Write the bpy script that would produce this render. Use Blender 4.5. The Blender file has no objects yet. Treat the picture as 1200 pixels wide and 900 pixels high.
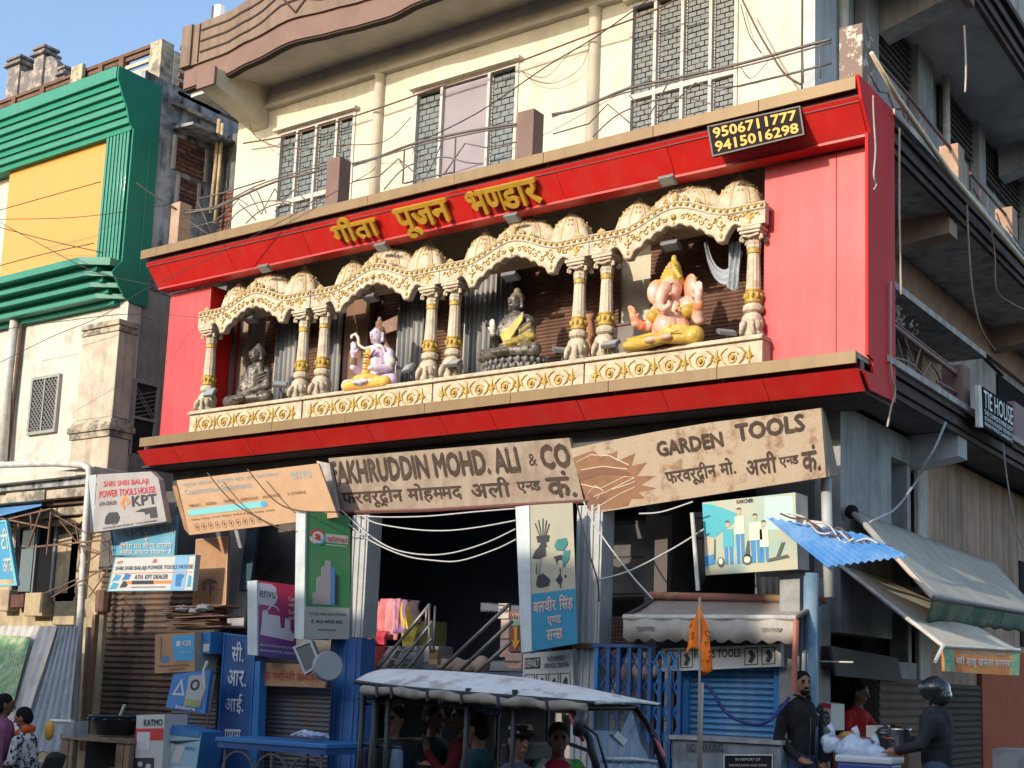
import bpy, bmesh, math, random
import numpy as np
from math import sin, cos, pi, radians, sqrt
from mathutils import Vector, Matrix
random.seed(7)
S = bpy.context.scene
COL = S.collection

# ---------------------------------------------------------------- camera
CAM_F, CAM_YAW, CAM_PITCH, CAM_ROLL, CAM_CX, CAM_CY = 1515.9, radians(-33.472), radians(8.517), radians(1.727), 687.75, 577.89
CAM_LOC = Vector((0, 0, 1.8))
_fw = Vector((sin(CAM_YAW)*cos(CAM_PITCH), cos(CAM_YAW)*cos(CAM_PITCH), sin(CAM_PITCH)))
_r = Vector((cos(CAM_YAW), -sin(CAM_YAW), 0)); _u = _r.cross(_fw)
_rr = _r*cos(CAM_ROLL) + _u*sin(CAM_ROLL); _uu = _u*cos(CAM_ROLL) - _r*sin(CAM_ROLL)
cd = bpy.data.cameras.new('camera'); cam = bpy.data.objects.new('camera', cd); COL.objects.link(cam)
cam.matrix_world = Matrix(((_rr.x, _uu.x, -_fw.x, 0), (_rr.y, _uu.y, -_fw.y, 0), (_rr.z, _uu.z, -_fw.z, CAM_LOC.z), (0, 0, 0, 1)))
cd.sensor_fit = 'HORIZONTAL'; cd.sensor_width = 36; cd.lens = CAM_F/1200*36
cd.shift_x = (600-CAM_CX)/1200; cd.shift_y = (CAM_CY-450)/1200
cd.clip_start = 0.1; cd.clip_end = 3000
S.camera = cam

# ---------------------------------------------------------------- light
SUN_EL, SUN_AZ = radians(20), radians(9)          # light travels towards +Y, a little +X, downwards
w = bpy.data.worlds.new('World'); S.world = w; w.use_nodes = True
nt = w.node_tree; bg = nt.nodes['Background']
sky = nt.nodes.new('ShaderNodeTexSky'); sky.sky_type = 'NISHITA'; sky.sun_disc = False
sky.sun_elevation = SUN_EL; sky.sun_rotation = radians(180) + SUN_AZ
sky.air_density = 1.0; sky.dust_density = 1.3; sky.ozone_density = 1.6
nt.links.new(sky.outputs[0], bg.inputs[0]); bg.inputs[1].default_value = 0.15
sd = bpy.data.lights.new('sun', 'SUN'); sd.energy = 2.0; sd.angle = radians(0.5); sd.color = (1.0, 0.88, 0.71)
sun = bpy.data.objects.new('sun', sd); COL.objects.link(sun)
_sdir = Vector((sin(SUN_AZ)*cos(SUN_EL), cos(SUN_AZ)*cos(SUN_EL), -sin(SUN_EL)))
sun.rotation_euler = _sdir.to_track_quat('-Z', 'Y').to_euler(); sun.location = (-10, -20, 30)
S.view_settings.view_transform = 'Standard'; S.view_settings.look = 'None'
S.view_settings.exposure = 1.1; S.view_settings.gamma = 1
S.view_settings.use_curve_mapping = False

# ---------------------------------------------------------------- helpers
def P(x, y, Y):
    """point of the place seen at photograph pixel x, y (1200x900) that stands at depth Y"""
    d = _fw + _rr*((x-CAM_CX)/CAM_F) - _uu*((y-CAM_CY)/CAM_F)
    return CAM_LOC + d*(Y/d.y)
def PX(x, y, X):
    d = _fw + _rr*((x-CAM_CX)/CAM_F) - _uu*((y-CAM_CY)/CAM_F)
    return CAM_LOC + d*(X/d.x)

_mats = {}
def lin(c):
    return tuple((v/255/12.92 if v/255 <= .04045 else ((v/255+.055)/1.055)**2.4) for v in c)
def M(name, c, rough=.7, metal=0, c2=None, scale=3, amt=.5, bump=0, bscale=30, streak=0, alpha=None, trans=0, spec=.5, coat=0, emit=0, c3=None, lo=.45, hi=.62):
    """procedural material: base colour (linear), second colour mixed in by noise, streaks of wear running down, bump"""
    if name in _mats: return _mats[name]
    if rough >= .75 and spec == .5: spec = .2
    m = bpy.data.materials.new(name); m.use_nodes = True; n = m.node_tree; b = n.nodes['Principled BSDF']
    b.inputs['Roughness'].default_value = rough; b.inputs['Metallic'].default_value = metal
    b.inputs['Specular IOR Level'].default_value = spec; b.inputs['Coat Weight'].default_value = coat
    b.inputs['Base Color'].default_value = (*c, 1)
    if emit: b.inputs['Emission Color'].default_value = (*c, 1); b.inputs['Emission Strength'].default_value = emit
    if trans: b.inputs['Transmission Weight'].default_value = trans; b.inputs['IOR'].default_value = 1.1
    if alpha is not None: b.inputs['Alpha'].default_value = alpha
    ge = n.nodes.new('ShaderNodeNewGeometry'); tc = type('T', (), {'outputs': {'Object': ge.outputs['Position']}})
    cur = None
    if c2 is not None:
        no = n.nodes.new('ShaderNodeTexNoise'); no.inputs['Scale'].default_value = scale; no.inputs['Detail'].default_value = 8; no.inputs['Roughness'].default_value = .65
        n.links.new(tc.outputs['Object'], no.inputs['Vector'])
        rp = n.nodes.new('ShaderNodeMapRange'); rp.inputs['From Min'].default_value = lo; rp.inputs['From Max'].default_value = hi; rp.inputs['To Max'].default_value = amt
        n.links.new(no.outputs['Fac'], rp.inputs['Value'])
        mx = n.nodes.new('ShaderNodeMix'); mx.data_type = 'RGBA'; mx.inputs['A'].default_value = (*c, 1); mx.inputs['B'].default_value = (*c2, 1)
        n.links.new(rp.outputs[0], mx.inputs['Factor']); cur = mx.outputs['Result']
    if streak:
        mp = n.nodes.new('ShaderNodeMapping'); mp.inputs['Scale'].default_value = (1, 1, .07)
        n.links.new(tc.outputs['Object'], mp.inputs['Vector'])
        no2 = n.nodes.new('ShaderNodeTexNoise'); no2.inputs['Scale'].default_value = 7; no2.inputs['Detail'].default_value = 6
        n.links.new(mp.outputs[0], no2.inputs['Vector'])
        rp2 = n.nodes.new('ShaderNodeMapRange'); rp2.inputs['From Min'].default_value = .45; rp2.inputs['From Max'].default_value = .72; rp2.inputs['To Max'].default_value = streak
        n.links.new(no2.outputs['Fac'], rp2.inputs['Value'])
        mx2 = n.nodes.new('ShaderNodeMix'); mx2.data_type = 'RGBA'; mx2.inputs['A'].default_value = (*c, 1); mx2.inputs['B'].default_value = (*(c3 or tuple(v*.35 for v in c)), 1)
        if cur: n.links.new(cur, mx2.inputs['A'])
        n.links.new(rp2.outputs[0], mx2.inputs['Factor']); cur = mx2.outputs['Result']
    if cur: n.links.new(cur, b.inputs['Base Color'])
    if bump:
        nb = n.nodes.new('ShaderNodeTexNoise'); nb.inputs['Scale'].default_value = bscale; nb.inputs['Detail'].default_value = 7
        n.links.new(tc.outputs['Object'], nb.inputs['Vector'])
        bp = n.nodes.new('ShaderNodeBump'); bp.inputs['Strength'].default_value = bump; bp.inputs['Distance'].default_value = .02
        n.links.new(nb.outputs['Fac'], bp.inputs['Height']); n.links.new(bp.outputs[0], b.inputs['Normal'])
    _mats[name] = m
    return m

def curve(pts, k=5):
    """smooth path through the given points"""
    p = [Vector(q) for q in pts]
    if len(p) < 3: return p
    out = []
    for i in range(len(p)-1):
        a, b, c, d = p[max(i-1,0)], p[i], p[i+1], p[min(i+2,len(p)-1)]
        for j in range(k):
            t = j/k; out.append(.5*((2*b)+(c-a)*t+(2*a-5*b+4*c-d)*t*t+(3*b-a-3*c+d)*t**3))
    return out+[p[-1]]
def tag(o, label=None, cat=None, group=None, kind=None):
    if label: o['label'] = label
    if cat: o['category'] = cat
    if group: o['group'] = group
    if kind: o['kind'] = kind
    return o
def thing(name, label, cat, loc=(0, 0, 0), group=None):
    o = bpy.data.objects.new(name, None); COL.objects.link(o); o.location = loc; o.empty_display_size = .1
    return tag(o, label, cat, group)
def copy_tree(o, parent=None, off=None):
    c = o.copy(); COL.objects.link(c); c.parent = parent
    if off is not None: c.location = Vector(o.location) + Vector(off)
    for ch in list(o.children): copy_tree(ch, c)
    return c

class MB:
    """collects shapes, then links them as ONE mesh object"""
    def __init__(s): s.v = []; s.f = []; s.mi = []; s.cm = 0; s.n = 0
    def add(s, vs, fs):
        o = len(s.v); s.v.extend([tuple(p) for p in vs]); s.f.extend([tuple(i+o for i in f) for f in fs]); s.mi.extend([s.cm]*len(fs)); return s
    def box(s, x0, x1, y0, y1, z0, z1):
        return s.add([(x0,y0,z0),(x1,y0,z0),(x1,y1,z0),(x0,y1,z0),(x0,y0,z1),(x1,y0,z1),(x1,y1,z1),(x0,y1,z1)],
                     [(0,3,2,1),(4,5,6,7),(0,1,5,4),(1,2,6,5),(2,3,7,6),(3,0,4,7)])
    def obox(s, o, a, b, c):
        o, a, b, c = Vector(o), Vector(a), Vector(b), Vector(c)
        if a.cross(b).dot(c) < 0: o = o+c; c = -c
        return s.add([o, o+a, o+a+b, o+b, o+c, o+a+c, o+a+b+c, o+b+c], [(0,3,2,1),(4,5,6,7),(0,1,5,4),(1,2,6,5),(2,3,7,6),(3,0,4,7)])
    def hexa(s, q0, q1):
        """solid between two quads"""
        return s.add(list(q0)+list(q1), [(0,1,2,3),(7,6,5,4),(0,4,5,1),(1,5,6,2),(2,6,7,3),(3,7,4,0)])
    def beam(s, a, b, w, h, up=(0,0,1)):
        a, b = Vector(a), Vector(b); d = (b-a)
        if d.length < 1e-6: return s
        up = Vector(up); r = d.cross(up)
        if r.length < 1e-6: r = d.cross(Vector((1,0,0)))
        r.normalize(); u = r.cross(d).normalized()
        return s.obox(a - r*w/2 - u*h/2, d, r*w, u*h)
    def tube(s, pts, r, n=8, cap=True, flat=1.0):
        pts = [Vector(p) for p in pts]; rs = r if isinstance(r, (list, tuple)) else [r]*len(pts)
        vs = []; fs = []; pr = None
        for i, p in enumerate(pts):
            d = (pts[min(i+1, len(pts)-1)] - pts[max(i-1, 0)])
            if d.length < 1e-9: d = Vector((0,0,1))
            d.normalize()
            if pr is None:
                pr = d.cross(Vector((0,0,1)))
                if pr.length < .05: pr = d.cross(Vector((0,1,0)))
            pr = (pr - d*pr.dot(d))
            if pr.length < 1e-6: pr = d.orthogonal()
            pr.normalize(); u = d.cross(pr)
            for k in range(n):
                a = 2*pi*k/n; vs.append(p + pr*cos(a)*rs[i] + u*sin(a)*rs[i]*flat)
        for i in range(len(pts)-1):
            for k in range(n):
                fs.append((i*n+k, i*n+(k+1)%n, (i+1)*n+(k+1)%n, (i+1)*n+k))
        if cap: fs.append(tuple(range(n-1, -1, -1))); fs.append(tuple(len(vs)-n+k for k in range(n)))
        return s.add(vs, fs)
    def lathe(s, prof, c=(0,0,0), n=16, ax=None, sq=0, lobes=0, lamp=0, a0=0, a1=2*pi, sx=1, sy=1):
        """prof: list of (radius, height) round the vertical (or ax)"""
        c = Vector(c); vs = []; fs = []
        if ax is None: e1, e2, e3 = Vector((1,0,0)), Vector((0,1,0)), Vector((0,0,1))
        else:
            e3 = Vector(ax).normalized(); e1 = e3.orthogonal().normalized(); e2 = e3.cross(e1)
        full = abs(a1-a0-2*pi) < 1e-6; m = n if full else n+1
        for (r, h) in prof:
            for k in range(m):
                a = a0 + (a1-a0)*k/n; rr = r*(1+lamp*abs(sin(a*lobes/2)) if lobes else 1)
                if sq: rr = rr/max(abs(cos(a)), abs(sin(a)))**sq
                vs.append(c + e1*cos(a)*rr*sx + e2*sin(a)*rr*sy + e3*h)
        for i in range(len(prof)-1):
            for k in range(n if full else n):
                fs.append((i*m+k, i*m+(k+1)%m, (i+1)*m+(k+1)%m, (i+1)*m+k))
        if full:
            if prof[0][0] > 1e-4: fs.append(tuple(range(m-1, -1, -1)))
            if prof[-1][0] > 1e-4: fs.append(tuple(len(vs)-m+k for k in range(m)))
        return s.add(vs, fs)
    def prism(s, poly, mp, d0, d1):
        """2-D outline poly extruded from depth d0 to d1, mp(u, v, d) -> point"""
        n = len(poly); from mathutils.geometry import tessellate_polygon
        tris = tessellate_polygon([[Vector((p[0], p[1], 0)) for p in poly]])
        vs = [mp(u, v, d0) for u, v in poly] + [mp(u, v, d1) for u, v in poly]
        fs = [tuple(t) for t in tris] + [tuple(i+n for i in reversed(t)) for t in tris]
        fs += [(i, i+n, (i+1) % n+n, (i+1) % n) for i in range(n)]
        return s.add(vs, fs)
    def grid(s, f, nu, nv):
        vs = [f(i/nu, j/nv) for j in range(nv+1) for i in range(nu+1)]
        return s.add(vs, [(j*(nu+1)+i, j*(nu+1)+i+1, (j+1)*(nu+1)+i+1, (j+1)*(nu+1)+i) for j in range(nv) for i in range(nu)])
    def sphere(s, c, r, n=10, m=7, sc=(1,1,1)):
        prof = [(r*sin(pi*j/m), -r*cos(pi*j/m)) for j in range(m+1)]
        o = len(s.v); s.lathe([(max(a, 1e-5), b) for a, b in prof], (0,0,0), n)
        for i in range(o, len(s.v)):
            v = s.v[i]; s.v[i] = (c[0]+v[0]*sc[0], c[1]+v[1]*sc[1], c[2]+v[2]*sc[2])
        return s
    def build(s, name, mat, parent=None, smooth=False, bevel=0, kind=None, label=None, solid=0, normals=True):
        me = bpy.data.meshes.new(name); me.from_pydata(s.v, [], s.f)
        mats = mat if isinstance(mat, (list, tuple)) else [mat]
        for m in mats: me.materials.append(m)
        if len(mats) > 1: me.polygons.foreach_set('material_index', s.mi)
        if normals:
            bm = bmesh.new(); bm.from_mesh(me); bmesh.ops.recalc_face_normals(bm, faces=bm.faces); bm.to_mesh(me); bm.free()
        if smooth: me.shade_smooth() if smooth is True else me.shade_auto_smooth(angle=smooth) if hasattr(me, 'shade_auto_smooth') else me.shade_smooth()
        me.update()
        o = bpy.data.objects.new(name, me); COL.objects.link(o)
        if parent is not None:
            o.parent = parent
            loc = Vector((0,0,0)); q = parent
            while q is not None: loc += Vector(q.location); q = q.parent
            o.location = -loc
        if bevel:
            b = o.modifiers.new('bevel', 'BEVEL'); b.width = bevel; b.segments = 2; b.limit_method = 'ANGLE'
        if solid:
            q = o.modifiers.new('solid', 'SOLIDIFY'); q.thickness = solid; q.offset = 0
        if kind: o['kind'] = kind
        if label: o['label'] = label
        return o
def smooth_split(o, ang=40):
    """smooth shading with sharp edges kept"""
    me = o.data; bm = bmesh.new(); bm.from_mesh(me)
    for e in bm.edges:
        e.smooth = not (len(e.link_faces) == 2 and e.calc_face_angle(0) > radians(ang))
    for f in bm.faces: f.smooth = True
    bm.to_mesh(me); bm.free(); return o

# ---------------------------------------------------------------- lettering
_gl = {}
def glyph_mesh(ch, bold=0):
    if ch == 'भ': bold = min(bold, .010)
    k = (ch, bold)
    if k in _gl: return _gl[k]
    c = bpy.data.curves.new('t', 'FONT'); c.body = ch; c.resolution_u = 2; c.offset = bold
    c.fill_mode = 'FRONT'
    o = bpy.data.objects.new('t', c); COL.objects.link(o)
    m = o.to_mesh(); vs = [(v.co.x, v.co.y) for v in m.vertices]; fs = [tuple(p.vertices) for p in m.polygons]
    o.to_mesh_clear(); COL.objects.unlink(o); bpy.data.objects.remove(o); bpy.data.curves.remove(c)
    _gl[k] = (vs, fs); return _gl[k]
def re_order(s):
    out = []
    for ch in s:
        if ch == 'ि' and out: out.insert(len(out)-1, ch)
        else: out.append(ch)
    return ''.join(out)
ADV = {'ग':.578,'त':.58,'प':.56,'ज':.72,'न':.56,'भ':.68,'ण':.737,'ड':.592,'र':.46,'फ':.78,'व':.56,'द':.534,'म':.612,'ह':.55,'अ':.82,'ल':.74,'ए':.568,'क':.78,'स':.70,'ी':.273,'ा':.273,'ो':.273,'ि':.273,'आ':1.09,'ई':.505,'ब':.56,'श':.74,'च':.60,'ट':.52,'य':.58,'ख':.86,'ॉ':.273,'थ':.62,'घ':.6,'ध':.6}
def deva(s):
    s = re_order(s)
    """lay out Devanagari. A consonant followed by '~' is drawn as its half form (right stem cut away); '_' before a letter draws it small below the one before."""
    vs = []; fs = []; x = 0.0; i = 0; lastx = 0
    while i < len(s):
        ch = s[i]
        if ch == ' ': x += .34; i += 1; continue
        small = False
        if ch == '_': small = True; i += 1; ch = s[i]
        gv, gf = glyph_mesh(ch, BOLD)
        if not gv: i += 1; continue
        half = i+1 < len(s) and s[i+1] == '~'
        lo = min(v[0] for v in gv); hi = max(v[0] for v in gv)
        o = len(vs)
        if small:
            vs += [(lastx + .12 + v[0]*.55, v[1]*.5 - .22) for v in gv]; fs += [tuple(a+o for a in f) for f in gf]; i += 1; continue
        if half:
            cut = hi - .155 if ch not in 'कफ' else hi-.2
            vs += [(x + min(v[0], cut), v[1]) for v in gv]; fs += [tuple(a+o for a in f) for f in gf]
            lastx = x; x += cut; i += 2; continue
        vs += [(x + v[0], v[1]) for v in gv]; fs += [tuple(a+o for a in f) for f in gf]
        if ch in 'ुूेैंृ्ः़': pass
        elif ch == '.': x += .3
        else:
            lastx = x
            x += ADV.get(ch, max(hi, .2))
        i += 1
    return vs, fs
BOLD = 0.0
BOLDW = .028
def text2d(s, bold=None):
    if any('\u0900' <= c <= '\u097f' for c in s): return deva(s)
    return glyph_mesh(s, 0)

class Board:
    """a flat sign: four corners TL TR BR BL as points, thickness backwards"""
    def __init__(b, TL, TR, BR, BL, t=.04):
        b.c = [Vector(p) for p in (TL, TR, BR, BL)]
        b.n = (b.c[1]-b.c[0]).cross(b.c[3]-b.c[0]).normalized()
        if b.n.dot(CAM_LOC - b.c[0]) < 0: b.n = -b.n
        b.t = t; b.W = (b.c[1]-b.c[0]).length; b.H = (b.c[3]-b.c[0]).length
    def m(b, u, v, d=0):
        TL, TR, BR, BL = b.c
        return (TL*(1-u)+TR*u)*(v) + (BL*(1-u)+BR*u)*(1-v) + b.n*d
    def panel(b, mat, parent, name='panel', bevel=0, nu=1, nv=1):
        mb = MB()
        if nu > 1 or nv > 1:
            mb.prism([(0,0)]+[(i/nu,0) for i in range(1,nu+1)]+[(1,1)]+[(1-i/nu,1) for i in range(1,nu+1)], b.m, 0, -b.t)
        else: mb.hexa([b.m(0,0,0), b.m(1,0,0), b.m(1,1,0), b.m(0,1,0)], [b.m(0,0,-b.t), b.m(1,0,-b.t), b.m(1,1,-b.t), b.m(0,1,-b.t)])
        return mb.build(name, mat, parent, bevel=bevel)
    def rect(b, u0, v0, u1, v1, mat, parent, name='printed_band', d=.003, label=None):
        mb = MB(); mb.hexa([b.m(u0,v0,d), b.m(u1,v0,d), b.m(u1,v1,d), b.m(u0,v1,d)], [b.m(u0,v0,.0005), b.m(u1,v0,.0005), b.m(u1,v1,.0005), b.m(u0,v1,.0005)])
        return mb.build(name, mat, parent, label=label)
    def poly(b, pts, mat, parent, name='printed_shape', d=.004):
        return MB().prism(pts, b.m, .0005, d).build(name, mat, parent)
    def polys(b, plist, mat, parent, name='printed_shape', d=.004):
        mb = MB()
        for p in plist: mb.prism(p, b.m, .0005, d)
        return mb.build(name, mat, parent)
    def frame(b, mat, parent, w=.03, d=.015, name='frame'):
        mb = MB(); wu, wv = w/b.W, w/b.H
        for u0, v0, u1, v1 in ((0,0,1,wv),(0,1-wv,1,1),(0,wv,wu,1-wv),(1-wu,wv,1,1-wv)):
            mb.hexa([b.m(u0,v0,d), b.m(u1,v0,d), b.m(u1,v1,d), b.m(u0,v1,d)], [b.m(u0,v0,-.002), b.m(u1,v0,-.002), b.m(u1,v1,-.002), b.m(u0,v1,-.002)])
        return mb.build(name, mat, parent)
    def text(b, s, u0, v0, u1, v1, mat, parent, name='lettering', d=.006, bold=None, thick=None, slant=0):
        vs, fs = text2d(s, bold)
        if not vs: return None
        xs = [v[0] for v in vs]; ys = [v[1] for v in vs]; x0, x1, y0, y1 = min(xs), max(xs), min(ys), max(ys)
        f = lambda v, dd: b.m(u0+(v[0]-x0)/(x1-x0)*(u1-u0) + slant*(v[1]-y0), v0+(v[1]-y0)/(y1-y0)*(v1-v0), dd)
        mb = MB(); dev = any('\u0900' <= c <= '\u097f' for c in s); bw = (BOLDW if dev else (.014 if bold is None else bold*1.1))
        sh = [(0,0)] if bw <= 0 else [(-bw*.5,0),(bw*.5,0),(0,bw*.5),(0,-bw*.5)]
        x0 -= bw*.5; x1 += bw*.5; y0 -= bw*.5; y1 += bw*.5
        if not thick:
            for k, (ox, oy) in enumerate(sh): mb.add([f((v[0]+ox, v[1]+oy), d+.0004*k) for v in vs], fs)
        for k, (ox, oy) in enumerate(sh if thick else []):
            n0 = len(mb.v); mb.add([f((v[0]+ox, v[1]+oy), d+.0006*k) for v in vs], fs); n = len(vs)
            mb.add([f((v[0]+ox, v[1]+oy), d-thick+.0006*k) for v in vs], [tuple(reversed(q)) for q in fs])
            key = {}
            for i, v in enumerate(vs): key.setdefault((round(v[0], 4), round(v[1], 4)), i)
            kk = [key[(round(v[0], 4), round(v[1], 4))] for v in vs]; es = set()
            for q in fs:
                for i in range(len(q)): es.add((kk[q[i]], kk[q[(i+1) % len(q)]]))
            for a, c in es:
                if (c, a) not in es: mb.f.append((n0+a, n0+c, n0+c+n, n0+a+n)); mb.mi.append(0)
        if False:
            n = len(vs); mb.add([f(v, d-thick) for v in vs], [tuple(reversed(q)) for q in fs])
            ec = {}
            for q in fs:
                for i in range(len(q)):
                    e = (q[i], q[(i+1) % len(q)]); ec[e] = 1
            key = {}
            for i, v in enumerate(vs): key.setdefault((round(v[0], 4), round(v[1], 4)), i)
            kk = [key[(round(v[0], 4), round(v[1], 4))] for v in vs]
            es = set((kk[a], kk[c]) for a, c in ec)
            mb.add([], [])
            for a, c in es:
                if (c, a) not in es: mb.f.append((a, c, c+n, a+n)); mb.mi.append(0)
        return mb.build(name, mat, parent, normals=bool(thick))
def circle(cu, cv, ru, rv, n=16, a0=0, a1=2*pi):
    return [(cu+ru*cos(a0+(a1-a0)*i/n), cv+rv*sin(a0+(a1-a0)*i/n)) for i in range(n if abs(a1-a0-2*pi) < 1e-6 else n+1)]
def ring(cu, cv, ru, rv, w, n=16, a0=0, a1=2*pi):
    o = [(cu+ru*cos(a0+(a1-a0)*i/n), cv+rv*sin(a0+(a1-a0)*i/n)) for i in range(n+1)]
    return [ [o[i], o[i+1], (cu+(o[i+1][0]-cu)*w, cv+(o[i+1][1]-cv)*w), (cu+(o[i][0]-cu)*w, cv+(o[i][1]-cv)*w)] for i in range(n)]
def pb(TL, TR, BR, BL, YL, YR=None, t=.04, tilt=0):
    """board from photograph pixels at depths YL (left edge), YR (right edge); tilt > 0 leans the top towards the street"""
    YR = YL if YR is None else YR
    return Board(P(*TL, YL-tilt), P(*TR, YR-tilt), P(*BR, YR), P(*BL, YL), t)

# ---------------------------------------------------------------- bodies (one continuous skin by voxel remeshing)
def cap(a, b, ra, rb=None, mi=0): return ('c', Vector(a), Vector(b), ra, ra if rb is None else rb, mi)
def ell(c, r, mi=0, rot=None): return ('e', Vector(c), Vector(r), rot, None, mi)
def blob(name, prims, mats, parent, vox=.012, smooth=4, M4=None, label=None, color_bias=None):
    mb = MB()
    for p in prims:
        if p[0] == 'c':
            _, a, b, ra, rb, mi = p; d = b-a; L = d.length
            if L < 1e-5: mb.sphere(a, ra, 10, 8); continue
            dn = d/L; pts = []; rs = []
            for t in (-1, -.92, -.7, -.38, 0): pts.append(a+dn*ra*t); rs.append(max(ra*sqrt(max(0, 1-t*t)), 1e-4))
            for t in (0, .38, .7, .92, 1): pts.append(b+dn*rb*t); rs.append(max(rb*sqrt(max(0, 1-t*t)), 1e-4))
            mb.tube(pts, rs, 12)
        else:
            _, c, r, rot, _, mi = p; o = len(mb.v); mb.sphere((0,0,0), 1, 16, 12, tuple(r))
            for i in range(o, len(mb.v)):
                v = Vector(mb.v[i]); v = (rot @ v) if rot is not None else v; mb.v[i] = tuple(v+c)
    me = bpy.data.meshes.new(name); me.from_pydata(mb.v, [], mb.f)
    tmp = bpy.data.objects.new('tmp', me); COL.objects.link(tmp)
    r = tmp.modifiers.new('r', 'REMESH'); r.mode = 'VOXEL'; r.voxel_size = vox
    if smooth: sm = tmp.modifiers.new('s', 'SMOOTH'); sm.iterations = smooth; sm.factor = .5
    dg = bpy.context.evaluated_depsgraph_get(); out = bpy.data.meshes.new_from_object(tmp.evaluated_get(dg))
    COL.objects.unlink(tmp); bpy.data.objects.remove(tmp); bpy.data.meshes.remove(me)
    nv = len(out.vertices); co = np.empty(nv*3); out.vertices.foreach_get('co', co); co = co.reshape(-1, 3)
    npoly = len(out.polygons); ce = np.empty(npoly*3); out.polygons.foreach_get('center', ce); ce = ce.reshape(-1, 3)
    best = np.full(npoly, 1e9); bi = np.zeros(npoly, int)
    for p in prims:
        if p[0] == 'c':
            _, a, b, ra, rb, mi = p; a = np.array(a); d = np.array(b)-a; L2 = max(d@d, 1e-9)
            t = np.clip(((ce-a)@d)/L2, 0, 1); ds = np.linalg.norm(ce-a-t[:, None]*d, axis=1) - (ra+(rb-ra)*t)
        else:
            _, c, r_, rot, _, mi = p; q = ce-np.array(c)
            if rot is not None: q = q @ np.array(rot)
            k = np.linalg.norm(q/np.array(r_), axis=1); ds = (k-1)*min(r_)
        w_ = ds < best; best[w_] = ds[w_]; bi[w_] = mi
    for m in mats: out.materials.append(m)
    out.polygons.foreach_set('material_index', bi.astype(np.int32)); out.polygons.foreach_set('use_smooth', np.ones(npoly, bool))
    if M4 is not None: out.transform(M4)
    out.name = name; o = bpy.data.objects.new(name, out); COL.objects.link(o)
    if parent is not None:
        o.parent = parent; o.location = -Vector(parent.location)
    if label: o['label'] = label
    return o
# ================================================================ materials
m_cream = M('cream_plaster', (.60,.545,.435), .85, c2=(.46,.41,.33), scale=1.6, amt=.55, streak=.35, c3=(.42,.37,.27), bump=.15, bscale=25)
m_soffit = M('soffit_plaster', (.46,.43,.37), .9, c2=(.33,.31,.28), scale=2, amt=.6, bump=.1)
m_brown = M('brown_parapet_paint', (.215,.155,.12), .8, c2=(.155,.115,.09), scale=2.2, amt=.7, streak=.35, bump=.12, bscale=40)
m_brown2 = M('plum_brown_paint', (.20,.13,.11), .8, c2=(.15,.10,.085), scale=2, amt=.6, bump=.1)
m_darkline = M('groove_dark', (.05,.035,.03), .9)
m_grey = M('grey_plaster', (.36,.36,.355), .9, c2=(.24,.24,.24), scale=2.5, amt=.8, streak=.5, bump=.2, bscale=25)
m_bluegrey = M('blue_grey_paint', (.47,.48,.48), .85, c2=(.33,.34,.345), scale=2.5, amt=.7, streak=.3, bump=.1)
m_midgrey = M('dusty_wall', (.50,.46,.41), .9, c2=(.33,.30,.27), scale=1.8, amt=.8, streak=.75, bump=.15)
m_tanwall = M('stained_tan_wall', (.42,.28,.20), .9, c2=(.28,.20,.15), scale=1.3, amt=.9, streak=.7, bump=.15)
m_tanbeam = M('tan_beam_paint', (.42,.28,.20), .85, c2=(.24,.17,.13), scale=3, amt=.6)
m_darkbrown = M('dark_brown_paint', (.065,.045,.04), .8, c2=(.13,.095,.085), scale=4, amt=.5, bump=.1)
m_black = M('black_void', (.012,.012,.014), .95)  # near-black slabs stand in for the unlit depth of openings
m_interior = M('dim_interior', (.13,.125,.12), .9, c2=(.07,.068,.066), scale=2, amt=.8)  # dark base colour puts indoor shade into these surfaces
m_rail = M('grey_iron', (.12,.11,.105), .6, metal=.3, c2=(.2,.12,.08), scale=12, amt=.5)
m_railbr = M('brown_iron', (.16,.06,.05), .6, metal=.1, c2=(.10,.05,.04), scale=8, amt=.6)
m_winw = M('white_window_paint', (.50,.46,.42), .7, c2=(.35,.30,.26), scale=9, amt=.6)
m_gbrick = M('frosted_glass_brick', (.095,.105,.10), .45, c2=(.15,.16,.15), scale=14, amt=.8, bump=.2, bscale=60)
m_gbrick2 = M('frosted_glass_brick_blue', (.13,.15,.15), .45, c2=(.085,.10,.10), scale=14, amt=.8, bump=.2, bscale=60)
m_gap = M('window_dark_gap', (.03,.028,.027), .9)
m_lilac = M('lilac_door_sheet', (.25,.21,.235), .6, c2=(.21,.175,.20), scale=3, amt=.6)
m_pipe = M('white_pvc', (.62,.60,.55), .5, c2=(.42,.39,.34), scale=6, amt=.7, streak=.3)
m_red = M('red_composite_panel', (.58,.016,.012), .42, c2=(.50,.018,.014), scale=1.0, amt=.8, streak=.30, c3=(.50,.07,.05), coat=.1, bump=.03, bscale=2)
m_pink = M('pinkish_red_panel', (.48,.026,.030), .5, c2=(.53,.055,.052), scale=.6, amt=.9, streak=.35, c3=(.50,.09,.08), coat=.1, bump=.03, bscale=2)  # red set pinker than on the fascia
m_redd = M('red_side_panel', (.62,.018,.015), .6, c2=(.54,.018,.016), scale=1.5, amt=.6, streak=.15, spec=.15)
m_gold = M('bronze_trim', (.23,.145,.06), .5, metal=.15, c2=(.21,.13,.05), scale=3, amt=.6, streak=.25)
m_seam = M('panel_seam', (.10,.015,.012), .9)

# ================================================================ corner building
YW, XW = 13.2, -5.9          # planes of the front and street walls of the upper floors
BL_ = thing('corner_building', 'large cream corner building with brown curved parapet above the red shop front', 'building', (-10, 13.2, 0))
def part(mb, name, mat, parent=None, **k): return mb.build(name, mat, parent or BL_, **k)

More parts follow.
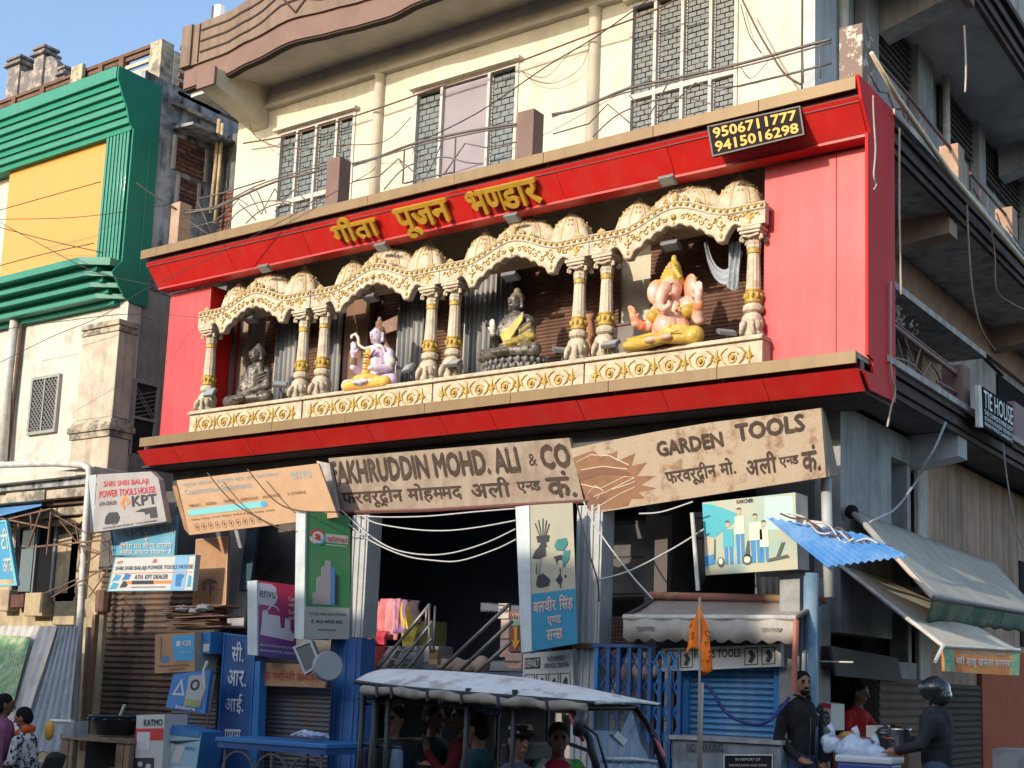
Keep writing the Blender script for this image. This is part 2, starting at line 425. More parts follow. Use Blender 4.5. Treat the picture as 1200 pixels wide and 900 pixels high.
def holed_wall(x0, x1, z0, z1, y0, y1, holes):
    """wall slab with rectangular openings, as butted boxes"""
    mb = MB(); xs = sorted(set([x0, x1] + [h[0] for h in holes] + [h[1] for h in holes]))
    for a, b in zip(xs, xs[1:]):
        c = (a+b)/2; hs = sorted([h for h in holes if h[0] < c < h[1]], key=lambda h: h[2]); z = z0
        for h in hs:
            if h[2] > z: mb.box(a, b, y0, y1, z, h[2])
            z = h[3]
        if z < z1: mb.box(a, b, y0, y1, z, z1)
    return mb
W1 = (P(325,200,YW).x, P(415,180,YW).x, 8.55, 10.17)
W2 = (P(485,150,YW).x, P(607,120,YW).x, 8.2, 10.19)
W3 = (P(737,80,YW).x, P(865,60,YW).x, 8.72, 10.52)
DOORH = (W2[0], W2[1], 8.05, 10.19)
part(holed_wall(-15.62, XW, 4.9, 11.3, YW, YW+.3, [W1, DOORH, W3]), 'front_wall', m_cream)
part(MB().box(XW-.3, XW, YW+.302, 34, 3.9, 11.2), 'street_wall', m_bluegrey)
part(MB().box(XW-.002, XW+.02, YW+.9, 34, 5.1, 7.8), 'street_wall_middle_plaster', m_midgrey)
part(MB().box(-15.6, -6.2, 17.5, 17.8, 0, 11.2), 'rear_wall', m_grey)
# first-floor recess behind the arches: dark inner wall, floor, ceiling
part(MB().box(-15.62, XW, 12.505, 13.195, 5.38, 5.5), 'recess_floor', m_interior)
# moulding under the eaves, shaded beam, soffit
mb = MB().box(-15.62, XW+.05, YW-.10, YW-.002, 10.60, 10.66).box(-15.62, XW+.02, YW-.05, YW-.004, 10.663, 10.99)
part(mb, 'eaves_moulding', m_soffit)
def eave_y(x):      # plan of the wavy balcony edge of the roof
    t = [(-16.3,12.32),(-15.0,12.30),(-14.3,12.2),(-13.3,12.07),(-12.6,12.16),(-12.1,12.22),(-11.6,12.25),(-11.0,12.16),(-9.5,12.1),(-8,12.2),(-6,12.3),(-3.9,12.3)]
    for a, b in zip(t, t[1:]):
        if a[0] <= x <= b[0]:
            k = (x-a[0])/(b[0]-a[0]); k = k*k*(3-2*k); return a[1]+(b[1]-a[1])*k
    return 12.3
xs = [-15.92+i*.15 for i in range(81)]
mb = MB()      # soffit slab
vs = []; 
for x in xs: vs += [(x, eave_y(x)+.06, 10.86), (x, YW+.3, 11.0), (x, eave_y(x)+.06, 11.12), (x, YW+.3, 11.12)]
fs = []
for i in range(len(xs)-1):
    a = i*4; b = a+4; fs += [(a, b, b+1, a+1), (a+2, a+3, b+3, b+2)]
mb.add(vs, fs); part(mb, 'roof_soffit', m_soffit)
def strip(z0, z1, off, th, x0=-15.92, x1=-3.95, fz0=None, fz1=None):
    mb = MB(); q = [x for x in xs if x0-.001 <= x <= x1+.001]; vs = []
    for x in q:
        y = eave_y(x)-off; a = z0 if fz0 is None else fz0(x); b = z1 if fz1 is None else fz1(x)
        vs += [(x,y,a),(x,y,b),(x,y+th,b),(x,y+th,a)]
    fs = [(0,1,2,3)]
    for i in range(len(q)-1):
        a = i*4; b = a+4
        for k in range(4): fs.append((a+k, b+k, b+(k+1)%4, a+(k+1)%4))
    n = len(vs)-4; fs.append((n+3,n+2,n+1,n)); return mb.add(vs, fs)
part(strip(10.83, 11.15, 0.0, .12), 'parapet_plain_band', m_brown2)
part(strip(10.80, 10.835, -.02, .10), 'parapet_drip_line', m_darkline)
PT = 11.82
par = part(strip(11.153, PT, .04, .10), 'parapet', m_brown)
def pbar(pts, th=.016, w=.028, parent=par, name='parapet_groove', mat=m_darkline):
    """groove line following the parapet front; pts are (x, z)"""
    mb = MB()
    for a, b in zip(pts, pts[1:]):
        n = max(1, int(abs(b[0]-a[0])/.1)); 
        for i in range(n):
            p = [(a[0]+(b[0]-a[0])*t/n, a[1]+(b[1]-a[1])*t/n) for t in (i, i+1)]
            A = Vector((p[0][0], eave_y(p[0][0])-.046, p[0][1])); B = Vector((p[1][0], eave_y(p[1][0])-.046, p[1][1]))
            mb.beam(A, B, .016, w, up=(0,0,1)) if abs(B.x-A.x) > .01 else mb.beam(A, B, .016, w, up=(1,0,0))
    return part(mb, name, mat, parent)
for z in (11.32, 11.50, 11.68):
    pbar([(-15.52, z), (-14.35, z-.02), (-14.0, z+.02), (-13.55, z+.10), (-13.1, z+.1), (-12.8, z+.02), (-12.3, z-.02), (-11.65, z)])
    pbar([(-11.42, z), (-10.2, z), (-9.8, z+.1), (-9.0, z+.1), (-8.5, z), (-7.4, z)])
pbar([(-13.75, 11.80), (-13.2, 11.22), (-12.65, 11.80)]); pbar([(-13.55, 11.80), (-13.2, 11.42), (-12.85, 11.80)])
for x in (-15.56, -11.62, -11.44, -7.3):
    pbar([(x, 11.17), (x+.005, 11.80)], w=.02)
mb = MB().box(-15.94, -15.72, 12.235, 12.45, 11.15, PT+.01); part(mb, 'parapet_end_post', m_brown)
part(MB().box(-15.92, -15.75, 12.45, 14.4, 10.95, PT), 'parapet_left_return', m_brown2)
# cantilever brackets under the eaves
for x0, x1 in ((-15.28, -14.93),):
    mb = MB().hexa([(x0,12.12,10.60),(x1,12.12,10.60),(x1,12.12,10.85),(x0,12.12,10.85)], [(x0,13.19,10.32),(x1,13.19,10.32),(x1,13.19,10.98),(x0,13.19,10.98)])
    part(mb, 'eaves_bracket', m_cream)
    part(MB().box(x0-.02, x1+.02, 12.075, 12.12, 10.58, 10.86), 'bracket_end', m_brown2)
# deeper slab left of the bracket
part(MB().hexa([(-15.85,12.42,10.72),(-15.28,12.42,10.72),(-15.28,12.42,10.80),(-15.85,12.42,10.80)], [(-15.85,13.9,10.80),(-15.28,13.9,10.80),(-15.28,13.9,10.86),(-15.85,13.9,10.86)]), 'left_eaves_slab', m_bluegrey)
# round half columns on the cream wall
for pxx, y in ((444, 150), (697, 80)):
    x = P(pxx, y, YW).x
    part(MB().lathe([(.085,8.0),(.085,10.58),(.10,10.60)], (x, YW-.02, 0), 12), 'round_rainpipe_shaft', m_cream, smooth=True)
part(MB().box(-9.9, -9.1, YW-.035, YW-.003, 8.1, 8.3), 'plinth_patch', m_cream)

# --- windows of the top floor: frame, mullions, glass bricks
brick_n = [0]
def bricks(win, x0, x1, z0, z1, y, bw, bh, mat, maxn=290):
    """rows of separate glass bricks in running bond"""
    rows = int((z1-z0)/bh); bh = (z1-z0)/rows; base = None; extra = MB()
    for r in range(rows):
        off = bw/2 if r % 2 else 0; x = x0-off
        while x < x1-.01:
            a = max(x, x0)+.006; b = min(x+bw, x1)-.006; x += bw
            if b-a < .03: continue
            z = z0+r*bh; dy = random.uniform(-.006, .006)
            if brick_n[0] < maxn:
                o = MB().box(a, b, y-.02+dy, y+.015, z+.008, z+bh-.006).build('glass_brick', mat, win); o.rotation_euler.x = 0
                brick_n[0] += 1
            else: extra.box(a, b, y-.02+dy, y+.015, z+.008, z+bh-.006)
    if extra.v: extra.build('glass_brick_rows', mat, win, kind='stuff')
def window(W, cols, trans=None, door=None, bw=.13, bh=.075, mat=m_gbrick):
    x0, x1, z0, z1 = W; y = YW+.03
    f = MB(); t = .05
    f.box(x0, x0+t, y-.05, y+.06, z0, z1); f.box(x1-t, x1, y-.05, y+.06, z0, z1); f.box(x0+t, x1-t, y-.045, y+.055, z1-t, z1)
    if not door: f.box(x0+t, x1-t, y-.045, y+.055, z0, z0+t)
    for c in cols[1:-1]: f.box(c-.022, c+.022, y-.052, y+.05, z0+t, z1-t)
    if trans: 
        for a, b in zip(cols, cols[1:]): f.box(a+.022, b-.022, y-.047, y+.045, trans-.035, trans+.035)
    win = f.build('window', m_winw, BL_)
    g = MB().box(x0+t, x1-t, y+.06, y+.09, z0+t if not door else z0, z1-t); g.build('window_backing', m_gap, win)
    for i, (a, b) in enumerate(zip(cols, cols[1:])):
        if door is not None and i == door:
            MB().box(a+.03, b-.03, y+.0, y+.03, z0, z1-.07).build('door_sheet', m_lilac, win); continue
        segs = [(z0+t, z1-t-.06)] if not trans else [(z0+t, trans-.04), (trans+.04, z1-t-.06)]
        for s0, s1 in segs: bricks(win, a+.045, b-.03, s0, s1, y+.03, bw, bh, mat)
        # ladder-like edge strip beside each glazed strip
        q = MB(); z = segs[0][0]
        while z < segs[-1][1]: q.box(a+.024, a+.042, y-.0, y+.03, z, z+bh*.45); z += bh*.62
        q.build('stacked_edge_strip', m_winw, win, kind='stuff')
    return win
def cols_px(pxs, W, y=150): return [W[0]] + [P(p, y, YW).x for p in pxs] + [W[1]]
w3 = window(W3, cols_px((768, 800, 833), W3, 60), trans=P(740,115,YW).z, mat=m_gbrick, bw=.12, bh=.07); w3['label'] = 'tall window with four strips of grey glass bricks'
w2 = window(W2, cols_px((517, 572), W2, 140), door=1, mat=m_gbrick2, bw=.14, bh=.085)
w1 = window(W1, cols_px((347, 369, 393), W1, 190), trans=P(335,237,YW).z, mat=m_gbrick2, bw=.15, bh=.09)
for W in (W1, W2, W3):
    part(MB().box(W[0]-.06, W[1]+.06, YW-.10, YW-.002, W[3]+.002, W[3]+.045), 'window_hood', m_cream)

# --- balcony at the top of the red front: slab, pillars
part(MB().box(-16.0, -4.72, 12.12, YW-.002, 7.86, 8.02), 'balcony_slab', m_midgrey)
for x, w_, h in ((-15.62,.20,8.86),(-12.35,.24,8.89),(-9.09,.25,8.83)):
    part(MB().box(x-w_/2, x+w_/2, 12.12, 12.34, 8.02, h), 'balcony_pillar', m_brown2 if x > -13 else m_tanbeam, bevel=.008)
part(MB().box(-4.98, -4.72, 12.12, 12.46, 8.02, 8.80), 'balcony_pillar', M('peeling_brown_paint', (.22,.16,.13), .9, c2=(.55,.5,.42), scale=7, amt=.9, bump=.3, lo=.53, hi=.57), bevel=.01, label='corner balcony pillar with peeling paint')

# --- street side, upper floor
def ys(pxx, y, X=XW): return PX(pxx, y, X).y
part(MB().box(XW-.002, XW+.03, YW+.302, 34, 7.7, 8.3), 'street_plinth_band', m_bluegrey)
cyl = [(13.22, 13.85), (14.85, 15.3), (16.85, 17.5), (19.75, 20.1), (22.6, 23.2), (25.6, 26.2), (29, 29.6)]
for a, b in cyl: part(MB().box(XW+.02, XW+.17, a, b, 8.0, 10.98), 'street_column', m_grey if a > 14 else m_bluegrey)
part(MB().lathe([(.07,8),(.07,11)], (XW+.14, 14.15, 0), 10), 'white_downpipe', m_pipe, smooth=True)
for y in (18.0, 23.6, 28.2): part(MB().lathe([(.055,8),(.055,11)], (XW+.2, y, 0), 8), 'street_downpipe', m_pipe, smooth=True)
def lattice(y0, y1, z0, z1, X, step, name='lattice_window', mat=m_black, back=m_gap):
    mb = MB(); y = y0
    while y <= y1+.001: mb.box(X, X+.03, y-.011, y+.011, z0, z1); y += step
    z = z0
    while z <= z1+.001: mb.box(X+.03, X+.05, y0, y1, z-.011, z+.011); z += step
    o = part(mb, name, M('lattice_iron', (.07,.06,.055), .7), kind=None)
    MB().box(X-.02, X-.004, y0, y1, z0, z1).build('lattice_backing', M('lattice_shadow_glass', (.015,.014,.014), .5), o); return o
for y0, y1 in ((15.35, 16.8), (18.15, 19.7), (20.15, 21.15), (21.25, 22.5), (23.8, 25.5), (26.4, 28)):
    lattice(y0, y1, 10.28, 10.95, XW+.04, .10)
part(MB().box(XW+.03, XW+.10, 13.9, 30, 11.0, 11.12), 'street_lintel', m_grey)
# side overhang of the roof
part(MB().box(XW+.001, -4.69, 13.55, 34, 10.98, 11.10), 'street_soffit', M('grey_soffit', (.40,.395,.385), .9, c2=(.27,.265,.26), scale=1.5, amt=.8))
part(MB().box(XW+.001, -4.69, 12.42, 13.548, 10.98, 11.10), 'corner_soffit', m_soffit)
mbf = MB()
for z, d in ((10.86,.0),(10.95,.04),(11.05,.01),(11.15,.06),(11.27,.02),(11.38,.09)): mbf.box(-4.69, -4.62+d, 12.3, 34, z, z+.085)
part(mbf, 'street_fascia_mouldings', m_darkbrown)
part(MB().box(-4.68, -4.55, 12.3, 34, 11.47, 12.0), 'street_parapet', m_midgrey)
for y in (15.35, 20.9, 26.5):
    mb = MB().hexa([(-5.75,y,10.45),(-5.75,y+.38,10.45),(-5.75,y+.38,10.98),(-5.75,y,10.98)], [(-4.70,y,10.72),(-4.70,y+.38,10.72),(-4.70,y+.38,10.98),(-4.70,y,10.98)])
    part(mb, 'street_bracket', m_grey); part(MB().box(-4.70, -4.60, y-.01, y+.39, 10.68, 10.99), 'street_bracket_end', m_brown2)

# --- street side balcony, middle level (deck about 8 m) and lower level (deck about 5 m)
def side_deck(zb, zt, mat_c, name):
    part(MB().box(XW+.02, -4.74, 12.9 if zb > 6 else 12.4, 34, zb+.06, zt), name, mat_c)
    mb = MB(); h = (zt-zb)/4
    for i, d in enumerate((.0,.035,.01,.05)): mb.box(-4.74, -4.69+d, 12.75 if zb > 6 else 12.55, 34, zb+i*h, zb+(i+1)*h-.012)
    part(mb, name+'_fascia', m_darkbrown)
    part(MB().box(-4.76, -4.60, 12.75 if zb > 6 else 12.55, 34, zt, zt+.07), name+'_kerb', m_midgrey)
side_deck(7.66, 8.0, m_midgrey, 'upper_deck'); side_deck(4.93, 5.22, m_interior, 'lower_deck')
for y in (15.1, 20.4, 26):
    mb = MB().hexa([(-5.85,y,7.35),(-5.85,y+.3,7.35),(-5.85,y+.3,7.72),(-5.85,y,7.72)], [(-4.76,y,7.45),(-4.76,y+.3,7.45),(-4.76,y+.3,7.72),(-4.76,y,7.72)])
    part(mb, 'deck_bracket', m_tanbeam)
    mb = MB().hexa([(-5.45,y+.1,4.55),(-5.45,y+.45,4.55),(-5.45,y+.45,4.98),(-5.45,y+.1,4.98)], [(-4.72,y+.1,4.68),(-4.72,y+.45,4.68),(-4.72,y+.45,4.98),(-4.72,y+.1,4.98)])
    part(mb, 'lower_deck_bracket', m_bluegrey)  # blue-grey here stands in for shade from the red box
part(MB().box(XW+.021, XW+.10, 13.9, 34, 7.25, 7.69), 'middle_beam', m_tanbeam)
part(MB().box(XW+.021, XW+.12, ys(1070,300), ys(1092,300), 5.3, 7.25), 'middle_pilaster', m_tanbeam)
part(MB().box(XW+.021, -5.1, 13.8, 17.75, 6.52, 6.60), 'window_shade_slab', m_midgrey)
part(MB().box(XW+.022, XW+.06, 15.0, 16.6, 5.35, 6.5), 'middle_opening', m_interior)
part(MB().box(XW+.06, XW+.10, 17.85, 18.15, 5.35, 7.24), 'middle_pipe_panel', m_brown2)
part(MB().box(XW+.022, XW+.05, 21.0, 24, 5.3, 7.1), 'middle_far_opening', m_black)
for y in (15.03, 17.44, 20.2, 23.3, 26.4):
    part(MB().box(-4.86, -4.62, y, y+.26, 8.0, 8.56), 'deck_pillar', m_tanbeam, bevel=.008)
for y in (15.10, 20.2):
    part(MB().box(-4.88, -4.62, y, y+.30, 5.25, 5.78), 'deck_pillar', m_brown2, bevel=.008)

# --- lower storey of the corner
XL = -5.3
part(MB().box(XL-.3, XL, 12.95, 14.5, 2.45, 4.92), 'lower_corner_wall', m_grey)
part(MB().box(XL-.3, XL, 14.3, 15.75, 0, 2.2), 'stall_side_wall', m_grey); part(MB().box(XL-.3, XL, 14.502, 15.75, 4.6, 4.92), 'lower_door_head', m_grey); part(MB().box(XL-.8, XL-.7, 12.9, 14.6, 0, 2.45), 'stall_inner_wall', M('dark_red_brown_wall', (.07,.028,.02), .9))
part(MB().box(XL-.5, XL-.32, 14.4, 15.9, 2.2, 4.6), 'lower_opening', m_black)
part(MB().box(XL-.25, XL-.02, 15.1, 15.22, 2.2, 4.6), 'door_post', m_grey)
part(MB().box(XL-.3, XL-.01, 15.75, 34, 0, 4.92), 'lower_street_wall', m_tanwall)
part(MB().box(XL-.02, XL+.03, 15.35, 15.75, 0, 4.9), 'lower_pilaster', m_midgrey)
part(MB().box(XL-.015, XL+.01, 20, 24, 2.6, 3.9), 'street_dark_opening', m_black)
# ground floor: roof slab over the shops, end walls, rear wall, plinth floor
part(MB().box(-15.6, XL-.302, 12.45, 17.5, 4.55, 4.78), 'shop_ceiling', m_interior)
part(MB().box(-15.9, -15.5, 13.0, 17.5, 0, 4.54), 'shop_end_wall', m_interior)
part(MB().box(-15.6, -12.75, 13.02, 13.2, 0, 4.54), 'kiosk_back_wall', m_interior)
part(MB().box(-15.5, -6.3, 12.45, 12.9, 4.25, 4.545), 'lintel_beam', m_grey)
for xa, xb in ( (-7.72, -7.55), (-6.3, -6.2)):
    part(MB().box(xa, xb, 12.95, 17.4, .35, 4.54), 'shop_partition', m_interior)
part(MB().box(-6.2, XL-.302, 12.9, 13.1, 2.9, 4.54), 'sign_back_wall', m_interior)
part(MB().box(XW-.3, XL-.302, 13.1, 34, 3.9, 4.3), 'street_ledge', m_grey)
# ================================================================ red shop front (first floor)
RS = thing('red_shop_front', 'long red panelled sign box with bronze ledges and golden Hindi letters', 'shop front', (-10.3, 12.2, 4.8))
RX0, RX1 = -15.86, -4.70
def rpart(mb, name, mat, **k): return mb.build(name, mat, RS, **k)
def seams(y0, z0, y1, z1, xs_, name, mat, th=.03, gap=.006):
    """separate panels side by side; (y0,z0) upper edge, (y1,z1) lower edge"""
    for a, b in zip(xs_, xs_[1:]):
        dy = random.uniform(-.002, .002)
        mb = MB().hexa([(a+gap/2,y0+dy,z0),(b-gap/2,y0+dy,z0),(b-gap/2,y1+dy,z1),(a+gap/2,y1+dy,z1)], [(a+gap/2,y0+th,z0),(b-gap/2,y0+th,z0),(b-gap/2,y1+th,z1),(a+gap/2,y1+th,z1)])
        rpart(mb, name, mat, bevel=.003)
def pxs(lst, y, Y): return [P(p, yy, Y).x for p, yy in zip(lst, y)]
top_x = [RX0, -15.55, -14.25, -12.75, -11.35, -9.9, -8.55, -7.05, -5.75, RX1-.08]
seams(11.78, 8.04, 11.78, 7.905, [RX0-.04]+top_x[1:-1]+[RX1+.04], 'bronze_trim_piece', m_gold)
rpart(MB().box(RX0-.04, RX1+.04, 11.812, 12.14, 7.99, 8.035), 'top_ledge_cover', m_gold)
rpart(MB().box(RX0, RX1+.04, 11.87, 11.98, 7.80, 7.985), 'shadow_gap_strip', M('dark_red_gap', (.12,.008,.008), .6))  # dark red stands in for the shade under the bronze trim
seams(11.84, 7.85, 12.09, 7.545, [RX0+.02]+[x+.12 for x in top_x[1:-1]]+[RX1+.04], 'red_fascia_panel', m_red)
rpart(MB().box(RX0+.02, RX1+.04, 12.095, 12.29, 7.515, 7.543), 'upper_soffit', m_red)
# wide recessed panels at both ends
zb = 5.16
seams(12.30, 7.499, 12.30, zb, [RX0+.06, P(197,400,12.3).x, P(243,400,12.3).x], 'pinkish_red_panel', m_pink)
seams(12.30, 7.499, 12.30, zb, [P(895,300,12.3).x, P(980,300,12.3).x, RX1+.04], 'pinkish_red_panel', m_pink)
xl, xr = P(243,400,12.3).x, P(895,300,12.3).x
rpart(MB().box(xl-.03, xl-.005, 12.331, 13.1, 5.5, 7.499), 'inner_return_panel', m_redd)
rpart(MB().box(xr+.005, xr+.03, 12.331, 13.1, 5.5, 7.499), 'inner_return_panel', m_redd)
rpart(MB().box(RX0+.04, RX0+.06, 12.331, 12.8, 4.9, 7.499), 'left_side_panel', m_redd)
# street side panel with its slanted upper and lower front edge
y_ = lambda y, z: (RX1+.04, y, z)
prof = [(11.77,8.045),(12.80,8.06),(12.80,4.84),(12.10,4.82),(11.90,4.99),(12.16,5.0),(12.16,5.15),(12.02,5.17),(12.02,7.52),(12.10,7.54),(11.86,7.82)]
rpart(MB().prism([(y, z) for y, z in prof], lambda u, v, d: (RX1+d, u, v), .045, .075), 'side_panel', m_redd)
# lower ledge and fascia
low_x = [RX0, -14.45, -12.95, -11.62, -10.3, -9.0, -7.65, -6.3, RX1-.10]
seams(11.78, 5.165, 11.78, 5.035, [-15.57]+[x+.1 for x in low_x[1:-1]]+[RX1+.04], 'bronze_trim_piece', m_gold)
rpart(MB().box(-15.56, RX1+.04, 11.812, 12.9, 5.095, 5.155), 'lower_ledge_cover', m_gold)
rpart(MB().box(-15.6, RX1+.04, 11.90, 12.0, 4.98, 5.09), 'shadow_gap_strip', _mats['dark_red_gap'])  # shade below the lower trim, again put in as dark red
lx2 = [-15.68, -14.9, -13.4, -12.1, -11.2, -10.0, -9.25, -8.0, -6.9, -5.7, RX1+.04]
seams(11.83, 4.995, 12.02, 4.80, lx2, 'red_fascia_panel', m_red)
rpart(MB().box(RX0+.02, RX1+.03, 12.07, 12.78, 4.79, 4.82), 'lower_soffit', M('dark_soffit_board', (.10,.07,.065), .8, c2=(.05,.045,.045), scale=2, amt=.8))
rpart(MB().box(xl, xr, 12.30, 13.19, 7.93, 7.98), 'recess_ceiling', m_interior)
# golden letters standing proud of the upper fascia
m_let = M('golden_letter', (.68,.40,.05), .38, metal=.3, c2=(.52,.30,.035), scale=6, amt=.5)
m_letside = M('letter_side_dark', (.20,.12,.03), .7)
fb = Board(Vector((RX0,11.86,7.82)), Vector((RX1,11.86,7.82)), Vector((RX1,12.10,7.545)), Vector((RX0,12.10,7.545)))
def fu(pxx, y): return (P(pxx, y, 11.95).x-RX0)/(RX1-RX0)
old = BOLDW; BOLDW = .05
for s, a, b, v0, v1 in (('गीता', (393,265), (445,255), .20, 1.12), ('पूजन', (467,250), (529,240), -.16, .98), ('भण~डार', (551,230), (633,215), .10, .98)):
    fb.text(s, fu(*a), v0, fu(*b), v1, m_let, RS, name='raised_word', d=.075, thick=.05)
BOLDW = old
# black telephone board
pbd = pb((829,148),(938,124),(943,158),(835,184), 11.82, 11.82, t=.03, tilt=.0)
t = thing('phone_number_board', 'black board with two yellow phone numbers at the right end of the red fascia', 'sign', P(886,170,11.85))
m_blk = M('black_board', (.014,.012,.011), .85, c2=(.025,.022,.02), scale=8, amt=.5)
m_yel = M('yellow_letter', (.72,.34,.03), .5)
pbd.panel(m_blk, t); pbd.frame(M('board_edge', (.12,.1,.09), .6), t, w=.018, d=.008)
pbd.text('9506711777', .05, .55, .95, .90, m_yel, t, bold=.05); pbd.text('9415016298', .05, .11, .95, .46, m_yel, t, bold=.05)

# ================================================================ arch bays
m_cast = M('cream_cast_plaster', (.60,.50,.365), .7, c2=(.40,.32,.21), scale=9, amt=.8, bump=.45, bscale=55, streak=.3, c3=(.30,.23,.15))
m_gilt = M('gilded_relief', (.50,.32,.06), .5, metal=.2, c2=(.30,.19,.04), scale=18, amt=.6, bump=.3, bscale=90)
m_cast2 = M('cast_relief_tinted', (.48,.35,.15), .7, c2=(.34,.24,.09), scale=12); m_lamp = M('lamp_casing', (.22,.22,.22), .45, metal=.4); m_lampg = M('lamp_glass', (.30,.33,.33), .15, spec=.8)
bay = thing('arch_bay', '', 'decorative arch', (0, 12.2, 5.08))
def bp(mb, name, mat, parent=None, **k):
    o = mb.build(name, mat, parent or bay, **k); return o
ped = bp(MB().box(-1.125, 1.125, 12.10, 12.5, 5.16, 5.50), 'pedestal', m_cast, bevel=.006)
mb = MB().box(-1.135, 1.135, 12.06, 12.55, 5.502, 5.535).box(-1.128, 1.128, 12.09, 12.52, 5.537, 5.56); bp(mb, 'pedestal_moulding', m_cast, bevel=.008)
def swirl(mb, cx, y, cz, r, r0=.012, turns=1.4, a0=0, sgn=1, n=14):
    mb.tube([(cx+cos(a0+sgn*2*pi*turns*i/n)*r*(1-.75*i/n), y, cz+sin(a0+sgn*2*pi*turns*i/n)*r*(1-.75*i/n)) for i in range(n+1)], r0, 5)
def rosette(cx, cz, s=1.0, y=12.092):
    mb = MB(); swirl(mb, cx, y, cz, .075*s, .010, 1.5, .5); mb.sphere((cx, y-.005, cz), .026*s, 8, 5)
    for sg in (-1, 1):
        mb.tube([(cx+sg*.07*s, y, cz-.07*s), (cx+sg*.12*s, y, cz-.03*s), (cx+sg*.15*s, y, cz+.05*s), (cx+sg*.10*s, y, cz+.10*s), (cx+sg*.06*s, y, cz+.115*s)], [.004,.012,.013,.010,.004], 5)
        mb.tube([(cx+sg*.02*s, y, cz-.10*s), (cx+sg*.07*s, y, cz-.115*s), (cx+sg*.12*s, y, cz-.085*s)], [.012,.010,.004], 5)
    return mb
def star(cx, cz, s=1.0, y=12.092):
    mb = MB()
    for a, l in ((0,.07),(.9,.055),(pi/2,.14),(2.24,.055),(pi,.07),(3.9,.05),(-pi/2,.14),(5.4,.05)):
        mb.tube([(cx, y, cz), (cx+cos(a)*l*.5*s, y-.004, cz+sin(a)*l*.5*s), (cx+cos(a)*l*s, y, cz+sin(a)*l*s)], [.010*s,.015*s,.003*s], 5)
    return mb
for i in range(5): bp(rosette(-.78+i*.39, 5.335), 'scroll_rosette', m_gilt, ped)
for i in range(6): bp(star(-.975+i*.39, 5.335, .85), 'star_relief', m_gilt, ped)
# column
def column(cx):
    cy = 12.24; mb = MB()
    # elephant-like footing: block, shoulders, trunk bulges
    mb.lathe([(.12,5.56),(.125,5.60),(.105,5.66),(.115,5.74),(.10,5.80),(.07,5.84)], (cx,cy,0), 8, sq=.5)
    for sg in (-1, 1):
        mb.sphere((cx+sg*.07, cy-.07, 5.68), .06, 8, 6, (1,1,1.3)); mb.tube([(cx+sg*.05,cy-.11,5.72),(cx+sg*.06,cy-.15,5.66),(cx+sg*.07,cy-.15,5.60),(cx+sg*.085,cy-.12,5.57)], [.035,.028,.022,.015], 6)
        mb.sphere((cx+sg*.11, cy-.02, 5.70), .045, 6, 5, (.5,1,1.2))
    c = mb.build('column', m_cast, bay, smooth=True)
    mb = MB().lathe([(.075,5.84),(.10,5.86),(.105,5.89),(.10,5.92),(.075,5.94)], (cx,cy,0), 20, lobes=12, lamp=.12)
    mb.lathe([(.082,6.10),(.078,6.12),(.066,6.46),(.064,6.50)], (cx,cy,0), 24, lobes=12, lamp=.06)
    bp(mb, 'fluted_shaft', m_cast, c)
    mb = MB().lathe([(.08,5.94),(.096,5.955),(.096,5.97),(.09,5.98),(.09,6.07),(.096,6.08),(.09,6.10)], (cx,cy,0), 16)
    for k in range(10):
        a = 2*pi*k/10; mb.sphere((cx+cos(a)*.092, cy+sin(a)*.092, 6.025), .02, 6, 4, (1,1,1.8))
    bp(mb, 'gilt_band', m_gilt, c)
    bp(MB().lathe([(.066,6.50),(.076,6.51),(.076,6.55),(.066,6.56)], (cx,cy,0), 16), 'gilt_ring', m_gilt, c)
    mb = MB().lathe([(.066,6.56),(.074,6.575),(.07,6.60),(.078,6.625),(.064,6.65),(.07,6.68),(.09,6.71)], (cx,cy,0), 16, lobes=8, lamp=.10)
    for sx in (-1, 1):
        for sy in (-1, 1):
            mb.tube([(cx+sx*.10, cy+sy*.06, 6.70), (cx+sx*.125, cy+sy*.07, 6.685), (cx+sx*.13, cy+sy*.07, 6.655), (cx+sx*.105, cy+sy*.06, 6.65), (cx+sx*.10, cy+sy*.055, 6.672)], .018, 6)
        mb.tube([(cx-.10, cy+sx*.09, 6.705), (cx, cy+sx*.105, 6.675), (cx+.10, cy+sx*.09, 6.705)], .014, 6)
    bp(mb, 'capital', m_cast, c)
    bp(MB().box(cx-.125,cx+.125,cy-.12,cy+.12,6.715,6.745).box(cx-.14,cx+.14,cy-.135,cy+.135,6.747,6.79), 'abacus', m_cast, c, bevel=.008)
    o = bp(MB().box(cx-.115,cx+.115,cy-.10,cy+.12,6.792,7.03), 'impost_block', m_cast, c, bevel=.008)
    mb = MB()
    for k in (-1, 0, 1): mb.tube([(cx, cy-.105, 6.84), (cx+k*.03, cy-.112, 6.90), (cx+k*.04, cy-.106, 6.97)], [.014,.016,.006], 5)
    mb.tube([(cx-.04,cy-.106,6.835),(cx,cy-.112,6.825),(cx+.04,cy-.106,6.835)], .010, 5)
    bp(mb, 'carved_leaf', m_gilt if cx > 0 else m_cast, c)
column(-.945); column(.945)
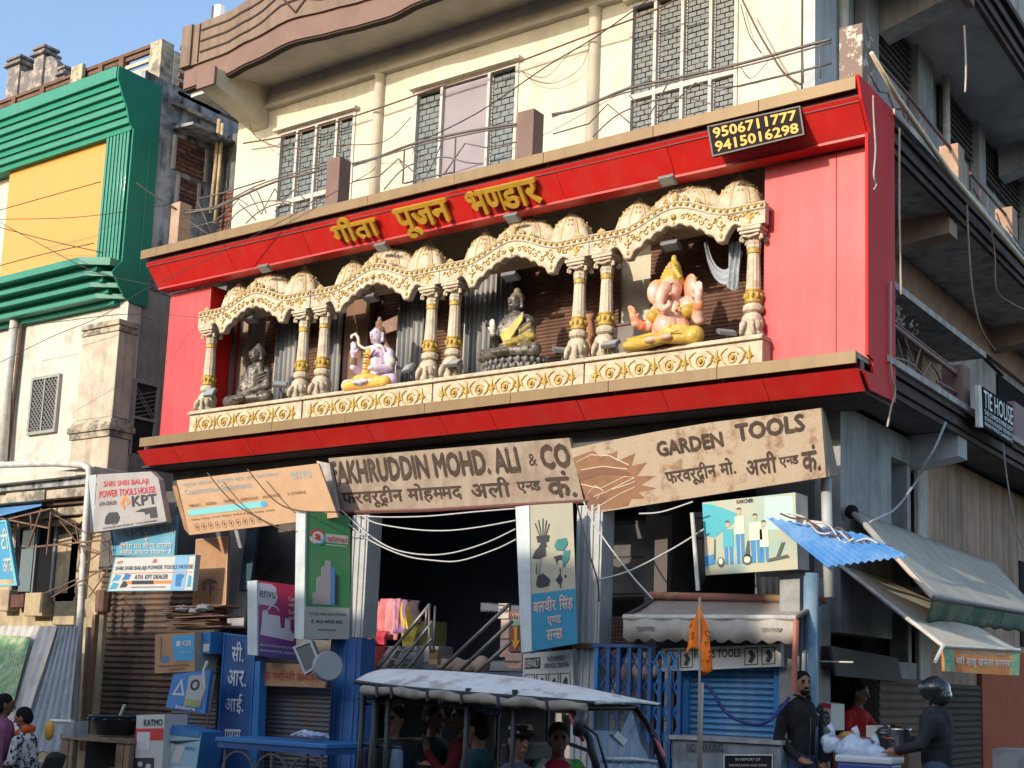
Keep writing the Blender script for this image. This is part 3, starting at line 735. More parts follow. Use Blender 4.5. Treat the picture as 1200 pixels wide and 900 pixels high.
# arch front plate: ogee top edge, scalloped lower edge
def topz(x):
    a = abs(x); 
    if a > .72: return 7.035
    t = 1-a/.72; return 7.035 + .20*(t*t*(3-2*t))
top = [(-1.13+i*2.26/40, topz(-1.13+i*2.26/40)) for i in range(41)]
low = []
def scal(x0, z0, x1, z1, bulge, n=5):
    return [(x0+(x1-x0)*i/n, z0+(z1-z0)*i/n + bulge*sin(pi*i/n)) for i in range(1, n+1)]
half = [(1.13, 6.80), (.84, 6.80)] + scal(.84,6.80,.66,6.72,.07) + [(.64,6.665),(.56,6.665)] + scal(.56,6.70,.42,6.78,.02,3) + scal(.42,6.78,.30,6.85,.035,4) + scal(.30,6.85,.16,6.92,.03,4) + scal(.16,6.92,.03,6.95,.03,4)
low = half + [(-x, z) for x, z in reversed(half)]
outline = low + top
arch = bp(MB().prism(outline, lambda u, v, d: (u, 12.125+d, v), 0, .09), 'arch_front', m_cast)
mb = MB(); off = .055
for i in range(27):
    x = -1.09+i*2.18/26; 
    if abs(x) < 1.1: mb.sphere((x, 12.118, topz(x)-.03), .024, 8, 5)
bp(mb, 'bead_row', m_gilt, arch, smooth=True, kind='stuff')
for o_, nm in ((0, 'edge_moulding'), (-.066, 'inner_moulding')):
    bp(MB().tube([(-1.13+i*2.26/30, 12.12, topz(-1.13+i*2.26/30)+o_) for i in range(31)], .011, 5), nm, m_cast, arch)
bp(MB().tube([(x, 12.12, z+.012) for x, z in low[1:-1]], .009, 4), 'scallop_moulding', m_cast, arch)
# gilded scroll work
mb = MB()
for sg in (-1, 1):
    for (x, z, r) in ((.98,6.90,.04),(.88,6.93,.03),(.78,6.90,.038),(.70,6.93,.032),(.53,6.93,.03),(.46,6.88,.042),(.36,6.94,.038),(.28,6.98,.03),(.21,7.02,.035),(.12,7.045,.033)):
        swirl(mb, sg*x, 12.118, z, r, .008, 1.0, x*7, sg, 9)
        mb.tube([(sg*(x+.03),12.119,z+.01),(sg*(x+.06),12.118,z+.03),(sg*(x+.09),12.119,z-.005)], [.003,.010,.003], 4)
    for k in range(3): mb.sphere((sg*.60, 12.118, 6.74+k*.075), .02-.002*k, 6, 4, (1,.6,1.5))
    mb.tube([(sg*.55,12.118,6.86),(sg*.60,12.117,6.83),(sg*.65,12.118,6.86)], .009, 4)
mb.sphere((0, 12.115, 7.06), .035, 8, 5); mb.sphere((0,12.118,6.99), .016, 6, 4, (1,.6,1.6))
bp(mb, 'gilt_scrolls', m_gilt, arch, kind='stuff')
# crest scrolls above the arch
mb = MB()
for sg in (-1, 1):
    swirl(mb, sg*.11, 12.15, 7.25, .05, .014, 1.3, pi/2, -sg); swirl(mb, sg*.27, 12.15, 7.20, .045, .013, 1.3, pi/2, -sg); swirl(mb, sg*.42, 12.15, 7.13, .035, .011, 1.2, pi/2, -sg)
    mb.tube([(sg*1.04,12.14,7.05),(sg*.98,12.14,7.09),(sg*.92,12.14,7.05)], [.012,.022,.012], 5); mb.sphere((sg*.98,12.14,7.07), .035, 8, 5, (1.6,.6,.8))
mb.sphere((0,12.15,7.30), .04, 8, 6, (1,.7,1.7)); bp(mb, 'crest_scrolls', m_cast2, arch, smooth=True, kind='stuff')
bp(MB().prism([(-.36,7.14),(-.2,7.21),(0,7.33),(.2,7.21),(.36,7.14)], lambda u, v, d: (u, 12.16+d, v), 0, .03), 'crest_plate', m_cast, arch)
# canopy slab and side returns
bp(MB().box(-1.125, 1.125, 12.22, 12.60, 6.98, 7.02), 'canopy_slab', m_cast)
# ribbed domes
def dome(cx, r, h, z0, sx=1.0, fin=True):
    prof = [(1.0,0),(1.07,.09),(1.05,.24),(.95,.43),(.78,.62),(.56,.79),(.32,.92),(.12,1.02)]
    mb = MB().lathe([(r*a, z0+h*b) for a, b in prof], (cx, 12.44, 0), 64, lobes=8, lamp=.10, sx=sx, sy=.75)
    d = mb.build('dome', m_cast, bay, smooth=True)
    mb = MB()
    for k in range(8):
        a = 2*pi*k/8 + pi/8*0; mb.tube([(cx+cos(a)*r*q*sx*1.0, 12.44+sin(a)*r*q*.75, z0+h*b) for q, b in prof], .012, 5)
    bp(mb, 'dome_rib', m_cast2, d)
    mb = MB()
    for k in range(8):
        a = 2*pi*(k+.5)/8
        for (q, b) in ((.90,.58),(.72,.76)):
            for dd in (-.09, .09): mb.sphere((cx+cos(a+dd)*r*q*sx*1.03, 12.44+sin(a+dd)*r*q*.77, z0+h*(b-abs(dd)*.7)), .016, 5, 4, (1,1,1.8))
    bp(mb, 'dome_flowers', m_cast2, d, kind='stuff')
    if fin: bp(MB().lathe([(.05,z0+h*.96),(.055,z0+h+.01),(.02,z0+h+.02),(.035,z0+h+.035),(.03,z0+h+.055),(.004,z0+h+.08)], (cx,12.44,0), 10), 'finial', m_cast, d, smooth=True)
dome(-.66, .25, .42, 7.05); dome(.66, .27, .44, 7.05); dome(0, .32, .42, 7.14, 1.35, fin=False)
BX = [-13.775, -11.495, -9.225, -6.955]
blabel = ['cream and gold arch bay at the left end, framing the plain dark seated statue', 'cream and gold arch bay framing the white and lilac statue with a trident-like headdress',
          'cream and gold arch bay framing the seated statue in a gilded robe', 'cream and gold arch bay at the right end, framing the elephant-headed statue']
blabel[1] = 'cream and gold arch bay framing the pale lilac statue with raised palm'
bays = [bay] + [copy_tree(bay) for _ in range(3)]
for b_, x, l in zip(bays, BX, blabel):
    b_.location.x = x; tag(b_, l, 'decorative arch', 'arch bays along the red shop front')

# ---- what is behind the arches
m_shut = M('rust_brown_shutter', (.16,.085,.06), .8, c2=(.22,.13,.085), scale=5, amt=.7, streak=.4)
def shutter(name, label, x0, x1, z0, z1, Y, mat, step=.075, n=None, amp=.018, frame=None, group=None):
    t = thing(name, label, 'shutter', ((x0+x1)/2, Y, z0), group)
    z = z0
    k = 0
    cnt = int((z1-z0)/step)
    # slats: each an interlocking curved strip
    me = None
    for i in range(cnt):
        if me is None:
            mb = MB(); mb.add([(x0,0,0),(x1,0,0),(x1,-amp,step*.35),(x0,-amp,step*.35),(x1,-amp*.7,step*.7),(x0,-amp*.7,step*.7),(x1,.004,step*.96),(x0,.004,step*.96),(x0,.012,step*.96),(x1,.012,step*.96),(x1,.012,0),(x0,.012,0)],
                   [(0,1,2,3),(3,2,4,5),(5,4,6,7),(7,6,9,8),(8,9,10,11),(11,10,1,0),(0,3,5,7,8,11),(1,10,9,6,4,2)])
            o = mb.build('slat', mat, t); me = o.data
        else:
            o = bpy.data.objects.new('slat', me); COL.objects.link(o); o.parent = t
        o.location = (-t.location.x, random.uniform(-.002, .002), i*step)
    if frame:
        MB().box(x0-.07, x0, Y-.05, Y+.05, z0, z1).build('guide_rail', frame, t); MB().box(x1, x1+.07, Y-.05, Y+.05, z0, z1).build('guide_rail', frame, t)
    return t
m_curt = M('striped_curtain', (.16,.18,.20), .85, c2=(.22,.22,.22), scale=6, amt=.5)
for i, (x0, x1, lab) in enumerate(((-14.6,-12.9,'brown slatted shutter behind the plain dark statue'),(-12.4,-10.6,'brown slatted shutter behind the pale lilac statue'),(-10.1,-8.3,'brown slatted shutter behind the gilded-robe statue'),(-7.85,-6.05,'brown slatted shutter behind the elephant-headed statue'))):
    shutter('roller_shutter', lab, x0, x1, 5.5, 7.5, 13.15, m_shut, step=.048, group='shutters behind the arches', amp=.014)
bpy.context.view_layer.update()
def curtain(label, p0, p1, Y, ztop, zbot, folds, mats=None):
    x0, x1 = P(*p0, Y).x, P(*p1, Y).x; n = folds*6
    mb = MB(); vs = []; m = []
    for i in range(n+1):
        t = i/n; x = x0+(x1-x0)*t; y = Y+.03*sin(t*folds*2*pi)+.012*sin(t*folds*4.3*pi+1)
        vs += [(x, y, zbot), (x, y+.005, ztop)]
    fs = [(2*i, 2*i+2, 2*i+3, 2*i+1) for i in range(n)]; mb.add(vs, fs); mb.mi = [1 if (i//2) % 3 == 0 else 0 for i in range(n)]
    o = mb.build('curtain', [m_curt, M('curtain_light_stripe', (.50,.46,.40), .85)], None, solid=.004, smooth=True)
    return tag(o, label, 'curtain', 'striped curtains behind the arches')
curtain('striped curtain right of the plain dark statue', (322,400), (349,400), 12.95, 7.2, 5.5, 5)
curtain('narrow striped curtain at the left column of the second arch', (379,400), (401,400), 12.95, 7.1, 5.5, 4)
curtain('striped curtain right of the pale lilac statue', (464,400), (497,400), 12.95, 7.2, 5.5, 6)
curtain('wide striped curtain left of the gilded-robe statue', (543,380), (601,380), 12.95, 7.3, 5.5, 10)
# boards, posts and cloth in the recess
x0, x1 = P(278,400,12.9).x, P(291,400,12.9).x
tag(MB().box(x0, x1, 12.88, 12.95, 5.5, 7.3).build('grey_post', M('beige_post', (.34,.27,.20), .8, c2=(.22,.18,.15), scale=5, amt=.5)), 'beige upright post left of the plain dark statue', 'post')
x0, x1 = P(250,400,12.8).x, P(277,400,12.8).x
tag(MB().box(x0, x1, 12.75, 12.79, 5.5, 7.2).build('grey_side_board', M('slate_board', (.12,.125,.13), .6, c2=(.08,.085,.09), scale=3, amt=.7)), 'slate grey board behind the left end column', 'board')
x0, x1 = P(404,400,12.95).x, P(432,400,12.95).x
tag(MB().box(x0, x1, 12.93, 12.99, 5.5, 7.3).build('brown_door', M('brown_door_board', (.20,.105,.06), .7, c2=(.14,.075,.045), scale=3, amt=.7), bevel=.01), 'brown board behind the raised palm of the lilac statue', 'board')
x0, x1 = P(725,380,12.9).x, P(765,380,12.9).x
g = thing('grey_board', 'grey-brown board left of the elephant-headed statue', 'board', ((x0+x1)/2, 12.85, 5.5))
MB().box(x0, x1, 12.83, 12.87, 5.5, 6.12).build('panel', M('dusty_board', (.22,.18,.16), .7, c2=(.16,.13,.12), scale=4, amt=.7), g, bevel=.004); MB().box(x0-.02, x1+.02, 12.81, 12.885, 6.122, 6.15).build('top_rail', M('dull_plum', (.16,.07,.075), .7), g)
x0, x1 = P(686,380,12.7).x, P(701,380,12.7).x
mb = MB().lathe([(.09,5.5),(.10,5.7),(.10,5.95),(.06,6.1),(.05,6.2),(.075,6.25),(.01,6.27)], ((x0+x1)/2, 12.65, 0), 10, lobes=5, lamp=.15)
tag(mb.build('wrapped_bundle', M('orange_brown_cloth', (.42,.21,.11), .85, c2=(.30,.15,.08), scale=6, amt=.6), smooth=True), 'orange-brown wrapped bundle between the third and fourth arches', 'bundle')
up_ = curve([P(*q, 12.5) for q in ((829,283),(834,300),(841,312),(851,316),(860,305),(866,286))], 4); dn_ = curve([P(*q, 12.42) for q in ((826,287),(830,308),(838,326),(851,334),(864,322),(870,295))], 4)
mb = MB().grid(lambda u, v: tuple(up_[round(u*20)]*(1-v)+dn_[round(u*20)]*v+Vector((0,-.035*sin(v*3.1)-.018*sin(v*19+u*4),0))), 20, 12)
tl_, tr_, bl_, br_ = P(855,286,12.42), P(871,283,12.42), P(852,339,12.42), P(866,341,12.42)
mb.grid(lambda u, v: tuple((tl_*(1-u)+tr_*u)*(1-v)+(bl_*(1-u)+br_*u)*v+Vector((0,.03*sin(u*17+v*2)-.02,.012*sin(u*9)*v))), 16, 8)
tag(mb.build('hanging_cloth', M('grey_blue_cloth', (.30,.33,.36), .9, c2=(.42,.44,.45), scale=9, amt=.7, bump=.4, bscale=30), smooth=True), 'grey-blue cloth hanging inside the right end arch', 'cloth')
# flood lamps: on the column feet, under the red fascia and under the arches
def flood(label, x, y, Y, tilt, s=.1, up=False, yaw=0):
    p = P(x, y, Y); t = thing('flood_lamp', label, 'lamp', p, 'small flood lamps of the arches')
    R = Matrix.Rotation(yaw, 3, 'Z') @ Matrix.Rotation(tilt, 3, 'X')
    a, b, c = R @ Vector((s*2.0,0,0)), R @ Vector((0,s*.45,0)), R @ Vector((0,0,s*1.3))
    o = p - a/2 - c/2
    MB().obox(o, a, b, c).build('casing', m_lamp, t, bevel=.006)
    MB().obox(o+a*.08+c*.1-b*.06, a*.84, b*.05, c*.8).build('glass', m_lampg, t)
    MB().beam(p+b, p+b+Vector((0,.05,.1 if up else -.1)), .02, .02).build('bracket', m_lamp, t)
flood('flood lamp at the foot of the leftmost column', 245, 459, 12.0, -.5)
flood('flood lamp between the plain dark statue and its right column', 328, 449, 12.15, -.9, yaw=.7)
flood('flood lamp between the lilac statue and its right column', 477, 430, 12.15, -.6, yaw=-.3)
flood('flood lamp on the left foot of the gilded-robe arch', 531, 424, 12.05, -.9)
flood('flood lamp beside the lotus base, left of the right column', 658, 408, 12.15, -1.1, yaw=.8)
flood('flood lamp on the left foot of the elephant-statue arch', 715, 401, 12.05, -.9)
flood('flood lamp beside the elephant-headed statue, right', 852, 387, 12.15, -1.1, yaw=.8)
for lab, x, y in (('flood lamp under the red fascia above the left end arch', 310, 316), ('flood lamp under the red fascia above the lilac statue arch', 447, 291), ('flood lamp under the red fascia above the gilded-robe arch', 600, 257), ('flood lamp under the red fascia above the elephant-statue arch', 782, 213)):
    flood(lab, x, y, 12.05, 1.1, .1, True)
for lab, x, y in (('lamp hanging inside the left end arch', 293, 376), ('lamp hanging inside the lilac statue arch', 434, 351), ('lamp hanging inside the gilded-robe arch', 598, 326), ('lamp hanging inside the elephant-statue arch', 786, 290)):
    flood(lab, x, y, 12.3, 1.2, .11, True)

# ================================================================ statues (one skin each)
def RZ(a): return Matrix.Rotation(a, 3, 'Z')
def seated(kind):
    L = []
    L += [ell((0,0,.16), (.19,.15,.14)), cap((0,.01,.2), (0,.015,.46), .15, .165), cap((-.15,.02,.50), (.15,.02,.50), .075, .075), ell((0,-.03,.42), (.15,.11,.12))]
    L += [cap((0,0,.54), (0,-.01,.64), .05, .048), ell((0,-.03,.72), (.083,.095,.112)), ell((0,-.075,.69), (.055,.05,.06))]
    L += [cap((0,-.12,.74), (0,-.138,.70), .012, .018), ell((0,-.118,.665), (.028,.014,.010)), cap((-.05,-.108,.76), (.05,-.108,.76), .010)]
    for s in (-1, 1): L += [ell((s*.033,-.112,.735), (.018,.010,.010)), cap((s*.085,-.01,.75), (s*.088,-.01,.66), .018, .022)]
    for s in (-1, 1):
        L += [cap((s*.10,.02,.10), (s*.38,-.12,.085), .12, .085), cap((s*.38,-.12,.075), (-s*.02,-.27,.065), .08, .05), ell((-s*.06,-.29,.06), (.07,.04,.03)), cap((s*.19,.02,.48), (s*.25,-.02,.27), .068, .058)]
    return L
def hand(c, up, side, s=1.0, mi=0, fwd=Vector((0,-1,0))):
    """open palm with four fingers and thumb; up = direction of the fingers"""
    c, up, side = Vector(c), Vector(up).normalized(), Vector(side).normalized()
    L = [ell(c, (.034*s,.034*s,.034*s), mi), cap(c-up*.02*s, c+up*.03*s, .03*s, .032*s, mi)]
    for k, l in zip((-1.5,-.5,.5,1.5), (.05,.062,.058,.045)): 
        b = c+up*.04*s+side*.017*k*s; L.append(cap(b, b+up*l*s+fwd*.008*s, .010*s, .008*s, mi))
    b = c-up*.005*s+side*.03*s; L.append(cap(b, b+side*.025*s+up*.03*s, .011*s, .009*s, mi)); return L
def place(o_prims, mats, name, label, x, y_base, Y, H, hprim, vox=.0085, rot=0, smooth=3, dz=0):
    p = P(x, y_base, Y); s = H/hprim
    t = thing(name, label, 'statue', (p.x, Y, 5.56+dz))
    M4 = Matrix.Translation((p.x, Y, 5.56+dz)) @ Matrix.Rotation(rot, 4, 'Z') @ Matrix.Scale(s, 4)
    b = blob('figure', o_prims, mats, t, vox=vox/s if s else vox, smooth=smooth, M4=M4); return t, b, M4
m_bronze = M('dark_stone_statue', (.085,.07,.055), .42, metal=.3, c2=(.22,.185,.145), scale=14, amt=.7, bump=.5, bscale=22)
m_bronze2 = M('bronze_robe_folds', (.10,.085,.065), .42, metal=.3, c2=(.27,.235,.19), scale=11, amt=.8, bump=.8, bscale=16)
# 1: plain dark seated figure, hands in the lap
L = seated(0)
L += [ell((0,.01,.79), (.088,.09,.07), 1), ell((0,.015,.86), (.042,.045,.045), 1)]
for k in range(16):      # rows of curls
    a = k*.39; 
    for h, r in ((.77,.085),(.81,.072),(.845,.05)): L.append(ell((cos(a)*r, .015+sin(a)*r*1.05, h), (.017,.017,.015), 1))
L += [cap((-.25,-.02,.27), (-.06,-.22,.15), .052, .04, 1), cap((.25,-.02,.27), (.05,-.22,.15), .062, .045, 1)]
L += [ell((-.02,-.24,.14), (.06,.03,.022)), ell((.03,-.23,.155), (.055,.03,.02))]
for i in range(7):        # robe folds
    t_ = i/6; L.append(cap((.16-.05*t_, -.10, .55-.07*t_), (-.14+.03*t_, -.155, .40-.26*t_), .012, .012, 1))
    L.append(cap((.24,-.06,.46-.05*i), (.17,-.13,.40-.05*i), .013, .012, 1))
    L.append(cap((-.3+.1*i, -.24, .10+.0*i), (-.26+.1*i, -.17, .14), .012, .010, 1))
L += [cap((.14,-.08,.56), (.20,-.05,.30), .05, .03, 1)]
place(L, [m_bronze, m_bronze2], 'seated_statue', 'plain dark seated statue with hands in its lap, under the left end arch', 299, 460, 12.30, .92, .9)
# 3: gilded robe on a lotus base
m_gr = M('gilded_robe', (.50,.36,.06), .5, metal=.2, c2=(.20,.16,.08), scale=16, amt=.8, bump=.7, bscale=20)
L = seated(1); L += [ell((0,.01,.79), (.088,.09,.075), 1), ell((0,.01,.87), (.045,.048,.05), 1)]
L += [cap((-.25,-.02,.27), (-.20,-.17,.30), .055, .042, 0)] + hand((-.20,-.19,.38), (0,-.1,1), (-1,0,0), 1.15, 3)
L += [cap((-.20,-.17,.30), (-.20,-.185,.36), .035, .03, 3)]
L += [cap((.25,-.02,.27), (.03,-.22,.16), .065, .045, 2), ell((0,-.24,.15), (.06,.03,.022), 0)]
for i in range(8):
    t_ = i/7; L.append(cap((.17,-.09-.02*t_,.56-.10*t_), (-.12+.1*t_,-.165,.36-.22*t_), .016, .014, 2 if i > 1 else 0))
    L.append(cap((.26,-.05,.47-.04*i), (.16,-.14,.36-.035*i), .014, .013, 2 if i % 2 else 0))
    L.append(cap((-.34+.1*i,-.23,.09), (-.28+.1*i,-.15,.15), .013, .010, 0))
t3, b3, M3 = place(L, [m_bronze2, M('hair_gold_brown', (.20,.15,.07), .6, c2=(.12,.1,.06), scale=20, amt=.7), m_gr, M('pale_palm', (.70,.60,.48), .6)], 'seated_statue', 'seated statue in a gilded robe on a lotus base, pale hand raised', 603, 415, 12.30, .94, .92, dz=.13)
lot = MB().lathe([(.40,5.565),(.42,5.60),(.36,5.63),(.44,5.67),(.42,5.70),(.36,5.71)], (t3.location.x, 12.32, 0), 28, sy=.55)
lo = lot.build('lotus_base', M('grey_bronze_lotus', (.14,.13,.12), .5, metal=.2, c2=(.30,.28,.26), scale=14, amt=.6), t3, smooth=True)
for row, (z, r, n_, s_) in enumerate(((5.595,.425,26,.9),(5.665,.44,26,1.0))):
    for k in range(n_):
        a = 2*pi*(k+.5*row)/n_; 
        MB().sphere((t3.location.x+cos(a)*r, 12.32+sin(a)*r*.55, z), .042*s_, 7, 5, (.8,.8,1.1)).build('petal', _mats['grey_bronze_lotus'], lo, smooth=True)
# 2: pale lilac figure with raised palm, matted hair, serpent, orange wrap
m_lil = M('pale_lilac_paint', (.60,.47,.58), .35, c2=(.72,.62,.66), scale=5, amt=.7, bump=.15)
m_orc = M('orange_yellow_wrap', (.75,.38,.06), .6, c2=(.80,.55,.16), scale=9, amt=.7, bump=.3)
m_hair = M('painted_brown_hair', (.20,.11,.07), .7, c2=(.34,.20,.12), scale=20, amt=.7, bump=.6, bscale=35)
m_ser = M('pale_serpent', (.62,.55,.45), .5)
m_lil2 = M('violet_shade_paint', (.34,.20,.52), .5)
L = seated(2); L += [ell((0,.02,.79), (.095,.10,.085), 1), ell((-.02,.03,.90), (.055,.055,.06), 1), ell((-.02,.03,.965), (.03,.03,.04), 1)]
for i in range(7):   # swept locks
    L.append(cap((.03,.04,.76+.025*i), (.27,.05,.80+.03*i), .018, .010, 1)); 
for i in range(5): L.append(cap((.08,.04,.70-.01*i), (.14+.02*i,.05+.02*i,.50-.02*i), .025, .018, 1))
L += [cap((-.25,-.02,.27), (-.25,-.17,.30), .058, .045, 0)] + [cap((-.25,-.17,.30), (-.25,-.18,.44), .042, .034, 0)] + hand((-.25,-.18,.50), (0,-.05,1), (1,0,0), 1.35, 0)
L += [cap((.25,-.02,.27), (.16,-.20,.24), .06, .048, 0), ell((.13,-.24,.24), (.05,.04,.035), 0)]
L += [cap((-.25,-.175,.36), (-.25,-.18,.39), .05, .05, 1), cap((.27,-.03,.34),(.255,-.02,.36), .066,.066, 3)]
L += [cap((-.03,-.135,.50), (-.03,-.165,.14), .045, .055, 2), ell((0,-.16,.12), (.22,.16,.07), 2), cap((-.3,-.2,.05), (.35,-.2,.05), .075, .075, 2)]
for i in range(9):
    L.append(cap((-.06,-.20,.46-.04*i), (0,-.205,.45-.04*i), .010, .010, 1 if i % 2 else 2))
ser = [(.0,-.10,.57), (-.12,-.12,.55), (-.20,-.14,.60), (-.22,-.14,.70), (-.27,-.14,.76), (-.33,-.15,.74), (-.32,-.16,.71)]
for a, b in zip(ser, ser[1:]): L.append(cap(a, b, .020, .020, 3))
L += [cap((.0,-.10,.57), (.14,-.09,.56), .022, .022, 3), cap((.14,-.09,.56), (.19,-.08,.50), .02, .014, 3)]
L += [ell((.09,-.145,.45), (.032,.022,.026), 4)] + [cap((-.11+.03*k_,-.155-.004*k_,.50-.022*k_*(7-k_)/3),(-.08+.03*k_,-.157,.50-.022*(k_+1)*(6-k_)/3), .012,.012, 1) for k_ in range(7)] + [cap((s_*.045,-.10,.742),(s_*.02,-.112,.742), .006,.006, 1) for s_ in (-1,1)] + [ell((0,-.128,.672), (.022,.008,.006), 2)]
L += [ell((.09,-.145,.45), (.03,.02,.025), 4), ell((0,-.128,.735), (.002,.002,.002), 4)]
place(L, [m_lil, m_hair, m_orc, m_ser, m_lil2], 'seated_statue', 'pale lilac seated statue with raised palm, swept brown hair and orange wrap', 441, 440, 12.32, 1.02, 1.0)
# 4: elephant-headed figure
m_pk = M('salmon_pink_paint', (.72,.36,.26), .35, c2=(.82,.55,.44), scale=5, amt=.7, bump=.12)
m_or2 = M('orange_ear_paint', (.78,.25,.12), .5, c2=(.80,.42,.25), scale=10, amt=.7)
m_yc = M('golden_cloth_paint', (.58,.37,.06), .4, c2=(.36,.23,.04), scale=8, amt=.7, bump=.6, bscale=16)
m_dk = M('dark_eye_paint', (.05,.03,.03), .4)
L = [ell((0,-.02,.22), (.23,.20,.20)), cap((0,.02,.28), (0,.03,.46), .19, .17), cap((-.17,.03,.50), (.17,.03,.50), .10, .10), ell((0,-.15,.24), (.15,.12,.14))]
L += [ell((0,-.06,.68), (.125,.13,.14)), ell((-.05,-.10,.60), (.10,.09,.10)), ell((.06,-.10,.62), (.07,.07,.08))]
tr = [(0,-.17,.66), (-.01,-.23,.58), (-.02,-.26,.49), (.0,-.28,.42), (.06,-.30,.38), (.12,-.30,.41), (.12,-.30,.45)]
for i, (a, b) in enumerate(zip(tr, tr[1:])): L.append(cap(a, b, .075-.009*i, .068-.009*i, 0))
L += [cap((-.07,-.16,.58), (-.10,-.24,.56), .02, .012, 0), cap((.07,-.16,.58), (.10,-.24,.56), .02, .012, 0)]
for s in (-1, 1):
    L += [ell((s*.21,.0,.69), (.115,.035,.15), 1, RZ(-s*.4)), ell((s*.23,-.02,.69), (.075,.035,.10), 0, RZ(-s*.4))]
    for k in range(5): L.append(cap((s*.25,-.02,.60+.04*k), (s*.29,.0,.60+.045*k), .016, .012, 1))
    L += [ell((s*.055,-.175,.69), (.022,.014,.014), 4), ell((s*.055,-.165,.71), (.035,.02,.012), 1)]
L += [cap((0,-.02,.78), (0,.0,.93), .135, .085, 2), ell((0,.0,.96), (.075,.075,.06), 2), ell((0,.0,1.04), (.035,.035,.05), 2), ell((0,-.10,.92), (.03,.02,.035), 1)]
for k in range(5): L.append(cap((-.13+.02*k,-.08,.79+.035*k), (.13-.02*k,-.08,.80+.035*k), .016, .016, 2))
L += [cap((-.22,.02,.48), (-.30,-.06,.28), .075, .06, 0), cap((-.30,-.06,.28), (-.36,-.20,.30), .055, .045, 0), cap((-.33,-.13,.29), (-.36,-.20,.33), .06, .05, 1)] + hand((-.37,-.22,.37), (-.25,-.1,1), (1,0,0), 1.3, 1)
L += [cap((.22,.02,.48), (.34,-.02,.30), .08, .065, 0), cap((.34,-.02,.30), (.38,-.12,.46), .06, .045, 0), cap((.37,-.10,.42), (.38,-.11,.45), .056, .054, 1)] + hand((.385,-.13,.53), (0,0,1), (-1,0,0), 1.5, 0)
L += [cap((.26,.0,.42), (.22,-.06,.40), .082, .08, 2), cap((-.25,.0,.42), (-.22,-.05,.40), .078, .076, 2)]
for i in range(7):
    a = pi+i*pi/6; L.append(ell((cos(a)*.14, -.13-.02*sin(-a), .46+sin(a)*.10), (.022,.022,.022), 2))
L += [cap((-.15,-.12,.46), (.10,-.24,.20), .018, .018, 2)]
L += [cap((-.08,-.08,.10), (-.38,-.18,.07), .12, .09, 2), cap((.08,-.06,.12), (.36,-.14,.10), .13, .10, 2), cap((-.38,-.18,.06), (.02,-.30,.05), .08, .06, 2), cap((.36,-.14,.07), (.05,-.30,.05), .085, .05, 2), cap((-.45,-.22,.05), (-.1,-.28,.04), .055, .06, 2)]
L += [ell((-.08,-.34,.05), (.08,.04,.035), 0), ell((.10,-.33,.06), (.08,.04,.035), 0)]
for k in range(6): L.append(cap((-.42+.06*k,-.26,.12-.01*k), (-.20+.09*k,-.32,.06+.012*k), .014, .012, 2))
for k in range(6): L.append(cap((-.05+.02*k,-.29+.01*k,.10+.02*k), (.40-.03*k,-.18,.12+.02*k), .014, .014, 2))
place(L, [m_pk, m_or2, m_yc, m_gilt, m_dk], 'elephant_headed_statue', 'salmon pink elephant-headed statue with golden crown and golden cloth', 788, 400, 12.28, 1.12, 1.09)
# ================================================================ left building with the green and orange cladding
XS = -17.0
LB = thing('left_building', 'old white plastered building with green and orange cladding on its upper floor', 'building', (-19, 12.5, 0))
def lp(mb, name, mat, parent=None, **k): return mb.build(name, mat, parent or LB, **k)
m_white = M('old_white_plaster', (.60,.55,.47), .9, c2=(.30,.27,.22), scale=2.6, amt=.55, streak=.3, c3=(.33,.29,.24), bump=.3, bscale=22, lo=.52, hi=.66)
m_whitegrey = M('dirty_pilaster', (.58,.48,.36), .9, c2=(.36,.31,.25), scale=3, amt=.7, streak=.5, bump=.25)
m_shadewall = M('grey_cement_side', (.33,.31,.28), .9, c2=(.22,.21,.19), scale=2.2, amt=.7, streak=.4, bump=.2)
m_weath = M('black_stained_cement', (.36,.37,.38), .95, c2=(.035,.037,.04), scale=3.2, amt=.9, streak=.7, c3=(.55,.56,.57), bump=.7, bscale=14, lo=.40, hi=.60)
m_green = M('green_cladding', (.022,.21,.13), .42, c2=(.03,.24,.15), scale=2, amt=.6, streak=.25, c3=(.03,.16,.11), coat=.1)
m_greend = M('green_cladding_side', (.016,.20,.13), .5, c2=(.02,.23,.15), scale=2, amt=.5, spec=.25)
m_orange = M('orange_cladding', (.66,.28,.04), .42, c2=(.61,.27,.05), scale=1.2, amt=.6, streak=.2, c3=(.55,.24,.05), coat=.1)
m_oldtan = M('old_limewash', (.52,.40,.25), .9, c2=(.27,.22,.16), scale=3.5, amt=.75, streak=.3, bump=.5, bscale=18)
m_stone = M('weathered_ledge', (.48,.40,.29), .95, c2=(.14,.125,.11), scale=5, amt=.9, bump=.8, bscale=14, lo=.44, hi=.6)
lp(MB().box(-40, XS, 12.45, 12.7, 4.75, 8.2), 'front_wall', m_white)
lp(MB().box(XS-.25, XS-.02, 12.72, 14.0, 0, 9.0), 'side_wall', m_shadewall)
lp(MB().box(XS-.25, XS, 12.40, 13.95, 7.9, 11.45).box(XS-.25, XS-.001, 13.952, 22, 0, 11.45), 'weathered_side_wall', m_weath)
lp(MB().box(-40, XS-.26, 12.75, 22, 11.2, 11.4), 'roof_slab', m_weath)
# gap wall between both buildings; its dark colour stands in for shade
lp(MB().box(XS+.002, -15.63, 13.9, 14.1, 0, 10.85), 'gap_wall', M('gap_wall_shaded_cement', (.15,.155,.16), .95, c2=(.07,.073,.076), scale=3, amt=.9, streak=.5, c3=(.2,.21,.22), bump=.5))
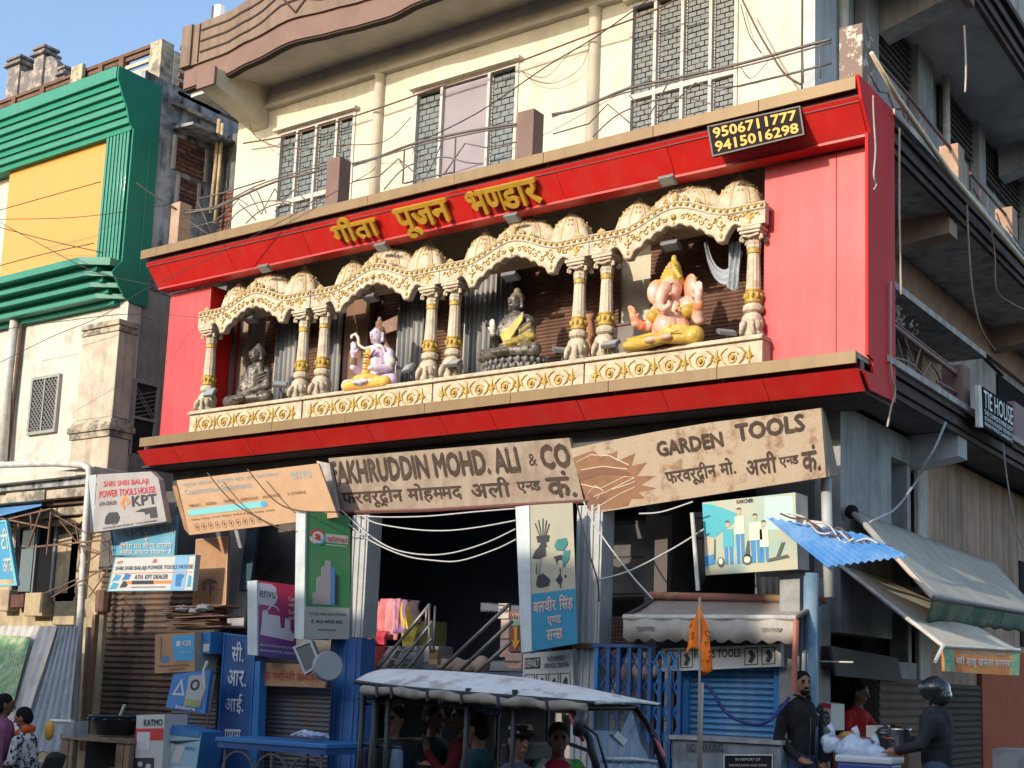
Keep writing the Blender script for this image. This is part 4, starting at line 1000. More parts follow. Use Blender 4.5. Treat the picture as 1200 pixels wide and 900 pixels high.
# pilaster at the corner
xa = P(95,430,12.32).x
lp(MB().box(xa, XS+.03, 12.30, 12.62, 5.72, 7.08).box(xa-.02, XS+.05, 12.28, 12.64, 4.75, 5.40), 'corner_pilaster', m_whitegrey, bevel=.01)
mb = MB().box(xa-.08, XS+.10, 12.22, 12.70, 5.50, 5.59).box(xa-.05, XS+.07, 12.25, 12.67, 5.402, 5.498).hexa([(xa-.07,12.23,5.592),(XS+.09,12.23,5.592),(XS+.09,12.69,5.592),(xa-.07,12.69,5.592)], [(xa,12.3,5.719),(XS+.03,12.3,5.719),(XS+.03,12.62,5.719),(xa,12.62,5.719)])
lp(mb, 'pilaster_band', m_stone, bevel=.006)
lp(MB().box(xa-.02, XS+.05, 12.28, 12.64, 7.082, 7.14).box(xa+.0, XS+.03, 12.30, 12.62, 7.142, 7.18).box(xa-.03, XS+.05, 12.27, 12.65, 7.182, 7.27), 'pilaster_capital', m_stone, bevel=.008)
# stepped cornices of the cladding (the top step stands out furthest)
def cornice(ztop, heights, y0, dy, gap=.05, chamfer=0, xl=-40, jo=1.35):
    z = ztop; y = y0
    for i, h in enumerate(heights):
        x = XS - .01
        # separate cladding pieces
        xe = x-chamfer; a = -24.0; k = 0; cuts = [a]
        while cuts[-1] < xe-.3: cuts.append(min(cuts[-1]+jo+.1*((k*7) % 3), xe)); k += 1
        cuts[-1] = xe
        for c0, c1 in zip(cuts, cuts[1:]):
            lp(MB().box(c0+.003, c1-.003, y, 12.44, z-h, z), 'cornice_piece', m_green, bevel=.004)
        if chamfer:
            lp(MB().prism([(xe+.002, y),(x, y+.26),(x, 12.46),(xe+.002, 12.46)], lambda u, v, d: (u, v, z-h+d), 0, h), 'cornice_corner_piece', m_green)
        lp(MB().box(-24, x-(chamfer*.5 if chamfer else 0), y+.06+(.12 if chamfer else 0), 12.44, z-h-gap, z-h-.001), 'cornice_recess', m_greend)
        z -= h+gap; y += dy
    return z
zt = P(137,77,11.87).z
zc = cornice(zt, [.20,.11,.11,.11], 11.87, .10, gap=.10)
ztl = P(88,302,11.80).z
zl = cornice(ztl, [.12,.075,.075,.075], 11.80, .12, gap=.075, chamfer=.42)
lp(MB().prism([(11.885,zt),(12.72,zt-.0),(12.78,zl+.02),(12.45,zl+.02),(12.32,zl+.10),(12.20,zl+.26),(12.09,zl+.42),(12.25,ztl+.0),(12.25,zc+.02),(12.16,zc+.1),(12.10,zc+.30),(11.99,zc+.5),(11.885,zt-.2)], lambda u, v, d: (XS+d, u, v), .0, .03), 'green_side_panel', m_greend)
lp(MB().box(XS+.031, XS+.045, 12.56, 12.58, 8.0, zc-.05), 'side_panel_joint', m_green)
xo = P(124,200,12.3).x; xf = P(158,200,12.3).x
lp(MB().box(P(7,250,12.33).x, xo, 12.33, 12.36, ztl-.1, zc+.02), 'orange_panel', m_orange)
lp(MB().box(xo+.002, XS-.01, 12.35, 12.38, ztl-.05, zc+.02), 'fin_backing', m_greend)
n = 7
for i in range(n):
    a = xo+.03+(XS-.06-xo)*i/n; lp(MB().box(a, a+.055, 12.24, 12.348, ztl-.02, zc), 'green_fin', m_green, bevel=.003)
lp(MB().box(-40, -17.3, 12.46, 12.7, 8.202, 11.2), 'upper_front_wall', m_white)
# small grille windows
def grille(x0, x1, z0, z1, Y, parent, nm='window', diag=True):
    f = MB(); t = .05
    f.box(x0-t, x0, Y-.05, Y+.03, z0-t, z1+t).box(x1, x1+t, Y-.05, Y+.03, z0-t, z1+t).box(x0, x1, Y-.05, Y+.03, z1, z1+t).box(x0, x1, Y-.05, Y+.03, z0-t, z0); xm = (x0+x1)/2
    f.box(xm-.015, xm+.015, Y-.052, Y+.02, z0, z1); w_ = f.build(nm, M('grey_window_frame', (.30,.29,.27), .6, c2=(.2,.19,.18), scale=8), parent)
    MB().box(x0, x1, Y+.0, Y+.02, z0, z1).build('pane', m_gap, w_)
    mb = MB(); k = -(x1-x0)
    while k < (z1-z0):
        a0 = max(0, -k); a1 = min(x1-x0, (z1-z0)-k)
        if a1 > a0+.02:
            mb.beam((x0+a0, Y-.02, z0+k+a0), (x0+a1, Y-.02, z0+k+a1), .014, .014)
            mb.beam((x1-a0, Y-.03, z0+k+a0), (x1-a1, Y-.03, z0+k+a1), .014, .014)
        k += .085
    mb.build('grille', M('grille_iron', (.22,.21,.20), .5), w_); return w_
a, b = P(38,480,12.43), P(70,440,12.43)
grille(a.x, b.x, P(50,505,12.43).z, P(50,445,12.43).z, 12.44, LB)
# street-gap side window
def xwin(y0, y1, z0, z1, X, parent):
    f = MB(); t = .05
    f.box(X, X+.05, y0-t, y0, z0-t, z1+t).box(X, X+.05, y1, y1+t, z0-t, z1+t).box(X, X+.05, y0, y1, z1, z1+t).box(X, X+.05, y0, y1, (z0+z1)/2-.02, (z0+z1)/2+.02)
    w_ = f.build('window', _mats['grey_window_frame'], parent); MB().box(X-.01, X+.01, y0, y1, z0, z1).build('pane', m_gap, w_)
    mb = MB(); z = (z0+z1)/2
    for i in range(8): mb.beam((X+.03, y0, z+i*(z1-z)/8), (X+.03, y1, z+((i+2) % 8)*(z1-z)/8), .012, .012)
    mb.build('grille', _mats['grille_iron'], w_)
y0 = PX(157,480,XS).y; y1 = PX(172,480,XS).y
xwin(y0, y1+.15, P(160,520,13.0).z-.2, P(160,455,13.0).z, XS-.02, LB)
# bricked-up windows in the weathered wall
m_brick = M('old_red_brick', (.20,.085,.06), .9, c2=(.12,.06,.05), scale=9, amt=.8, bump=.4, bscale=40); m_mort = M('brick_mortar', (.10,.09,.085), .95)
bt = [(.20,.085,.06),(.15,.07,.055),(.25,.12,.085),(.11,.07,.065)]
m_bricks = [M('old_brick_%s' % n_, c, .9, c2=tuple(v*.6 for v in c), scale=12, amt=.8, bump=.4, bscale=40) for n_, c in zip(('red','dark','light','sooty'), bt)]
def brickfill(y0, y1, z0, z1, name):
    w_ = lp(MB().box(XS-.03, XS+.012, y0, y1, z0, z1), name, m_mort)
    mes = {}; r = 0; z = z0+.01
    while z < z1-.05:
        y = y0 + (-.10 if r % 2 else .005)
        while y < y1-.03:
            a = max(y, y0+.005); b = min(y+.20, y1-.005); y += .212
            if b-a < .04: continue
            MB().box(XS+.0, XS+.022+random.uniform(0,.02), a, b, z, z+.06).build('brick', random.choice(m_bricks), w_)
        z += .078; r += 1
    mm = M('pale_frame_strip', (.40,.36,.31), .9); MB().box(XS-.01, XS+.06, y0-.05, y0-.002, z0-.02, z1).build('frame_strip', mm, w_); MB().box(XS-.01, XS+.06, y1+.002, y1+.05, z0-.02, z1).build('frame_strip', mm, w_)
YB = lambda x, y: PX(x, y, XS).y
ZB = lambda x, y: PX(x, y, XS).z
brickfill(YB(204,180), YB(239,180), ZB(220,205), ZB(220,166), 'bricked_up_window')
brickfill(YB(208,220), YB(230,220), ZB(218,243), ZB(218,210), 'bricked_up_window')
a, b = YB(202,155), YB(258,170)
lp(MB().hexa([(XS,a,ZB(215,157)),(XS,b,ZB(215,157)),(XS,b,ZB(215,157)+.06),(XS,a,ZB(215,157)+.06)], [(XS+.5,a,ZB(215,157)-.03),(XS+.5,b,ZB(215,157)-.03),(XS+.5,b,ZB(215,157)+.02),(XS+.5,a,ZB(215,157)+.02)]), 'window_hood', m_weath)
lp(MB().box(XS, XS+.07, 12.93, 13.9, 11.08, 11.14), 'wall_coping', m_stone)
# bricks showing at the foot of the gap wall
xb0, xb1 = P(259,240,13.9).x, P(282,240,13.9).x
gw = lp(MB().box(xb0, xb1, 13.885, 13.899, P(270,275,13.9).z, P(270,222,13.9).z), 'exposed_brick_patch', m_mort)
z = P(270,275,13.9).z; r = 0
while z < P(270,222,13.9).z-.06:
    x = xb0 + (-.1 if r % 2 else 0)
    while x < xb1-.04:
        a_, b_ = max(x, xb0), min(x+.2, xb1); x += .212
        if b_-a_ > .04: MB().box(a_+.005, b_, 13.868, 13.89, z, z+.062).build('brick', random.choice(m_bricks), gw)
    z += .08; r += 1
# roof balustrade: posts and horizontal rails
RBZ = lambda x, y: P(x, y, 12.9)
m_rusty = M('rust_brown_rail', (.15,.085,.06), .85, c2=(.09,.055,.04), scale=6, amt=.7); m_lite = M('pale_slat', (.45,.40,.33), .85, c2=(.3,.26,.22), scale=6, amt=.7)  # rust brown, and a paler tone for the lower rails
zr = RBZ(175,56).z
bal = thing('roof_balustrade', 'brown railed balustrade along the roof of the green clad building', 'balustrade', (-19, 12.9, 11.4))
for i in range(5):
    MB().box(-23.5, XS-.3, 12.9, 12.95, zr-.10-i*.15, zr-.03-i*.15).build('rail', m_rusty if i == 0 else m_lite, bal)
MB().box(-23.5, XS-.3, 12.87, 12.98, zr-.02, zr+.04).build('top_rail', m_rusty, bal)
for pxx in (142, 97, 52, 20, 118):
    x = P(pxx, 85, 12.88).x; MB().box(x-.06, x+.06, 12.86, 12.99, 11.4, zr+.0).build('post', m_rusty, bal)
x = P(93,85,12.84).x; MB().box(x-.16, x+.16, 12.78, 12.855, 11.4, P(93,78,12.84).z).build('cement_post', m_stone, bal, bevel=.01)
x = P(182,80,12.84).x; MB().box(x-.13, x+.17, 12.80, 13.05, 11.46, P(182,50,12.84).z).build('cement_post', m_stone, bal, bevel=.01)
for i in range(6):
    MB().box(XS-.05, XS, 13.06, 14.5, zr-.12-i*.16, zr-.05-i*.16).build('rail', m_rusty, bal)
MB().box(XS-.22, XS-.17, 13.06, 14.5, 11.45, zr-.1).build('pale_backing_wall', M('pale_sunlit_parapet', (.62,.55,.48), .9, c2=(.4,.35,.3), scale=5), bal)  # pale colour carries the sunlight on slats behind the rails
# ornate old parapet further back at the far left
op = thing('ornate_parapet', 'weathered ornate cement parapet with stepped finials at the far left roof', 'parapet', (P(35,90,15).x, 15, 11.4))
m_old = M('sooty_old_cement', (.16,.15,.15), .95, c2=(.45,.38,.32), scale=4, amt=.9, bump=.7, bscale=14, lo=.48, hi=.62)
def post15(px0, px1, ytop, ybot, nm, caps=True):
    a = P(px0, ybot, 15).x; b = P(px1, ybot, 15).x; z1 = P(px0, ytop, 15).z; z0 = 11.2
    mb = MB().box(a, b, 15, 15.3, z0, z1-.24)
    if caps:
        c = (a+b)/2; w_ = (b-a)/2; mb.box(c-w_*1.5, c+w_*1.5, 14.93, 15.37, z1-.238, z1-.18).box(c-w_*1.0, c+w_*1.0, 15, 15.3, z1-.178, z1-.10).box(c-w_*1.3, c+w_*1.3, 14.96, 15.34, z1-.098, z1-.04).box(c-w_*.7, c+w_*.7, 15.05, 15.25, z1-.038, z1)
    mb.build(nm, m_old, op, bevel=.01)
post15(5, 18, 70, 125, 'finial'); post15(36, 47, 57, 110, 'finial'); post15(68, 75, 78, 95, 'finial')
a, b = P(18,100,15.05).x, P(68,90,15.05).x
prof = [(a, 11.2), (b, 11.2)] + [(a+(b-a)*t, P(20+48*t, y, 15.05).z) for t, y in ((1,88),(.93,72),(.80,66),(.62,68),(.55,80),(.40,82),(.2,84),(.0,82))]
MB().prism(prof, lambda u, v, d: (u, 15.05+d, v), 0, .18).build('scrolled_screen', m_old, op)
# water tank seen above the brown parapet
p = P(268,10,17)
t = thing('water_tank', 'white water tank on the roof above the brown parapet', 'water tank', (p.x, 17, 12))
MB().lathe([(.75,11.3),(.75,p.z-.2),(.72,p.z-.12),(.5,p.z+.03),(.2,p.z+.12),(.18,p.z+.16),(.01,p.z+.17)], (p.x, 17.8, 0), 24).build('tank', M('tank_white', (.75,.72,.68), .5), t, smooth=True)
q = P(258,8,17); MB().lathe([(.12,11.3),(.12,q.z)], (q.x, 17, 0), 10).build('inlet_pipe', _mats['tank_white'], t)
MB().beam((q.x-.12,16.9,q.z-.6), (q.x-.12,16.9,q.z), .03, .03).build('level_rod', m_rail, t)
# pipes of the left building
def pipe(label, pts, r, mat=None, cat='pipe', name='pipe', n=10, group=None):
    o = MB().tube([P(*q) if len(q) == 3 else Vector(q[:3]) for q in pts], r, n).build(name, mat or m_pipe, smooth=True); return tag(o, label, cat, group)
pipe('pale vertical downpipe at the far left of the white wall', [(18,369,12.3),(10,440,12.3),(3,540,12.3)], .075, m_pipe)
pipe('thin rust-dark pipe beside the pale downpipe', [(26,372,12.38),(18,450,12.38),(8,545,12.38)], .035, m_rusty)
pipe('white pipe running level below the barred window, then down past the old wall', [(-20,550,11.9),(0,545,11.9),(60,543,11.9),(98,545,11.9),(104,549,11.9),(105,556,11.9),(101,610,11.9),(93,740,11.9),(86,860,11.9),(83,950,11.9)], .052, m_pipe)
pipe('pale downpipe in the gap beside the hooded brick window', [(257,140,13.7),(252,200,13.7),(247,250,13.7)], .035, m_oldtan)
pipe('second pale downpipe in the gap, nearer the cream wall', [(261,145,13.72),(257,200,13.72),(252,262,13.72)], .03, m_oldtan)
# gnarled wires and plaster rags in the gap
mb = MB()
for i in range(26):
    a = P(random.uniform(160,176), random.uniform(330,350), 12.9); pts = [a]
    for k in range(5): a = a + Vector((random.uniform(-.08,.08), random.uniform(-.03,.03), -.2)); pts.append(a)
    mb.tube(pts, .008, 3, cap=False)
tag(mb.build('hanging_cable_tangle', m_rail), 'dark cable tangle hanging in the gap beside the red front', 'cables')
# ---- old ground-floor front of the left building
OW = lambda mb, n, m, **k: lp(mb, n, m, **k)
OW(MB().box(-40, XS-.02, 12.6, 12.8, 0, 4.74), 'old_ground_floor_wall', m_oldtan)
def ledge(y0, y1, Yf, name, mat=m_stone, x1=None):
    z1 = P(60, y0, Yf).z; z0 = P(60, y1, Yf).z; xr_ = x1 if x1 is not None else XS+.1; xa_ = -24.0; k = 0
    while xa_ < xr_-.1:
        xb_ = min(xa_+random.uniform(.7,1.3), xr_); OW(MB().box(xa_+.008, xb_-.004, Yf+random.uniform(-.015,.015), 12.62, z0+random.uniform(0,.03), z1-random.uniform(0,.025)), name, mat, bevel=.012); xa_ = xb_; k += 1
ledge(551, 561, 12.02, 'ledge_block', m_white); ledge(562, 572, 12.15, 'ledge_block', m_weath); ledge(573, 586, 12.05, 'ledge_block'); ledge(587, 593, 12.2, 'ledge_block', m_rusty); ledge(594, 606, 12.28, 'ledge_block'); ledge(607, 616, 12.38, 'ledge_block', m_oldtan, XS-.3)
for q0, q1, y0_, y1_, nm in ((66, 84, 626, 705, 'raised_panel'), (62, 83, 694, 732, 'raised_panel'), (84, 95, 600, 700, 'raised_panel')):
    a = P(q0, y0_, 12.5); b = P(q1, y1_, 12.5); OW(MB().box(a.x, b.x, 12.54, 12.599, b.z, a.z), nm, m_oldtan, bevel=.012)
a, b = P(24,612,12.55), P(60,700,12.55)
f = OW(MB().box(a.x-.06, a.x, 12.5, 12.61, b.z, a.z).box(b.x, b.x+.06, 12.5, 12.61, b.z, a.z).box(a.x, b.x, 12.5, 12.61, b.z-.06, b.z), 'window', M('grey_blue_frame', (.16,.18,.20), .6))
MB().box(a.x, b.x, 12.58, 12.598, b.z, a.z+.05).build('pane', m_black, f); MB().box((a.x+b.x)/2-.02, (a.x+b.x)/2+.02, 12.53, 12.575, b.z, a.z).build('mullion', _mats['grey_blue_frame'], f)
MB().box(a.x+.1, (a.x+b.x)/2-.08, 12.55, 12.579, b.z+.1, a.z-.1).build('sash', M('dull_glass', (.10,.13,.15), .2), f)
for q0, q1, y0_, y1_ in ((0,12,692,716), (16,30,697,712), (33,52,695,722)):
    a = P(q0, y0_, 12.45); b = P(q1, y1_, 12.45); OW(MB().box(a.x, b.x, 12.4, 12.598, b.z, a.z), 'brick_pier_patch', m_oldtan if q0 != 16 else m_bricks[1], bevel=.012)
# blue tin awning and its rusty bracket frame
t = thing('tin_awning', 'small blue tin awning over the dark window at the left edge', 'awning', P(20,600,12))
a, b, c, d = P(-30,612,11.7), P(48,593,11.7), P(52,592,12.5), P(-30,600,12.5)
MB().hexa([a,b,c,d], [p+Vector((0,0,.03)) for p in (a,b,c,d)]).build('sheet', M('blue_tin', (.05,.20,.45), .45, c2=(.12,.28,.5), scale=6), t)
mb = MB()
for q in (((0,607),(58,619)),((49,596),(33,641)),((22,614),(20,690)),((0,645),(130,632)),((60,600),(55,650)),((36,602),(37,620)),((-5,612),(60,596))):
    mb.beam(P(*q[0],11.75), P(*q[1],11.75), .024, .024)
mb.build('bracket_frame', M('rusted_angle_iron', (.17,.085,.06), .8, c2=(.28,.2,.16), scale=9), t, kind=None)
mb = MB()
for q in (((88,610),(94,648)),((62,602),(96,622)),((70,610),(94,640)),((94,640),(128,655)),((128,633),(128,660)),((100,660),(128,640)),((98,680),(115,700)),((50,696),(92,678)),((60,700),(130,662)),((100,640),(128,652)),((104,700),(126,668))):
    mb.beam(P(*q[0],11.8), P(*q[1],11.8), .014, .014)
tag(mb.build('rusty_bracket', _mats['rusted_angle_iron']), 'rusty criss-cross bracket frame between the white pipe and the boards', 'bracket')
# ================================================================ railings and odds and ends of the upper floors
def rails(name, label, polys, Y, r=.012, mat=m_rail, parts=None, group=None, Xp=None):
    f = (lambda x, y: PX(x, y, Xp)) if Xp is not None else (lambda x, y: P(x, y, Y))
    t = thing(name, label, 'railing', f(*polys[0][1][0]), group)
    for nm, pl, rr in polys: MB().tube(curve([f(*q) for q in pl], 4) if nm in ('top_rail','curl','bow','hoop','second_rail') else [f(*q) for q in pl], rr, 6).build(nm, mat, t, smooth=True)
    return t
def arcs(cx, cy, rx, ry, a0, a1, n=8, sk=0):
    return [(cx+rx*cos(radians(a0+(a1-a0)*i/n)), cy-ry*sin(radians(a0+(a1-a0)*i/n))+sk*cos(radians(a0+(a1-a0)*i/n))) for i in range(n+1)]
T, S_ = .017, .009
rails('railing', 'bent iron railing on the ledge, between the left brown pillar and the next', [
 ('top_rail', [(213,251),(240,246),(255,243),(300,222),(335,209),(360,204),(392,194)], T), ('top_rail', [(213,247),(252,242),(298,219),(335,206),(392,191)], .01),
 ('upper_bar', [(232,233),(262,226),(310,211)], .011), ('lower_bar', [(212,270),(250,260),(268,247),(280,233),(290,240)], S_), ('post', [(213,247),(211,281)], .015), ('brace', [(215,255),(245,275)], S_), ('brace', [(232,236),(247,272)], S_),
 ('curl', [(265,268),(275,252),(290,242),(310,236),(335,236),(350,240)], S_), ('curl', [(290,228),(300,222),(312,250)], S_), ('zigzag', [(280,238),(300,258)], S_), ('zigzag', [(292,226),(306,251),(322,221)], S_), ('zigzag', [(322,221),(330,235),(345,222),(322,248)], S_), ('zigzag', [(345,222),(362,238)], S_),
 ('bow', [(288,262),(305,247),(330,238),(352,243),(372,232)], S_)], 12.22, group='iron railings on the red ledge')
rails('railing', 'bent iron railing on the ledge, between the middle brown pillars', [
 ('top_rail', [(413,192),(440,185),(480,170),(520,160),(560,152),(613,144)], T), ('top_rail', [(413,195),(482,173),(560,155),(613,147)], .01), ('lower_bar', [(413,213),(445,206),(467,186),(474,198)], S_),
 ('zigzag', [(467,186),(500,215)], S_), ('zigzag', [(482,170),(502,203),(520,162)], S_), ('curl', [(450,222),(470,200),(490,190),(520,184),(545,190),(565,192)], S_), ('zigzag', [(520,205),(545,168),(570,173),(613,165)], S_), ('post', [(474,175),(472,215)], .012), ('post', [(534,162),(532,203)], .012), ('bar', [(474,215),(500,208),(530,202)], .012)], 12.22, group='iron railings on the red ledge')
rails('railing', 'long iron railing on the ledge, between the middle pillar and the peeling corner pillar', [
 ('top_rail', [(647,134),(680,127),(735,104),(790,92),(870,74),(940,55),(974,46)], T), ('top_rail', [(647,137),(735,108),(870,78),(974,50)], .010), ('mid_rail', [(866,101),(940,83),(974,74)], .013), ('lower_bar', [(648,157),(690,145),(712,122),(745,150)], S_), ('curl', [(695,160),(720,137),(745,125),(780,115),(815,117),(842,125)], S_),
 ('zigzag', [(738,112),(760,137),(786,92)], S_), ('zigzag', [(770,138),(815,97),(842,103),(866,101)], S_), ('post', [(940,57),(941,97)], .012), ('post', [(961,54),(961,92)], .01)], 12.22, group='iron railings on the red ledge')
rails('railing', 'dark iron balcony railing on the street side, beside the peeling pillar', [
 ('top_rail', [(1019,62),(1040,84),(1065,113),(1090,145),(1117,178)], .022), ('mid_rail', [(1019,88),(1030,107),(1040,109)], .012), ('mid_rail', [(1044,128),(1060,128),(1090,170),(1117,205)], .014),
 ('bar', [(1040,108),(1056,150),(1060,160)], .012), ('bar', [(1055,112),(1060,140),(1068,158)], .012), ('bar', [(1072,135),(1062,160)], .010), ('zigzag', [(1056,112),(1058,128),(1040,129)], .010), ('zigzag', [(1083,135),(1073,170),(1088,185)], .010), ('post', [(1113,170),(1116,210)], .014), ('panel_edge', [(1085,150),(1084,188)], .011)], 0, mat=m_railbr, group='street side railings', Xp=-4.72)
rails('railing', 'dark iron balcony railing on the street side, between the second and third tan pillars', [
 ('top_rail', [(1137,203),(1160,230),(1182,256)], .022), ('bar', [(1140,220),(1150,240)], .012), ('bar', [(1148,222),(1152,245)], .012), ('mid_rail', [(1137,240),(1150,238),(1165,258),(1182,278)], .012), ('zigzag', [(1160,238),(1157,250)], .010), ('zigzag', [(1168,250),(1175,270),(1180,275)], .010)], 0, mat=m_railbr, group='street side railings', Xp=-4.72)
# arched fan railing of the lower street balcony
fan = [('top_rail', [(1040,376),(1060,392),(1090,415),(1125,441)], .03), ('second_rail', [(1044,372),(1062,388),(1092,411),(1125,437)], .012), ('lower_rail', [(1098,447),(1124,462)], .02), ('lower_rail', [(1096,464),(1124,483)], .016),
 ('arch_bar', arcs(1052,470,40,50,5,175,12,6), .014), ('arch_bar', arcs(1052,470,26,30,0,180,10,6), .014), ('spoke', [(1052,398),(1068,460)], .010), ('spoke', [(1060,395),(1072,430),(1078,450)], .010), ('spoke', [(1078,410),(1070,440)], .014), ('spoke', [(1090,425),(1076,448)], .014), ('post', [(1123,440),(1125,494)], .016), ('hoop', [(1092,427),(1100,440),(1110,470),(1124,490)], .014)]
rails('railing', 'red-brown fan-patterned railing of the lower street balcony beside the red box', fan, 0, mat=M('pinkish_brown_iron', (.26,.15,.12), .7, c2=(.2,.08,.06), scale=10), Xp=-4.70)
MBx = MB(); 
rails('railing', 'thin white frame with bluish panel behind the fan railing', [('frame_bar', [(1110,436),(1128,445),(1128,492),(1110,480),(1110,436)], .012)], 0, mat=m_pipe, Xp=-4.9)['category'] = 'frame'
# dried plant creeping over the lower balcony
mb = MB(); random.seed(3)
for i in range(46):
    t_ = random.random(); c = PX(1046+26*t_+random.uniform(-5,5), 362+34*t_+random.uniform(-14,10), -4.85); a = random.uniform(0,6.3); l = random.uniform(.03,.07)
    d = Vector((random.uniform(-.3,.3), cos(a), sin(a)))*l; n_ = Vector((random.uniform(-1,1), -sin(a), cos(a)))*l*.5
    mb.add([c, c+d*.5+n_, c+d, c+d*.5-n_, c+Vector((.01,0,-.005))+d*.5], [(0,1,2,4),(0,4,2,3)])
mb.tube([PX(1046,372,-4.86), PX(1058,385,-4.85), PX(1070,398,-4.84)], .012, 5)
tag(mb.build('dried_plant', M('dead_leaf', (.30,.22,.17), .9, c2=(.42,.34,.27), scale=12, amt=.8)), 'dried brown plant on the lower street balcony', 'plant', kind='stuff')
# long bamboo pole leaning down the street side
o = MB().tube([PX(1021,62,-4.5), PX(1050,112,-4.5), PX(1117,208,-4.5), PX(1205,312,-4.5)], [.022,.03,.032,.035], 8).build('bamboo_pole', M('sun_bleached_bamboo', (.78,.66,.42), .6, c2=(.5,.4,.25), scale=6), smooth=True); tag(o, 'long pale bamboo pole hanging down along the street side', 'pole')
# ropes and roots hanging on the corner
m_rope = M('pale_rope', (.42,.36,.30), .9); m_root = M('dry_root', (.30,.22,.16), .95)
def strand(label, pts, r=.010, mat=m_rope, name='hanging_rope', cat='rope', group=None):
    o = MB().tube(curve(pts), r, 5).build(name, mat, smooth=True); return tag(o, label, cat, group)
strand('pale rope hanging over the red side panel', [PX(1023,112,-4.58), PX(1024,140,-4.58), PX(1026,175,-4.58), PX(1024,205,-4.58), PX(1027,216,-4.58), PX(1024,222,-4.58)])
strand('thin rope hanging just right of the red side panel', [PX(1054,150,-4.56), PX(1054,250,-4.55), PX(1056,345,-4.5)], .012)
strand('short knotted stick hanging under the upper roof', [PX(1130,30,-4.6), PX(1131,50,-4.6), PX(1132,82,-4.6), PX(1131,108,-4.6)], .014)
strand('long dry root hanging on the street side', [PX(1133,240,-4.6), PX(1137,315,-4.6), PX(1143,360,-4.6), PX(1152,390,-4.6), PX(1166,410,-4.6)], .014, m_root)
strand('second dry root further along the street side', [PX(1162,270,-4.6), PX(1166,300,-4.6), PX(1168,340,-4.6), PX(1185,355,-4.6), PX(1205,365,-4.6)], .010, m_root)
strand('pale cord along the edge of the red side panel', [PX(1044,330,-4.60), PX(1044,430,-4.60), PX(1049,458,-4.60), PX(1044,478,-4.60), PX(1040,500,-4.6)], .012)
strand('grey cable dropping from the lower balcony to the awnings', [PX(1108,495,-4.6), PX(1095,525,-4.6), PX(1083,545,-4.7), PX(1075,562,-4.8), PX(1050,595,-4.9), PX(1020,612,-4.7)], .016, M('grey_cable', (.30,.30,.31), .6), cat='cable')
strand('straight grey cable crossing the street balcony', [PX(1180,265,-4.55), PX(1203,298,-4.55)], .012, _mats['grey_cable'], cat='cable')
strand('grey cable hanging at the right edge', [PX(1174,505,-4.5), PX(1180,560,-4.5), PX(1192,625,-4.5), PX(1205,650,-4.5)], .010, _mats['grey_cable'], cat='cable')
strand('black cable along the street wall', [PX(1127,392,-5.85), PX(1150,415,-5.85), PX(1175,440,-5.85)], .022, m_blk, cat='cable')
# wires across the cream wall and the orange cladding
m_wire = M('black_wire', (.035,.03,.03), .7); m_wireb = M('brown_wire', (.14,.08,.05), .8)
def wire(label, pts, r=.007, mat=m_wire, group='thin wires across the fronts'):
    o = MB().tube(curve([P(*p) for p in pts]), r, 4).build('wire', mat, smooth=True); return tag(o, label, 'wire', group)
wire('thick wire bundle along the window heads of the cream wall', [(285,168,13.05),(345,157,13.05),(440,128,13.05),(520,100,13.05),(600,75,13.05),(680,45,13.0),(760,15,12.9),(800,-5,12.8)], .014, m_wireb)
wire('black wire sweeping from the lilac door up to the right', [(488,168,12.6),(560,132,12.5),(640,78,12.4),(700,42,12.4),(770,-8,12.4)], .010)
wire('loose wire sagging before the first window', [(292,145,12.9),(300,160,12.9),(325,172,12.8),(360,174,12.8),(400,170,12.8),(450,166,12.8),(482,137,12.9)], .008, m_wireb)
wire('brown wire hanging right of the tall window', [(870,0,12.9),(890,40,12.8),(905,65,12.7),(920,87,12.5),(938,99,12.3)], .013, m_wireb)
wire('thin loop of wire right of the tall window', [(868,5,13.1),(878,40,13.1),(892,62,13.1)], .006); wire('second thin loop right of the tall window', [(868,78,13.1),(880,92,13.1),(900,72,13.1)], .005)
wire('fine wires looping below the window bundle', [(610,82,13.1),(625,94,13.1),(650,97,13.1),(680,80,13.1),(692,50,13.1)], .005, m_wireb)
wire('second fine wire looping below the window bundle', [(612,84,13.1),(640,90,13.1),(668,62,13.1),(690,52,13.1)], .005, m_wireb)
wire('long wire crossing the lower green cornice to the red fascia', [(-10,255,11.2),(45,285,11.2),(110,318,11.3),(178,334,11.5)], .006)
wire('upper wire crossing the orange panel', [(-10,249,11.4),(50,232,11.4),(118,213,11.5)], .008)
wire('level wire crossing the orange panel', [(-10,257,11.4),(60,256,11.4),(115,252,11.5),(200,240,12.2)], .006)
wire('lower wire crossing the orange panel', [(-10,314,11.4),(50,298,11.4),(110,285,11.5)], .008)
wire('descending wire crossing the orange panel', [(-5,265,11.3),(50,280,11.3),(120,296,11.4)], .007)
wire('wire rising from the white wall across the red fascia', [(-10,430,11.0),(60,395,11.1),(118,371,11.2),(160,345,11.4),(185,332,11.5),(210,320,11.6),(300,275,11.7),(420,210,11.72),(440,196,11.72)], .006)
wire('thin wire from the white wall to the gap', [(-10,388,11.6),(60,378,11.7),(150,368,12.0),(178,375,12.2)], .006)
wire('black rod leaning from the green side panel to the ledge', [(160,214,12.0),(182,230,12.0),(206,245,12.1)], .014)
